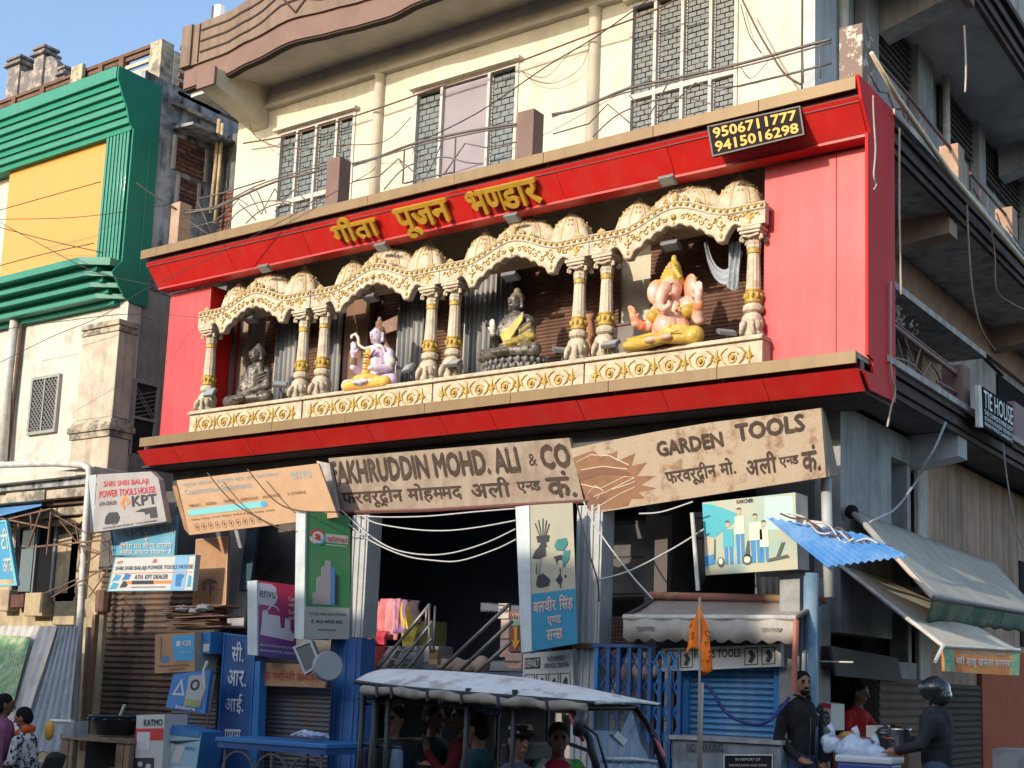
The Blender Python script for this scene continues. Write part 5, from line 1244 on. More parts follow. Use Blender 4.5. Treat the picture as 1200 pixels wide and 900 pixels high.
# street name-board of the tie shop, standing on the lower balcony
tb = Board(PX(1150,452,-4.45), PX(1187,476,-4.45), PX(1187,523,-4.45), PX(1152,500,-4.45), .05)
t = thing('tie_shop_sign', 'black sign with bold white letters on the lower street balcony', 'sign', PX(1150,500,-4.45))
tb.panel(M('matt_black_board', (.012,.012,.013), .95, spec=.1), t); m_wl = M('white_letter', (.70,.69,.66), .5)
tb.text('TIE HOUSE', .04, .50, .97, .93, m_wl, t, d=.01)
tb.text('THE COMPLETE MENS SHOP', .04, .33, .96, .45, m_wl, t, d=.01); tb.text('SCHOOL BLAZER TIES BELTS', .04, .19, .96, .29, m_wl, t, d=.01); tb.text('READYMADE GARMENTS', .04, .06, .96, .15, m_wl, t, d=.01)
MB().hexa([PX(1147,451,-4.45), PX(1150,452,-4.45), PX(1152,501,-4.45), PX(1148,500,-4.45)], [p+Vector((-.05,0,0)) for p in (PX(1147,451,-4.45), PX(1150,452,-4.45), PX(1152,501,-4.45), PX(1148,500,-4.45))]).build('pale_edge_strip', m_pipe, t)
tag(MB().box(-4.72, -4.62, PX(1188,500,-4.62).y+.05, 34, 5.29, 5.78).build('pinkish_parapet', M('plum_grey_parapet', (.30,.21,.21), .85, c2=(.22,.16,.16), scale=3)), 'plum grey balcony parapet beyond the black sign', 'parapet')
# ================================================================ signs and shop fronts of the ground floor
m_wht = M('sign_white', (.52,.51,.48), .55, c2=(.5,.47,.42), scale=5, amt=.5); m_redl = M('sign_red', (.55,.03,.03), .5); m_orl = M('sign_orange', (.70,.20,.04), .5)
m_inkb = M('sign_ink', (.03,.03,.035), .6); m_skyb = M('sign_sky_blue', (.05,.30,.50), .45, c2=(.04,.26,.45), scale=4); m_blue = M('sign_blue', (.03,.16,.38), .5)
m_cardb = M('cardboard', (.40,.235,.13), .9, c2=(.30,.17,.09), scale=4, amt=.7, bump=.1); m_carde = M('cardboard_dark', (.22,.14,.08), .9)
# 1 grey board: power tools
b = pb((114,556),(184,552),(195,611),(109,624), 11.55, 11.65, t=.10)
t = thing('tool_shop_sign', 'pale grey sign with red lettering and an orange diamond, topmost left of the red front', 'sign', b.m(.5,0))
m_pg = M('pale_grey_sheet', (.36,.33,.315), .6, c2=(.29,.27,.26), scale=3, amt=.6, streak=.2)
MB().prism([(0,0),(1,0),(1,.84),(.90,1),(0,1)], b.m, 0, -.1).build('panel', m_pg, t)
MB().hexa([P(103,557,11.5),P(113,556,11.55),P(109,624,11.55),P(106,624,11.5)],[P(103,557,11.6),P(113,556,11.65),P(109,624,11.65),P(106,624,11.6)]).build('folded_edge', M('edge_grey_blue', (.36,.40,.42), .5), t)
b.text('SHRI SHRI BALAJI', .12, .74, .84, .87, m_redl, t, bold=.03); b.text('POWER TOOLS HOUSE', .06, .58, .93, .71, m_redl, t, bold=.03)
b.text('ATH DEALER:', .07, .44, .34, .51, m_inkb, t); b.text('KPT', .56, .36, .93, .56, m_inkb, t, bold=.05)
b.polys([[(.38,.45),(.46,.60),(.54,.45),(.49,.40),(.49,.45),(.455,.51),(.43,.45),(.455,.38),(.44,.33)]], m_orl, t, 'diamond_logo')
b.polys([[(.16,.12),(.20,.10),(.36,.12),(.38,.20),(.34,.30),(.22,.31),(.17,.24)]] + ring(.30,.12,.05,.04,.6,8), m_inkb, t, 'compressor_picture'); b.polys([[(.60,.26),(.68,.30),(.90,.31),(.90,.10),(.80,.10),(.80,.20),(.74,.18),(.72,.24)]], m_inkb, t, 'drill_picture')
b.text('DLW HOME PERFORMANCE   TOOLS MACHINERY', .14, .025, .90, .06, m_inkb, t)
# 2 blue sign with white Hindi letters behind
b = pb((128,612),(208,603),(205,652),(133,651), 11.9, t=.03)
t = thing('blue_hindi_sign', 'blue sign with bold white Hindi letters partly hidden behind the pale grey sign', 'sign', b.m(.5,0)); b.panel(M('faded_blue_sheet', (.10,.32,.48), .55, c2=(.2,.42,.55), scale=5), t); b.frame(M('teal_frame', (.12,.30,.36), .5), t, w=.03)
b.text('लाट एण~ड टूल~स वाला', .06, .40, .97, .95, m_wht, t, d=.01); b.text('बोरिंग पंप मोटर मरमत', .12, .20, .95, .37, m_wht, t, d=.01); b.text('मशीन सामान मिलता है', .12, .02, .95, .18, m_wht, t, d=.01)
# 3 white and blue board below
b = pb((135,653),(230,650),(226,692),(126,693), 11.5, 11.55, t=.08)
t = thing('tool_dealer_board', 'white board with dark slanted lettering and a blue band, under the pale grey sign', 'sign', b.m(.5,0)); b.panel(m_wht, t); b.frame(M('cyan_edge', (.15,.42,.50), .5), t, w=.012, d=.006)
b.polys([[(.74,.03),(.90,.03),(.92,.97),(.76,.97)]], M('soft_blue_print', (.20,.38,.58), .5), t, 'blue_band'); m_wd = M('ink_navy', (.04,.05,.09), .5)
b.text('SHRI SHRI BALAJI POWER TOOLS HOUSE', .04, .58, .98, .73, m_wd, t, d=.009, bold=.02); b.rect(.03,.515,.97,.53, m_orl, t, 'thin_line', d=.006)
b.text('ATH. KPT DEALER', .30, .34, .70, .47, m_wd, t, bold=.02); b.rect(.22,.21,.76,.29, m_orl, t, 'orange_bar', d=.005); b.rect(.28,.20,.54,.30, m_inkb, t, 'black_bar', d=.008); b.text('BAHADURGANJ PRAYAGRAJ', .28, .08, .68, .13, m_wd, t)
b.text('KPT', .05, .80, .12, .88, m_redl, t); b.text('ॐ', .48, .80, .54, .92, m_redl, t)
for c, u, v in ((m_skyb,.08,.40),(m_blue,.20,.42),(m_skyb,.07,.16),(m_inkb,.19,.20)): b.polys([[(u-.05,v-.1),(u+.03,v-.08),(u+.05,v+.06),(u-.02,v+.1)]], c, t, 'tool_picture')
b.polys([[(.80,.12),(.86,.12),(.86,.30),(.89,.44),(.84,.48),(.79,.44)]], m_blue, t, 'tool_picture', d=.008); b.polys([[(.93,.10),(.97,.12),(.97,.40),(.94,.44)]], m_skyb, t, 'tool_picture')
# 4 large sun-faded board of construction equipment
b = pb((207,563),(373,543),(396,606),(222,627), 11.45, 11.6, t=.03)
t = thing('construction_board', 'large faded orange-tan board with a turquoise bar and grey lettering', 'sign', b.m(.5,0))
m_fad = M('sun_faded_board', (.43,.25,.125), .6, c2=(.50,.32,.19), scale=1.6, amt=.8, streak=.25, c3=(.45,.25,.12)); b.panel(m_fad, t, nu=4)
MB().hexa([P(202,570,11.6),P(207,569,11.5),P(222,627,11.5),P(216,620,11.6)], [P(206,572,11.9),P(211,569,11.8),P(226,625,11.8),P(220,620,11.9)]).build('box_side', m_cardb, t)
m_gt = M('faded_grey_print', (.33,.35,.33), .6); m_tq = M('turquoise_bar', (.16,.48,.50), .5); m_gray2 = M('faded_slate_print', (.22,.30,.33), .6)
b.text('रायूटाल हलिस्तान फखरुद्दीन भूतान अली कॉम्पलेक्स', .05, .83, .74, .95, M('pale_faded_letter', (.46,.33,.22), .6), t, name='faded_lettering') if False else b.text('रायूटाल हलिसटान फखरूदीन महान अली कामपलेकस', .04, .84, .72, .95, m_gt, t, name='faded_lettering')
b.text('Construction Equipments', .04, .68, .52, .82, m_gray2, t); b.text('envu', .80, .76, .93, .90, m_gray2, t, bold=0)
for s_, a, w_ in (('MIDAS', .05,.08),('AGENDA',.17,.08),('TEMPER',.30,.08),('RESPONSAR',.42,.12),('MAXFORCE',.57,.12),('K-OTHRINE',.74,.12)): b.text(s_, a, .485+a*.0, a+w_, .54, M('faded_brown_print', (.20,.10,.05), .6), t)
b.poly([(.03,.35),(.03,.42),(.05,.445),(.56,.445),(.58,.42),(.58,.36),(.56,.335),(.05,.335)], m_tq, t, 'turquoise_bar'); b.polys([circle(.565,.39,.022,.05,12)], m_skyb, t, 'bar_end', d=.007)
for k, s_ in enumerate(('Termite','Cockroach','Mosquito','Flies','Bedbug','Rodent','Snake','Wood Borer')): b.text(s_, .04+.075*k, .245, .10+.075*k, .28, _mats['faded_brown_print'], t)
mbp = []
for k in range(10): mbp += ring(.07+.048*k, .12, .018, .065, .85, 12) 
b.polys(mbp, _mats['faded_brown_print'], t, 'picture_rings'); b.polys([circle(.07+.048*k, .12, .006, .03, 5) for k in range(10)], m_inkb, t, 'ring_pictures'); b.text('TRY NEWER SOLUTIONS', .74, .05, .92, .09, _mats['faded_brown_print'], t)
# grey upright strip between the boards
b = pb((371,540),(386,543),(397,605),(383,602), 12.0, t=.05); t = thing('grey_upright_board', 'narrow grey upright board between the orange-tan board and the long name board', 'board', b.m(.5,0)); b.panel(m_midgrey, t)
# 5 long painted name board
b = pb((385,537),(667,513),(684,587),(395,601), 12.12, 12.02, t=.05, tilt=.06)
t = thing('long_name_board', 'long beige painted board with brown English letters above brown Hindi letters', 'sign', b.m(.5,0))
m_bb = M('beige_painted_board', (.34,.275,.21), .8, c2=(.24,.185,.135), scale=3, amt=.8, streak=.45, c3=(.22,.12,.07), bump=.15); b.panel(m_bb, t, nu=4)
m_bl = M('brown_sign_letter', (.06,.04,.03), .8, c2=(.11,.075,.058), scale=8)
b.text('FAKHRUDDIN MOHD. ALI', .0, .50, .80, .94, m_bl, t, bold=.085); b.text('&', .835, .60, .865, .80, m_bl, t); b.text('CO', .88, .52, .99, .93, m_bl, t, bold=.09)
BOLDW = .06; b.text('फरवरूद_दीन मोहम~मद', .035, .06, .555, .44, m_bl, t); b.text('अली', .59, .12, .745, .46, m_bl, t); b.text('एन~ड', .77, .16, .86, .36, m_bl, t); b.text('कं.', .88, .06, .985, .50, m_bl, t)
tag(MB().tube([P(385,601,12.0), P(500,598,12.0), P(690,587,12.0)], .025, 6).build('support_bar', m_railbr), 'rust brown bar under the long beige name board', 'bar')
# 6 garden tools board
b = pb((668,526),(962,478),(968,559),(692,602), 12.0, 11.9, t=.05, tilt=.05)
t = thing('garden_tools_board', 'weathered cream board lettered GARDEN TOOLS with a rusty painted cutter', 'sign', b.m(.5,0))
m_gb = M('peeling_cream_board', (.41,.32,.225), .85, c2=(.22,.11,.055), scale=4.5, amt=.8, streak=.2, c3=(.35,.18,.09), bump=.3, lo=.54, hi=.66)
MB().prism([(0,0),(.5,.0),(1,0),(1,1),(.8,1.02),(.6,1.05),(.4,1.05),(.2,1.03),(.0,1.0)], b.m, 0, -.05).build('panel', m_gb, t)
b.text('GARDEN', .36, .66, .63, .90, m_bl, t, bold=.085); b.text('TOOLS', .68, .70, .94, .97, m_bl, t, bold=.085)
b.text('फरवरूद_दीन मो.', .37, .18, .66, .50, m_bl, t); b.text('अली', .70, .17, .82, .50, m_bl, t); b.text('एन~ड', .83, .22, .905, .38, m_bl, t); b.text('कं.', .915, .10, .985, .50, m_bl, t)
m_rp = M('rust_orange_paint', (.27,.14,.075), .8, c2=(.20,.105,.06), scale=6, amt=.8); m_rp2 = M('dark_rust_paint', (.20,.10,.06), .8)
b.polys([[(0,.05),(.12,.02),(.18,.03),(.20,.12),(.26,.10),(.24,.20),(.32,.22),(.26,.30),(.33,.40),(.25,.44),(.31,.62),(.24,.60),(.27,.78),(.18,.70),(.20,.86),(.12,.80),(.10,.92),(.0,.86)]], m_rp, t, 'painted_hand', d=.003)
b.polys([[(.0,.62),(.12,.66),(.22,.52),(.23,.46),(.10,.55),(.0,.50)], [(.02,.30),(.10,.20),(.05,.10),(.01,.12)]], m_rp2, t, 'painted_shears', d=.006)
mbl = MB()
for pl in ([(.01,.78),(.08,.86),(.16,.80),(.23,.62),(.22,.56),(.12,.66),(.02,.66)], [(.0,.45),(.08,.34),(.20,.46),(.24,.42),(.10,.28),(.04,.24)], [(.13,.30),(.24,.36),(.23,.28),(.16,.22),(.06,.10),(.02,.06)], [(.02,.30),(.06,.40),(.09,.30),(.05,.2)]):
    mbl.tube([b.m(u, v, .006) for u, v in pl], .006, 4)
mbl.build('white_outline', M('cream_line', (.70,.60,.45), .7), t, kind='stuff')
b2 = pb((962,482),(967,482),(983,556),(972,558), 11.95, 12.5, t=.03); tt = thing('slanting_batten', 'beige batten slanting behind the right end of the cream board', 'batten', b2.m(.5,0)); b2.panel(m_bb, tt)
BOLDW = .04
# 7 projecting green light box
def boxsign(name, label, sTL, sTR, sBR, sBL, fTR, fBR, YF, YB, mat_edge, mat_face):
    t = thing(name, label, 'sign', P(*sBL, YF))
    MB().hexa([P(*sTL,YF),P(*sTR,YF),P(*sBR,YF),P(*sBL,YF)], [P(*sTL,YF)+Vector((0,YB-YF,0)),P(*sTR,YF)+Vector((0,.02,0)),P(*sBR,YF)+Vector((0,.02,0)),P(*sBL,YF)+Vector((0,YB-YF,0))]).build('front_edge', mat_edge, t)
    b = Board(P(*sTR,YF+.01), P(*fTR,YB), P(*fBR,YB), P(*sBR,YF+.01), .02); b.panel(mat_face, t, 'face'); return t, b
m_edge = M('pale_edge_sheet', (.55,.60,.60), .5, c2=(.40,.46,.48), scale=4, amt=.6, streak=.25)
m_gf = M('green_sign_face', (.035,.20,.07), .4, c2=(.08,.22,.09), scale=1.5, amt=.8)
t, b = boxsign('green_light_box', 'tall projecting green sign with a round red and blue emblem and a printed tower', (347,600),(358,598),(356,749),(345,748), (411,605),(409,749), 11.3, 11.9, m_edge, m_gf)
b.rect(0,0,1,.25, M('greyish_sign_foot', (.40,.40,.34), .6), t, 'foot_band'); b.polys(ring(.27,.80,.17,.062,.78,20,.6,3.0), m_redl, t, 'emblem_arc', .008); b.polys(ring(.27,.80,.17,.062,.78,20,3.2,4.4), m_wht, t, 'emblem_arc', .008); b.polys(ring(.27,.80,.17,.062,.78,20,4.6,6.7), m_skyb, t, 'emblem_arc', .008)
b.polys([circle(.27,.80,.125,.048,20)], m_wht, t, 'emblem_disc', .006); b.text('a', .20, .775, .34, .825, m_redl, t, bold=.05, d=.010)
b.rect(.44,.765,.95,.835, M('soft_grey_plate', (.42,.42,.38), .5), t, 'name_plate', .005); b.text('ashirvad', .48, .775, .92, .825, m_redl, t, bold=.01, d=.008); b.rect(.45,.745,.9,.75, m_wht, t, 'thin_line')
m_twr = M('tower_print', (.32,.30,.31), .6); b.polys([[(.18,.27),(.18,.36),(.26,.36),(.26,.48),(.36,.50),(.36,.56),(.44,.58),(.44,.62),(.56,.62),(.56,.27)]], m_twr, t, 'tower_picture', .006); b.polys([[(.56,.27),(.56,.58),(.66,.56),(.66,.27)]], M('tower_blue', (.08,.22,.45), .5), t, 'tower_picture', .006); b.polys([[(.66,.27),(.66,.52),(.74,.50),(.74,.27)]], m_inkb, t, 'tower_picture', .006)
b.text('TOTAL PIPE SOLUTIONS', .08, .185, .92, .205, m_inkb, t); b.text('मे. भारत मशीनरी सटोर', .15, .12, .85, .155, m_inkb, t); b.text('PRAYAGRAJ', .3, .06, .7, .08, m_inkb, t)
# 8 purple light box
m_pf = M('purple_sign_face', (.12,.04,.16), .35); nt_ = m_pf.node_tree
tc = nt_.nodes.new('ShaderNodeNewGeometry'); sp = nt_.nodes.new('ShaderNodeSeparateXYZ'); mr = nt_.nodes.new('ShaderNodeMapRange'); mxx = nt_.nodes.new('ShaderNodeMix'); mxx.data_type = 'RGBA'
nt_.links.new(tc.outputs['Position'], sp.inputs[0]); nt_.links.new(sp.outputs[2], mr.inputs['Value']); mr.inputs['From Min'].default_value = 2.05; mr.inputs['From Max'].default_value = 2.95
mxx.inputs['A'].default_value = (.05,.035,.19,1); mxx.inputs['B'].default_value = (.42,.02,.06,1); nt_.links.new(mr.outputs[0], mxx.inputs['Factor']); nt_.links.new(mxx.outputs['Result'], nt_.nodes['Principled BSDF'].inputs['Base Color'])
t, b = boxsign('purple_light_box', 'projecting purple and crimson sign with a pale rounded name plate', (290,681),(301,680),(301,768),(290,767), (347,686),(347,773), 11.1, 11.6, m_edge, m_pf)
b.poly([(0,.68),(.38,.68),(.48,.73),(.52,.80),(.48,.93),(.38,.97),(0,.97)], M('lavender_grey_plate', (.45,.43,.48), .5), t, 'name_plate'); b.text('envu', .07, .78, .46, .87, m_inkb, t, bold=0, d=.008)
b.polys([[(.08,.28),(.92,.24),(.95,.33),(.85,.38),(.85,.52),(.72,.54),(.70,.40),(.60,.40),(.58,.56),(.28,.56),(.26,.62),(.14,.60),(.12,.42)]], M('white_bottles_print', (.52,.48,.52), .5), t, 'product_picture'); b.polys(ring(.42,.62,.14,.07,.8,12,0,pi), m_wht, t, 'product_picture')
for k, s_ in enumerate(('Com','dej','Sch','pest')): b.text(s_, .80, .78-.09*k, .98, .84-.09*k, m_wht, t, d=.008)
b.text('BROAD SPECTRUM SOLUTION', .08, .13, .95, .16, m_wht, t); b.text('BAYER ENVIRONMENTAL SCIENCE'.replace('BAYER ',''), .08, .06, .95, .09, m_wht, t)
# 9 upright brown carton sheet and its neighbours
b = pb((230,632),(268,628),(265,709),(226,709), 12.0, t=.03); t = thing('upright_carton', 'tall brown carton with a grey umbrella print, right of the white tool board', 'carton', b.m(.5,0)); b.panel(m_cardb, t)
b.frame(M('carton_edge', (.48,.32,.22), .9), t, w=.02, d=.006); m_um = M('grey_carton_print', (.12,.11,.09), .8)
b.poly([(.22,.30),(.26,.35),(.38,.39),(.52,.39),(.66,.36),(.74,.32),(.48,.31)], m_um, t, 'umbrella_print'); b.polys([[(.49,.14),(.54,.14),(.54,.31),(.49,.31)], [(.26,.22),(.38,.22),(.38,.28),(.26,.28)]]+ring(.60,.25,.05,.025,.5,10)+[[(.66,.21),(.84,.22),(.84,.23),(.66,.22)]], m_um, t, 'print_marks')
b = pb((270,600),(300,596),(285,735),(266,735), 12.35, t=.04); t = thing('grey_sheet', 'grey sheet standing behind the tall brown carton', 'sheet', b.m(.5,0)); b.panel(m_grey, t)
b = pb((291,600),(305,600),(292,690),(280,692), 12.3, t=.05); t = thing('teal_door_leaf', 'dark teal door leaf behind the purple sign', 'door', b.m(.5,0)); b.panel(M('dark_teal_paint', (.02,.06,.09), .6), t)
# 10 cardboard with Hindi letters
b = pb((297,776),(384,780),(381,806),(296,803), 11.45, 11.55, t=.02); t = thing('hindi_carton_sign', 'orange-brown carton strip with red Hindi letters below the purple sign', 'sign', b.m(.5,0)); b.panel(m_cardb, t, nu=3); b.text('रतन मशीनरी कामपनी', .08, .26, .92, .74, M('dull_red_letter', (.35,.06,.03), .7), t)
# 11 grey flood panel and round lamp
b = pb((344,758),(365,750),(377,779),(358,791), 11.0, t=.05); t = thing('grey_flood_panel', 'tilted grey square flood lamp hanging under the green sign', 'lamp', b.m(.5,.5)); b.panel(M('dark_lamp_glass', (.10,.11,.12), .3, spec=.6), t, bevel=.01); b.frame(M('light_lamp_rim', (.40,.42,.43), .5), t, w=.03)
c_ = P(384,781,10.9); t = thing('round_lamp', 'round grey lamp seen edge-on beside the square flood lamp', 'lamp', c_)
MB().lathe([(.01,-.05),(.16,-.05),(.175,-.03),(.175,.03),(.16,.05),(.01,.05)], c_, 20, ax=(.85,-.5,.15)).build('drum', M('lamp_drum_grey', (.28,.30,.31), .5, metal=.2), t, smooth=False)
# 12 pile of flattened cartons on the blue kiosk, KSB carton
t = thing('flattened_cartons', 'untidy pile of flattened cartons and rags on the blue kiosk', 'cartons', P(225,738,11.6)); random.seed(5)
for i in range(13):
    x0 = 182+random.uniform(0,22); x1 = 252+random.uniform(-12,14); y = 737-i*2.1; a, c = P(x0, y, 11.35+random.uniform(0,.25)), P(x1, y-random.uniform(-2,3), 11.5)
    d = (c-a); MB().obox(a, d, Vector((random.uniform(-.08,.08), .38, 0)), Vector((0,0,.014))).build('carton_sheet', m_cardb if i % 3 else M('pink_brown_card', (.48,.27,.20), .9), t)
mb = MB()
for i, (x_, y_, r_) in enumerate(((215,713,.07),(240,712,.075),(228,716,.06))):
    o_ = len(mb.v); mb.sphere((0,0,0), r_, 22, 14, (1.7,.9,.55)); c_ = P(x_, y_, 11.45)
    for j in range(o_, len(mb.v)):
        v = mb.v[j]; k_ = 1+.22*sin(v[0]*70+i*2)+.15*sin(v[2]*110+v[1]*60); mb.v[j] = (v[0]*k_+c_.x, v[1]*k_+c_.y, v[2]*k_+c_.z)
for i in range(0): mb.tube(curve([P(213+i*13, 712+i%2*2, 11.4), P(221+i*12, 708-i%2*3, 11.42), P(232+i*11, 710, 11.5), P(240+i*9, 714, 11.5), P(243+i*8, 719, 11.45)]), [.02+.03*abs(sin(j*.7+i))*(1-j/24) for j in range(21)], 8, flat=.6)
mb.build('rag', M('off_white_rag', (.55,.48,.42), .9, c2=(.38,.33,.3), scale=8), t, smooth=True, kind='stuff')
def carton(name, label, TL, TR, BR, BL, Y, side, depth=.35, mat=m_cardb, ms=None):
    b = pb(TL, TR, BR, BL, Y, t=.01); t = thing(name, label, 'carton', b.m(.5,0)); q = [b.m(0,1,-.0), b.m(1,1), b.m(1,0), b.m(0,0)]
    MB().hexa([p-b.n*.0-Vector((0,-.012,0)) for p in q], [p+Vector((0,depth,0)) for p in q]).build('box', ms or mat, t); b.panel(mat, t, 'front'); return t, b
t, b = carton('pump_carton', 'brown carton with a bright blue print, beside the top of the blue kiosk', (182,743),(229,741),(228,787),(181,789), 11.1, 0, ms=M('grey_side_card', (.30,.30,.28), .9)); b.c = b.c
b.poly([(.42,.92),(.98,.95),(.98,.28),(.50,.30)], M('bright_blue_print', (.03,.28,.52), .5), t, 'blue_print'); b.text('KSB', .70, .66, .92, .80, m_wht, t, bold=.06, d=.009); b.polys([circle(.60,.73,.06,.08,10)], m_wht, t, 'round_mark', .008)
b.text('Complete Pumps', .62, .46, .93, .53, m_wht, t, d=.009); b.polys([[(.18,.28),(.34,.26),(.38,.38),(.30,.46),(.20,.40)]], m_blue, t, 'pump_picture'); b.polys([[(.14,.30),(.14,.9),(.17,.9),(.17,.3)]], m_carde, t, 'print_rule'); b.text('BHARAT MACHINERY COMPANY', .12, .15, .88, .20, m_carde, t); b.text('Mo. 9839022147', .36, .06, .76, .11, m_carde, t)
t, b = carton('small_blue_carton', 'small blue and white carton between the brown pump carton and the blue column', (238,741),(247,740),(246,766),(237,766), 11.2, 0, mat=m_blue); b.rect(.1,.1,.9,.45, m_wht, t, 'white_print')
# 13 blue kiosk: column panel with Hindi letters, header box, shutters
m_kb = M('kiosk_blue_paint', (.02,.085,.26), .45, c2=(.015,.06,.19), scale=3, amt=.7, streak=.3, c3=(.05,.12,.25)); m_kb2 = M('kiosk_blue_light', (.03,.17,.42), .45, c2=(.03,.13,.34), scale=4)
kt = thing('blue_kiosk', 'blue painted metal kiosk with white Hindi letters down its column', 'kiosk', P(275,900,11.6))
b = pb((263,742),(300,746),(292,905),(252,905), 11.35, 11.4, t=.25); b.panel(m_kb, kt, 'column'); b.frame(m_kb2, kt, w=.02, d=.012)
for s_, u0, v0, u1, v1 in (('सी.', .30,.80,.68,.95), ('आर.', .22,.62,.80,.74), ('आई.', .20,.42,.76,.57), ('पम~पस', .24,.21,.72,.31)): b.text(s_, u0, v0, u1, v1, M('pale_kiosk_letter', (.50,.52,.56), .6), kt, d=.018)
MB().hexa([P(238,741,11.45),P(263,742,11.45),P(262,770,11.45),P(238,768,11.45)], [p+Vector((0,.3,0)) for p in (P(238,741,11.45),P(263,742,11.45),P(262,770,11.45),P(238,768,11.45))]).build('header_box', m_kb, kt)
b = pb((299,775),(305,775),(300,905),(292,905), 11.38, t=.12); b.panel(m_kb2, kt, 'side_rail')
m_ksh = M('dull_kiosk_shutter', (.11,.12,.14), .8, c2=(.15,.10,.08), scale=3, amt=.7)
a, c = P(305,850,11.75), P(386,850,11.75); shutter('kiosk_shutter', 'blue-grey slatted shutter between the blue column and the blue post', a.x, c.x, .5, P(340,800,11.75).z+.1, 11.75, m_ksh, step=.055)
a, c = P(200,860,11.75), P(252,860,11.75); shutter('kiosk_shutter', 'narrow dark slatted shutter left of the blue column', a.x, c.x, .5, P(225,828,11.75).z+.55, 11.75, m_ksh, step=.055)
# dark big shutter on the left
m_dsh = M('black_brown_shutter', (.10,.075,.062), .8, c2=(.19,.115,.075), scale=2.5, amt=.8, streak=.3)
a, c = P(112,780,12.45), P(255,780,12.45); shutter('big_dark_shutter', 'large dark slatted shutter behind the black tub and cartons', a.x, c.x, .5, 3.35, 12.45, m_dsh, step=.085, amp=.03)
tag(MB().box(a.x-.2, -14.0, 12.5, 12.6, 3.36, 4.5).build('shutter_hood', m_interior), 'dark hood board over the large dark shutter', 'hood')
# wooden uprights beside it
for i, (x0, y0_, x1, y1_, w_, mt) in enumerate(((124,690,108,880,.10,m_oldtan),(112,720,100,880,.07,m_cardb),(104,735,96,880,.05,m_oldtan),(117,700,103,880,.04,m_carde))):
    o = MB().beam(P(x0,y0_,11.9+.05*i), P(x1,y1_,11.9+.05*i), w_, .06, up=(0,1,0)).build('wooden_post', mt); tag(o, ('broad pale wooden post left of the dark shutter','brown wooden post between the pale ones','thin pale post beside the grey sheets','dark thin post against the dark shutter')[i], 'post')
o = MB().lathe([(.11,-.3),(.12,0),(.05,.03)], P(122,693,11.85), 10).build('rusty_ball', _mats['rusted_angle_iron']); tag(o, 'rust-orange round post head beside the white board', 'post')
# bracket sign with triangle, leaning black fin, tilted carton, red and white carton
b = pb((203,790),(247,785),(240,836),(194,829), 11.0, t=.05); t = thing('blue_bracket_sign', 'small blue sign with a white triangle and a taped meter, below the brown pump carton', 'sign', b.m(.5,0)); b.panel(M('mid_blue_sheet', (.03,.16,.42), .5, c2=(.05,.22,.5), scale=5), t)
b.polys([[(.10,.38),(.42,.38),(.27,.85)]], m_wht, t, 'triangle'); b.polys([[(.17,.44),(.35,.44),(.27,.70)]], m_blue, t, 'triangle_core', .007); b.rect(.48,.12,.88,.90, M('meter_plate_grey', (.35,.36,.36), .6), t, 'meter_plate', .02); b.polys(ring(.68,.66,.12,.14,.6,12), m_inkb, t, 'meter_dial', .025); b.rect(.50,.14,.84,.30, M('olive_label', (.30,.28,.10), .6), t, 'label_strip', .025); b.text('Indore', .30, .03, .80, .13, m_wht, t, d=.03, bold=.04)
tag(MB().tube([P(243,775,10.9),P(239,785,10.9),P(240,805,10.9),P(234,830,10.9)], .02, 6).build('hanging_rope', m_pipe, smooth=True), 'white cord hanging over the small blue sign', 'cord')
tag(MB().tube([P(252,790,11.0),P(245,835,11.0),P(238,885,10.95)], .014, 6).build('iron_rod', m_rail, smooth=True), 'thin iron rod leaning before the narrow shutter', 'rod')
b = pb((192,830),(200,850),(192,905),(179,905), 10.9, t=.03); t = thing('black_fin', 'black leaning panel between the red carton and the tilted blue carton', 'panel', b.m(.5,0)); MB().prism([(0,0),(1,0),(1,.8),(.5,1.02),(.25,.6)], b.m, 0, -.03).build('panel', m_blk, t)
t, b = carton('tilted_blue_carton', 'open blue and white carton tilted against the kiosk', (201,850),(236,858),(229,905),(184,903), 10.7, 0, mat=M('pale_cyan_print', (.28,.45,.52), .6), ms=m_blue)
b.poly([(.0,.80),(.95,.86),(1,1),(.05,1.02)], m_blue, t, 'blue_flap', .01); b.poly([(.05,.66),(.6,.74),(.95,.80),(.3,.62)], m_inkb, t, 'open_slot', .012); b.polys([[(.12,.15),(.2,.15),(.28,.62),(.2,.62)],[(.28,.18),(.55,.2),(.6,.6),(.34,.58)],[(.1,.05),(.9,.08),(.9,.12),(.1,.1)]], m_wht, t, 'white_print'); b.text('METRO', .62, .52, .9, .60, m_blue, t)
t, b = carton('red_white_carton', 'white carton with a red band beside the wooden table', (160,838),(193,837),(190,905),(158,905), 10.6, 0, mat=m_wht)
b.text('KATMO', .28, .80, .95, .92, m_inkb, t, bold=.06); b.rect(0,.55,.99,.76, m_redl, t, 'red_band'); b.rect(.05,.38,.52,.70, M('paper_note', (.60,.57,.55), .8), t, 'pasted_note', .006); b.rect(0,.0,.7,.25, m_inkb, t, 'black_print'); b.polys([circle(.2,.14,.09,.05,9), circle(.5,.1,.1,.05,9)], m_wht, t, 'print_blobs', .007)
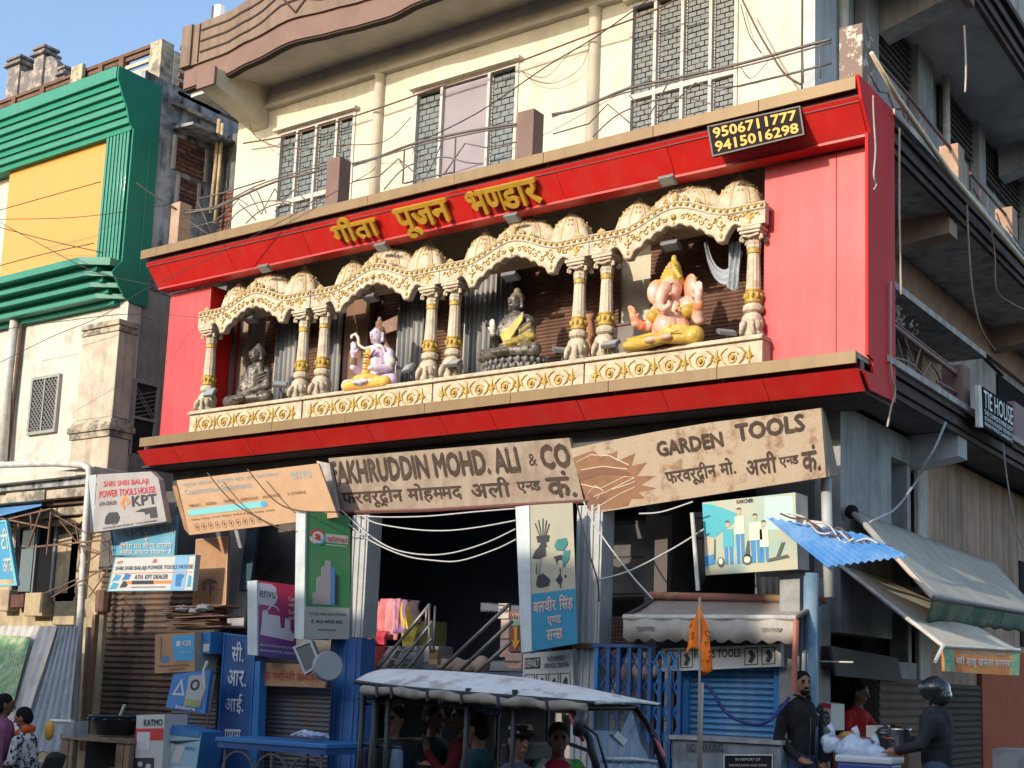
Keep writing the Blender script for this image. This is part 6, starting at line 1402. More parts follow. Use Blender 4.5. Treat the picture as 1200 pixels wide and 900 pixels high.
# black tub on the wooden table
cx_ = P(124,850,10.6); s_ = .33
t = thing('black_tub', 'black plastic tub with scalloped rim on the wooden table', 'tub', P(124,863,10.6))
zt_ = P(124,838,10.6).z; zb_ = P(124,862,10.6).z
MB().lathe([(.01,zb_+.005),(.22,zb_+.005),(.30,zt_-.05),(.33,zt_-.02),(.345,zt_),(.31,zt_),(.27,zt_-.06),(.20,zb_+.04),(.01,zb_+.04)], (cx_.x, 10.75, 0), 24).build('tub', M('black_plastic', (.02,.025,.035), .35, c2=(.04,.045,.06), scale=9), t, smooth=True)
mb = MB(); mbh = MB()
for k in range(12): a = 2*pi*k/12; mb.sphere((cx_.x+cos(a)*.325, 10.75+sin(a)*.325, zt_-.05), .035, 6, 4, (1,1,.6))
mb.build('rim_scallops', _mats['black_plastic'], t, smooth=True, kind='stuff'); MB().beam(P(141,838,10.6), P(146,826,10.6), .03, .02).build('handle', m_pipe, t)
m_wood = M('grey_brown_wood', (.27,.18,.115), .85, c2=(.16,.105,.07), scale=5, amt=.8, streak=.3, bump=.3)
t = thing('wooden_table', 'rough wooden table carrying the black tub', 'table', P(118,900,10.6)); zt_ = P(118,863,10.6).z
xa_, xb_ = P(78,865,10.6).x, P(160,868,10.6).x
for i in range(3): MB().box(xa_, xb_, 10.5+i*.19, 10.68+i*.19, zt_-.06, zt_-.005*i).build('plank', m_wood, t, bevel=.004)
for x0_, x1_ in ((xa_, xa_+.16),(xa_+.18, xa_+.26),(xb_-.28, xb_-.14),(xb_-.12, xb_-.02)): MB().box(x0_, x1_, 10.52, 10.60, .3, zt_-.065).build('leg', m_wood, t, bevel=.004)
MB().box(xb_-.30, xb_, 10.46, 10.515, zt_-.42, zt_-.36).build('rail', m_wood, t); MB().box(xa_, xb_, 10.9, 10.96, .3, zt_-.1).build('back_board', m_blk, t)
# corrugated sheets leaning at the left
def corr(name, label, TL, TR, BR, BL, YT, YBt, n, amp, mats, cat='sheet', flip=False, group=None, cols=None):
    A, B, C_, D = P(*TL, YT), P(*TR, YT), P(*BR, YBt), P(*BL, YBt); nn = (B-A).cross(D-A).normalized(); mb = MB(); vs = []; k = n*4
    for i in range(k+1):
        t = i/k; ph = (i % 4); o = nn*amp*(0 if ph in (0,3) else 1)
        vs += [A*(1-t)+B*t+o, D*(1-t)+C_*t+o]
    mb.add(vs, [(2*i, 2*i+2, 2*i+3, 2*i+1) for i in range(k)])
    if cols: mb.mi = [cols[(i*len(cols))//k] for i in range(k)]
    o = mb.build(name, mats, solid=.004); return tag(o, label, cat, group)
m_corr = M('pale_corrugated', (.55,.50,.44), .6, c2=(.40,.38,.35), scale=2.5, amt=.6, streak=.4); m_corg = M('grey_corrugated', (.26,.28,.29), .6, c2=(.20,.21,.22), scale=3, amt=.6, streak=.4)
corr('corrugated_sheet', 'pale corrugated sheets leaning against the old wall', (-10,733),(66,733),(20,880),(-60,880), 11.6, 10.7, 9, .03, m_corr)
corr('corrugated_sheet', 'grey corrugated sheet leaning behind the white pipe', (67,733),(93,733),(78,880),(21,880), 11.65, 10.75, 6, .03, m_corg)
corr('corrugated_sheet', 'faded green corrugated sheet at the left edge', (-30,742),(36,746),(14,830),(-60,830), 11.45, 10.9, 22, .012, M('faded_green_sheet', (.18,.36,.16), .7, c2=(.55,.50,.32), scale=9, amt=.9, streak=.5))
b = pb((-10,612),(8,609),(21,686),(-20,688), 11.5, t=.04); t = thing('blue_edge_sign', 'blue sign with white Hindi letters cut off by the left edge', 'sign', b.m(.5,0)); b.panel(m_skyb, t); b.rect(0,0,1,.10, m_oldtan, t, 'tan_foot'); b.text('आज', .62, .18, .97, .42, m_wht, t); b.text('टी', .58, .55, .92, .88, m_wht, t); b.frame(m_tq, t, w=.03)
# cream pier patches at far left (old brackets under the window)
tag(MB().box(P(-5,740,12).x, P(0,740,12).x, 12, 12.1, P(0,760,12).z, P(0,741,12).z).build('dark_cloth_corner', m_blue), 'dark blue tarpaulin corner at the left edge', 'tarpaulin')
# ================================================================ middle and right shop fronts
m_colw = M('white_sheet_metal', (.44,.45,.44), .6, c2=(.31,.32,.32), scale=4, amt=.6, streak=.45, c3=(.28,.27,.25))
m_post = M('deep_blue_post', (.025,.12,.33), .5, c2=(.02,.09,.26), scale=4, amt=.6, streak=.35, c3=(.12,.2,.35))
def ribbed(name, label, xa, xb, Y, z0, z1, ribs, mat, cat='pillar', depth=.25, kind=None):
    t = thing(name, label, cat, ((xa+xb)/2, Y, z0)); mb = MB().box(xa, xb, Y, Y+depth, z0, z1); mb.build('shaft', mat, t)
    for i in range(ribs):
        x = xa+(xb-xa)*(i+.5)/ribs; MB().box(x-.018, x+.018, Y-.02, Y-.001, z0, z1).build('rib', mat, t, bevel=.004)
    return t
zj = P(412,748,11.95).z
ribbed('blue_post', 'broad blue ribbed post left of the rickshaw', P(385,830,11.9).x, P(418,830,11.9).x+.02, 11.9, .15, zj, 3, m_post, 'post')
ribbed('white_post', 'white sheet-metal post standing on the blue post', P(409,680,11.95).x, P(430,650,11.95).x, 11.95, zj+.01, P(418,604,11.95).z, 3, m_colw, 'post')
zj2 = P(690,757,12.0).z
t = ribbed('white_pillar', 'white ribbed pillar between the central shop and the blue gate', P(674,680,12.0).x, P(704,680,12.0).x, 12.0, .15, P(690,592,12.0).z, 4, m_colw)
MB().box(P(672,757,11.98).x, P(706,757,11.98).x, 11.95, 11.998, zj2-.03, zj2+.03).build('joint_band', m_rusty, t)
# tall printed light box
t, b = boxsign('blue_and_cream_light_box', 'tall sign with pictures of tools over a blue panel with pink Hindi letters', (604,594),(620,592),(623,763),(611,765), (671,589),(677,754), 11.45, 11.7, m_edge, M('cream_sign_face', (.45,.42,.31), .5, c2=(.36,.34,.25), scale=3))
b.rect(0,-.0,1,.385, M('azure_panel', (.03,.25,.40), .45, c2=(.03,.20,.34), scale=3), t, 'blue_panel'); m_pkl = M('pink_cream_letter', (.62,.45,.36), .5)
for s_, u0, v0, u1, v1 in (('बलवीर सिंह', .05,.235,.93,.355), ('एण~ड', .36,.145,.66,.215), ('सन~स', .33,.05,.68,.125)): b.text(s_, u0, v0, u1, v1, m_pkl, t, d=.01)
# tool pictures
pl = [[(.18,.735),(.42,.735),(.45,.78),(.15,.78)]]
for k, (a, c) in enumerate(((.12,.87),(.20,.89),(.30,.90),(.38,.885),(.44,.86))): pl.append([(.22+.035*k,.78),(.235+.035*k,.78),(a+.02,c),(a,c)])
b.polys(pl, m_inkb, t, 'brush_basket_picture', .008)
b.polys([[(.05,.63),(.12,.68),(.2,.70),(.34,.71),(.36,.64),(.2,.62)], [(.2,.70),(.26,.735),(.36,.735),(.38,.70)]], m_inkb, t, 'saw_picture', .008)
m_tg = M('teal_tool_print', (.03,.20,.19), .5)
b.polys([[(.55,.70),(.62,.745),(.82,.75),(.86,.71),(.76,.66),(.60,.67)], [(.74,.54),(.88,.60),(.90,.66),(.76,.66),(.72,.60)]], m_tg, t, 'teal_tool_picture', .008); b.polys([[(.52,.625),(.72,.635),(.72,.60),(.62,.60),(.60,.57),(.56,.61)], [(.12,.44),(.2,.42),(.4,.43),(.44,.47),(.28,.52),(.16,.50)], [(.18,.5),(.24,.62),(.2,.52)], [(.12,.54),(.16,.6),(.14,.51)], [(.56,.46),(.66,.50),(.72,.46),(.66,.42)], [(.66,.40),(.68,.40),(.68,.54),(.66,.54)], [(.76,.47),(.80,.47),(.80,.49),(.76,.49)]], m_inkb, t, 'machine_picture', .008)
# dewalt board
b = pb((613,766),(670,761),(672,812),(612,812), 11.9, t=.03); t = thing('service_board', 'white board with black and plain lettering and small framed tool pictures', 'sign', b.m(.5,0)); b.panel(M('off_white_board', (.52,.53,.49), .6, c2=(.4,.41,.38), scale=4), t)
b.rect(.04,.60,.36,.88, m_inkb, t, 'black_plate'); b.text('DEWALT', .06, .64, .34, .84, m_wht, t, bold=.05, d=.008); b.text('AUTHORISED', .50, .76, .86, .88, m_inkb, t); b.text('SERVICE CENTER', .44, .60, .94, .71, m_inkb, t)
for k in range(4):
    u = .05+.235*k; b.polys([[(u,.05),(u+.2,.05),(u+.2,.065),(u,.065)], [(u,.065),(u+.012,.065),(u+.012,.45),(u,.45)], [(u+.188,.065),(u+.2,.065),(u+.2,.45),(u+.188,.45)], [(u,.45),(u+.2,.45),(u+.2,.465),(u,.465)]], m_inkb, t, 'picture_frame', .006)
    b.polys([[(u+.05,.12),(u+.12,.10),(u+.15,.30),(u+.11,.38),(u+.06,.28)]] if k % 2 else [[(u+.04,.15),(u+.16,.2),(u+.13,.36),(u+.08,.3)]], m_inkb, t, 'tool_picture', .006)
# ---- central shop interior
m_navy = M('navy_tarpaulin', (.10,.13,.20), .7, c2=(.14,.17,.24), scale=2, amt=.6)
x0, x1 = P(405,650,15.8).x, P(650,650,15.8).x
mb = MB().grid(lambda u, v: (x0+(x1-x0)*u, 15.8+.05*sin(u*9)+.03*sin(u*23+v*3), 2.0+2.53*v), 40, 8)
tag(mb.build('navy_tarpaulin', m_navy, smooth=True, solid=.01), 'large dark navy tarpaulin hanging at the back of the central shop', 'tarpaulin')
gc = [(.60,.10,.12),(.55,.12,.20),(.30,.30,.32),(.62,.18,.20),(.60,.26,.28),(.28,.15,.32),(.62,.45,.05),(.60,.35,.40),(.66,.28,.10),(.45,.05,.08),(.65,.5,.1)]
gn = ['red','crimson','grey','rose','pink','violet','yellow','light pink','orange','dark red','golden']
for i, (x, yt, yb, w_) in enumerate(((424,703,742,11),(434,702,745,12),(443,705,738,9),(451,702,742,12),(461,702,750,13),(471,703,742,13),(479,706,752,15),(485,704,730,9),(430,738,756,10),(447,740,756,12),(481,738,758,13))):
    a = P(x-w_/2, yt, 13.3-.02*i); c = P(x+w_/2, yb, 13.3-.02*i)
    mb = MB().grid(lambda u, v: (a.x+(c.x-a.x)*u+.02*sin(v*5+i), a.y+.025*sin(u*8+i)+.02*sin(v*7), c.z+(a.z-c.z)*v), 6, 6)
    tag(mb.build('garment', M('garment_'+gn[i].replace(' ','_'), gc[i], .85, c2=tuple(min(1, v*1.5) for v in gc[i]), scale=9, amt=.6), smooth=True, solid=.03), '%s garment %s, on the rack of the central shop' % (gn[i], ('at the left','hanging second from the left','hanging third from the left','hanging mid-left','hanging in the middle','hanging mid-right','hanging low near the right end','hanging high at the right end','low at the left','low in the middle','low at the right')[i]), 'garment', 'garments on the rack')
tag(MB().tube([P(416,744,13.35), P(497,741,13.35)], .02, 6).build('rack_bar', m_rail), 'grey bar carrying garments in the central shop', 'bar')
def crate(name, label, TL, BR, Y, mat, cat='box', d=.3):
    a, c = P(*TL, Y), P(*BR, Y); t = thing(name, label, cat, (a.x, Y, c.z)); MB().box(a.x, c.x, Y, Y+d, c.z, a.z).build('body', mat, t, bevel=.006)
    MB().box(a.x+.01, c.x-.01, Y-.004, Y-.001, (a.z+c.z)/2-.02, (a.z+c.z)/2+.0).build('tape', m_carde, t); return t
t = crate('red_counter_panel', 'red panel with white letters INC at the left of the central shop', (417,757), (449,800), 12.6, m_redl, 'panel')
a = P(417,782,12.6); c = P(447,800,12.6); bb = Board(P(417,780,12.585),P(447,780,12.585),P(447,800,12.585),P(417,800,12.585)); bb.text('INC', .05, .1, .75, .95, m_wht, t, bold=.05)
crate('cream_board', 'cream panel right of the red lettered panel', (450,757), (468,800), 12.7, m_wht, 'panel'); crate('grey_green_cabinet', 'grey green cabinet right of the cream panel', (468,757), (486,800), 12.75, M('grey_green_metal', (.26,.31,.30), .5), 'cabinet')
crate('dark_grey_box', 'dark grey box beside the grey green cabinet', (487,757), (512,795), 12.9, m_grey); crate('olive_box', 'olive box on the shelf right of the garments', (488,728), (506,757), 13.2, M('olive_card', (.25,.24,.08), .8))
crate('tall_wood_block', 'short beige wooden block at the foot of the left stair rail', (503,761), (512,779), 12.3, m_cardb, 'block', .08)
crate('cream_poster_stand', 'cream and pink printed panel at the right of the central shop', (587,726), (598,770), 13.2, M('cream_pink_print', (.66,.48,.38), .7, c2=(.6,.3,.28), scale=8), 'panel', .05)
t = crate('arrow_sign', 'brown sign with a downward yellow arrow at the right of the central shop', (597,716), (612,764), 13.0, M('brown_print_board', (.25,.10,.08), .7), 'sign', .05)
bb = Board(P(597,716,12.985),P(612,716,12.985),P(612,764,12.985),P(597,764,12.985)); bb.poly([(.35,.62),(.65,.62),(.62,.28),(.85,.28),(.45,.06),(.15,.28),(.38,.28)], m_yel, t, 'arrow'); bb.text('YPE', .2, .82, .9, .94, m_wht, t); bb.rect(.1,.64,.9,.8, M('pale_green_strip', (.35,.5,.35), .6), t, 'green_strip')
crate('grey_upper_panel', 'grey panel above the printed panels of the central shop', (584,707), (596,725), 13.3, m_midgrey, 'panel', .05)
crate('pink_lettered_strip', 'cream strip with red letters beside the service board', (592,765), (611,784), 12.4, M('cream_red_print', (.60,.45,.36), .7, c2=(.6,.15,.1), scale=14, lo=.5, hi=.54), 'sign', .04)
mb = MB(); random.seed(4)
for i in range(8): p = P(521+i*6.2, 780+random.uniform(-2,3), 12.8); mb.sphere(p, .10, 8, 6, (1.2,1,random.uniform(.8,1.2)))
tag(mb.build('sack_row', M('beige_sack', (.45,.35,.26), .9, c2=(.3,.23,.17), scale=7, amt=.8, bump=.4), smooth=True), 'row of lumpy beige sacks behind the rickshaw roof', 'sacks', kind='stuff')
crate('navy_bench', 'dark navy bench below the sacks', (560,787), (613,803), 12.4, m_navy, 'bench')
m_sr = M('steel_stair_rail', (.24,.22,.20), .45, metal=.5)
t = thing('stair_rail', 'three-bar stair railing with a bent top at the left of the central shop', 'railing', P(440,790,12.2), 'stair railings')
for pl in ([(437,790),(452,772),(478,740),(504,708)], [(456,790),(470,775),(490,750),(507,728)], [(470,792),(484,776),(500,755),(507,748)]): MB().tube([P(*q, 12.2) for q in pl], .022, 7).build('rail', m_sr, t, smooth=True)
for pl in ([(503,708),(503,752),(505,765)], [(510,710),(508,765)], [(500,712),(499,735)]): MB().tube([P(*q, 12.2) for q in pl], .016, 6).build('post', m_sr, t, smooth=True)
t = thing('stair_rail', 'three straight stair rails descending at the right of the central shop', 'railing', P(520,785,12.2), 'stair railings')
for pl in ([(597,708),(518,783)], [(600,728),(540,785)], [(599,752),(556,790)]): MB().tube([P(*q, 12.2) for q in pl], .024, 7).build('rail', m_sr, t, smooth=True)
t = thing('stair_stringer', 'sloping grey stair side below the left stair rail', 'stairs', P(440,790,12.3)); MB().hexa([P(430,795,12.3),P(443,795,12.3),P(468,757,12.3),P(457,757,12.3)], [p+Vector((0,.1,0)) for p in (P(430,795,12.3),P(443,795,12.3),P(468,757,12.3),P(457,757,12.3))]).build('stringer', m_midgrey, t)
for k in range(4): MB().beam(P(443+7*k,793-11*k,12.45), P(462+7*k,796-11*k,12.45), .30, .02, up=(0,0,1)).build('tread', m_grey, t)
# cables sagging under the boards
m_wc = M('grey_white_cable', (.50,.49,.47), .5)
for lab, pl in (('uppermost pale cable under the long name board', [(418,604),(450,606),(500,605),(555,600),(604,596)]), ('second pale cable sagging across the central shop', [(425,604),(440,613),(480,620),(520,622),(560,618),(604,610)]), ('third pale cable sagging across the central shop', [(400,598),(430,625),(460,643),(495,650),(530,648),(570,636),(604,620)]), ('lowest pale cable sagging across the central shop', [(392,597),(425,628),(470,650),(510,657),(540,657),(580,644),(605,632)]),
   ('pale cable falling from the white pillar to the beige awning', [(684,588),(700,620),(735,668),(765,702)]), ('dark cable curving beside the white pillar', [(676,590),(688,640),(700,680),(702,705)]), ('thin grey cable rising across the dark opening', [(700,680),(740,668),(790,642),(825,620)]), ('pale cable at the left of the tall printed box', [(749,602),(775,600),(812,588)])):
    wire(lab, [(x, y, (11.88 if 'name board' in lab or 'central shop' in lab else 11.6) if 'dark opening' not in lab else 11.8) for x, y in pl], .010, m_wc if 'dark cable' not in lab else m_wire, 'cables under the name boards')
for lab, pl in (('brown cable crossing the orange-tan board on the left', [(243,554),(275,590),(330,620),(345,620)]), ('brown cable crossing the orange-tan board on the right', [(290,550),(320,585),(348,598),(395,600)])):
    wire(lab, [(x, y, 11.25) for x, y in pl], .009, m_wireb, 'cables under the name boards')
# ---- dark opening behind the gate
m_cup = M('dim_cupboard', (.05,.045,.042), .7, c2=(.07,.06,.055), scale=3)
a, c = P(702,612,13.0), P(762,700,13.0); t = thing('dim_cupboard', 'dim cupboard in the dark opening above the blue gate', 'cupboard', (a.x, 13, c.z)); MB().box(a.x, c.x, 13.0, 13.4, c.z, a.z).build('carcass', m_cup, t, bevel=.01); MB().box(a.x+.05, c.x-.05, 12.98, 12.998, c.z+.05, (a.z+c.z)/2).build('door', m_interior, t); MB().box(a.x+.05, c.x-.05, 12.98, 12.998, (a.z+c.z)/2+.03, a.z-.05).build('door', m_interior, t)
a, c = P(768,605,12.7), P(781,700,12.7); tag(MB().box(a.x, c.x, 12.7, 12.8, c.z, a.z).build('dim_post', M('dim_brown_grey', (.12,.10,.095), .8)), 'brown-grey upright in the dark opening above the awning', 'post')
# wire mesh
t = thing('wire_mesh', 'rusty wire mesh panel above the blue gate', 'mesh', P(717,757,12.5)); mb = MB(); a, c = P(703,722,12.5), P(738,757,12.5)
k = a.x
while k < c.x: mb.box(k, k+.008, 12.5, 12.506, c.z, a.z); k += .045
k = c.z
while k < a.z: mb.box(a.x, c.x, 12.492, 12.499, k, k+.008); k += .045
mb.build('mesh', M('rust_mesh', (.24,.15,.11), .7), t, kind='stuff'); MB().box(a.x, c.x, 12.6, 12.64, c.z, a.z).build('backing_bricks', m_bricks[1], t)
# goods behind the gate
random.seed(9)
for i in range(12):
    x = 703+i*6.5+random.uniform(-2,2); y = 775+random.uniform(-6,22); r = random.uniform(.09,.14); p = P(x, y, 12.8+random.uniform(0,.2))
    o = MB().sphere(p, r, 9, 6, (1,.8,random.uniform(.8,1.6))).build('wrapped_goods', (M('cream_wrap', (.68,.50,.36), .8), M('pink_wrap', (.6,.32,.26), .8), m_pipe, M('brown_wrap', (.25,.13,.08), .9))[i % 4], smooth=True); tag(o, '%s bundle behind the %s of the blue gate' % (('cream','pink','pale','brown')[i % 4], ('left end','middle','right end')[i//4]), 'bundle', 'bundles behind the gate')
t = crate('cream_backboard', 'cream wall board behind the folding gate', (703,782), (770,905), 13.2, M('cream_backboard', (.60,.46,.33), .8, c2=(.35,.25,.18), scale=5), 'board', .05)
crate('white_sack_board', 'white sheet behind the right part of the folding gate', (779,783), (787,905), 12.7, m_pipe, 'sheet', .03)
# collapsible gate
m_gate = M('gate_blue', (.03,.10,.26), .45, c2=(.02,.07,.2), scale=6, amt=.6); m_gate2 = M('gate_blue_bright', (.03,.20,.50), .45)
gt = thing('folding_gate', 'blue collapsible lattice gate between the white pillar and the blue shutter', 'gate', P(745,900,11.95))
gx = [698,712,724,737,749,761,773,785,796]
for i, x in enumerate(gx):
    a = P(x, 830, 11.9).x; MB().box(a-.022, a+.022, 11.88, 11.91, .3, zj2-.02 if i < 6 else zj2-.25).build('upright', m_gate2 if i == 0 else m_gate, gt)
MB().box(P(695,757,11.9).x, P(770,757,11.9).x, 11.87, 11.92, zj2-.015, zj2+.02).build('head_rail', m_gate, gt)
xs_g = [P(x, 830, 11.95).x for x in gx]
for i in range(len(xs_g)-1):
    z = .4
    while z < 2.15: 
        for s0, s1 in ((0,1),(1,0)):
            MB().beam((xs_g[i], 11.93, z+.24*s0), (xs_g[i+1], 11.93+.012*s0, z+.24*s1), .006, .022, up=(0,0,1)).build('lattice_bar', m_gate if i < 5 else m_gate2, gt)
        z += .26
# blue shutter
m_bsh = M('bright_blue_shutter', (.05,.22,.44), .5, c2=(.03,.15,.34), scale=4, amt=.6, streak=.4, c3=(.3,.36,.4))
a, c = P(806,840,12.2), P(909,840,12.2); shutter('blue_shutter', 'bright blue slatted shutter under the tools board', a.x+.03, c.x, P(850,872,12.2).z-.3, P(850,784,12.2).z+.05, 12.2, m_bsh, step=.062, amp=.022, frame=M('frame_blue', (.03,.20,.48), .45))
tag(MB().box(c.x+.08, c.x+.30, 12.1, 12.9, .3, 3.0).build('cement_jamb', m_grey), 'grey cement jamb right of the blue shutter', 'jamb')
# cement counter with plaque
t = thing('cement_counter', 'low painted cement block with a black engraved plaque below the blue shutter', 'counter', P(850,905,11.7)); a, c = P(788,866,11.7), P(915,905,11.7)
MB().box(a.x, c.x, 11.7, 12.15, .15, a.z).build('block', M('bluish_cement', (.22,.26,.28), .9, c2=(.12,.14,.15), scale=4, amt=.8, streak=.5, bump=.3), t, bevel=.01)
bb = Board(P(848,884,11.69),P(906,884,11.69),P(906,906,11.69),P(848,906,11.69),.02); bb.panel(m_blk, t, 'plaque'); bb.frame(m_pipe, t, .012, .004)
bb.text('IN MEMORY OF', .25, .66, .75, .80, m_wht, t); bb.text('FAKHRUDDIN AND SONS', .12, .36, .88, .48, m_wht, t); bb.text('1962', .4, .1, .6, .22, m_wht, t)
bb = Board(P(800,868,11.69),P(850,868,11.69),P(850,884,11.69),P(800,884,11.69),.01); bb.text('NO PARKING', .1, .15, .95, .8, m_inkb, t); MB().box(a.x-.02, c.x+.02, 11.66, 12.16, a.z+.001, a.z+.04).build('cap_slab', m_grey, t)
# tools board
b = pb((776,760),(916,755),(916,781),(777,787), 12.0, t=.06); t = thing('tools_board', 'white shop board lettered TOOLS with framed pictures, half behind the orange flag', 'sign', b.m(.5,0)); b.panel(_mats['off_white_board'], t); b.frame(m_pipe, t, w=.02)
b.text('FARMS TOOLS', .28, .50, .67, .88, m_inkb, t, bold=.04)
for u in (.03,.155,.70,.84): b.polys([[(u,.12),(u+.11,.12),(u+.11,.16),(u,.16)], [(u,.16),(u+.006,.16),(u+.006,.86),(u,.86)], [(u+.104,.16),(u+.11,.16),(u+.11,.86),(u+.104,.86)], [(u,.86),(u+.11,.86),(u+.11,.9),(u,.9)]], m_inkb, t, 'picture_frame'); b.polys([[(u+.03,.25),(u+.06,.2),(u+.09,.5),(u+.06,.8),(u+.035,.7),(u+.05,.5)]], m_inkb, t, 'tool_picture', .006)
# beige awning
aw = thing('beige_awning', 'beige fabric awning with a scalloped valance and a red-brown roller', 'awning', P(850,700,12.4)); m_aw = M('dusty_beige_fabric', (.36,.31,.27), .9, c2=(.28,.24,.21), scale=3, amt=.6, streak=.2)
TL, TR, FR, FL = P(768,702,12.45), P(966,704,12.45), P(933,724,11.75), P(731,723,11.75)
MB().grid(lambda u, v: tuple((TL*(1-u)+TR*u)*v+(FL*(1-u)+FR*u)*(1-v)-Vector((0,0,.03*sin(pi*v)))), 10, 5).build('canopy', m_aw, aw, smooth=True, solid=.008)
MB().tube([P(762,698,12.4), P(968,703,12.4)], .045, 10).build('roller', M('red_brown_roller', (.27,.11,.085), .7, c2=(.33,.27,.11), scale=1.3, lo=.52, hi=.54), aw, smooth=True)
MB().tube([FL, FR], .03, 8).build('front_rail', m_pipe, aw, smooth=True)
nv = 60; mb = MB(); vs = []
for i in range(nv+1):
    u = i/nv; p = FL*(1-u)+FR*u; hgt = .215+.045*abs(sin(u*11*pi)) ; vs += [p+Vector((0,-.01+.012*sin(u*34),0)), p+Vector((0,.02*sin(u*27),-hgt))]
mb.add(vs, [(2*i, 2*i+2, 2*i+3, 2*i+1) for i in range(nv)]); mb.build('valance', M('light_beige_valance', (.42,.385,.34), .9, c2=(.33,.30,.26), scale=3, amt=.7), aw, smooth=True, solid=.006)
vb = Board(FL+Vector((0,-.03,-.0)), FR+Vector((0,-.03,0)), FR+Vector((0,-.03,-.22)), FL+Vector((0,-.03,-.22)))
for u0 in (.09, .82): vb.text('TOOLS HOUSE', u0, .42, u0+.10, .52, m_inkb, aw); vb.polys([[(u0-.01,.56),(u0+.11,.56),(u0+.10,.38),(u0+.0,.38)]], M('grey_valance_logo', (.33,.31,.28), .9), aw, 'printed_logo', .002)
MB().tube([FR, P(966,704,12.45)], .02, 6).build('arm', m_rail, aw); MB().tube([FR+Vector((0,0,-.02)), P(930,812,11.75)], .03, 6).build('support_pole', M('red_brown_pole', (.42,.14,.09), .6), aw); MB().tube([FL, P(768,702,12.45)], .02, 6).build('arm', m_rail, aw)
# orange flag on a bamboo pole
fg = thing('orange_flag', 'torn orange pennant on a thin pole before the beige awning', 'flag', P(820,900,11.2))
MB().tube([P(820,700,11.2), P(820,790,11.2), P(818,905,11.2)], .014, 6).build('pole', M('thin_bamboo', (.40,.33,.25), .7), fg, smooth=True); MB().tube([P(823,800,11.22), P(820,905,11.22)], .02, 6).build('lower_pole', M('grey_bamboo', (.35,.32,.28), .7), fg, smooth=True)
fpx = [(820,702),(824.5,720),(831,737),(832.6,751),(837,767),(838.5,772),(834,779),(832.6,786),(823,791.5),(824.5,783),(826,772),(822,762),(814,759),(801,767),(806,751),(810,740),(809,734),(814,725),(816,716)]
me = bpy.data.meshes.new('cloth'); bm = bmesh.new(); vsx = [bm.verts.new(P(x, y, 11.2)) for x, y in fpx]; f_ = bm.faces.new(vsx); bmesh.ops.triangulate(bm, faces=[f_])
for _ in range(3): bmesh.ops.subdivide_edges(bm, edges=[e for e in bm.edges if e.calc_length() > .06], cuts=1, use_grid_fill=False); bmesh.ops.triangulate(bm, faces=bm.faces)
for v in bm.verts: d = (v.co.x-fg.location.x); v.co.y += .05*sin(d*28+v.co.z*6)*min(1, abs(d)*9+.15)+.02*sin(v.co.z*14)
for f in bm.faces: f.smooth = True
bm.to_mesh(me); bm.free(); me.materials.append(M('saffron_cloth', (1.0,.27,.03), .75, c2=(.95,.20,.02), scale=6, amt=.5)); fo = bpy.data.objects.new('cloth', me); COL.objects.link(fo); fo.parent = fg; fo.location = -fg.location
fo.modifiers.new('s', 'SOLIDIFY').thickness = .003
mb = MB()
for x, y, r in ((829,742,3.2),(831,748,2.5),(828,754,2.2),(812,748,2),(812,743,1.6),(833,770,2),(830,775,1.8),(832,764,1.5)):
    c_ = P(x, y, 11.12); mb.tube([c_+Vector((cos(a)*r*.008, 0, sin(a)*r*.008)) for a in (0,1.2,2.4,3.6,4.8)], .006, 4)
mb.build('dark_emblem', M('maroon_print', (.22,.05,.03), .8), fg, kind='stuff')
strand('dark blue hose looping before the blue shutter', [P(822,803,11.6), P(828,803,11.6), P(838,815,11.6), P(850,834,11.6), P(868,845,11.6), P(888,849,11.6), P(905,842,11.6), P(925,818,11.8)], .018, M('navy_hose', (.02,.03,.16), .45), 'hose', 'hose')
# printed family poster light box, tube lamp
b = pb((823,589),(932,577),(935,667),(827,674), 11.9, 11.9, t=.05); t = thing('family_poster_box', 'light box with a turquoise print of a family and cleaning machines', 'sign', b.m(.5,0))
b.panel(M('cream_turquoise_print', (.44,.40,.27), .45, c2=(.26,.42,.36), scale=2.2, amt=.8), t)
m_t1 = M('poster_teal', (.04,.36,.42), .5); m_t2 = M('poster_deep_blue', (.02,.20,.42), .5); m_t3 = M('poster_pale', (.55,.60,.45), .5); m_t4 = M('poster_outline', (.06,.07,.06), .6)
b.polys([[(0,.55),(.12,.50),(.24,.60),(.34,.68),(.38,.80),(.22,.90),(.08,.97),(0,.98)]], m_t1, t, 'tree_print', .003); b.text('KARCHER', .38, .93, .56, .985, m_inkb, t, bold=.06); b.polys([[(.66,.55),(.98,.50),(.97,.96),(.68,.98)]], M('poster_pale_green', (.42,.58,.50), .5), t, 'house_print', .002)
b.polys([[(0,.12),(.12,.14),(.12,.28),(0,.26)]], m_t2, t, 'water_print', .004)
for (u, top, w_, sh, tr_) in ((.27,.70,.055,m_t1,m_t2),(.40,.86,.05,m_t3,m_t2),(.57,.76,.065,m_t3,m_t2),(.66,.66,.045,m_t3,m_t2)):
    hh = top-.10; b.polys([circle(u, top-.03, .022, .045, 10)], M('poster_skin', (.50,.36,.22), .6), t, 'head_print', .006); b.polys([circle(u, top-.01, .025, .03, 10, 0, pi)], m_t4, t, 'hair_print', .008)
    b.polys([[(u-w_,hh),(u+w_,hh),(u+w_*1.1,hh-.24),(u-w_*1.1,hh-.24)]], sh, t, 'shirt_print', .005); b.polys([[(u-w_*.9,hh-.24),(u-.006,hh-.24),(u-.01,.12),(u-w_*.8,.12)], [(u+.006,hh-.24),(u+w_*.9,hh-.24),(u+w_*.8,.12),(u+.01,.12)]], tr_, t, 'trouser_print', .004)
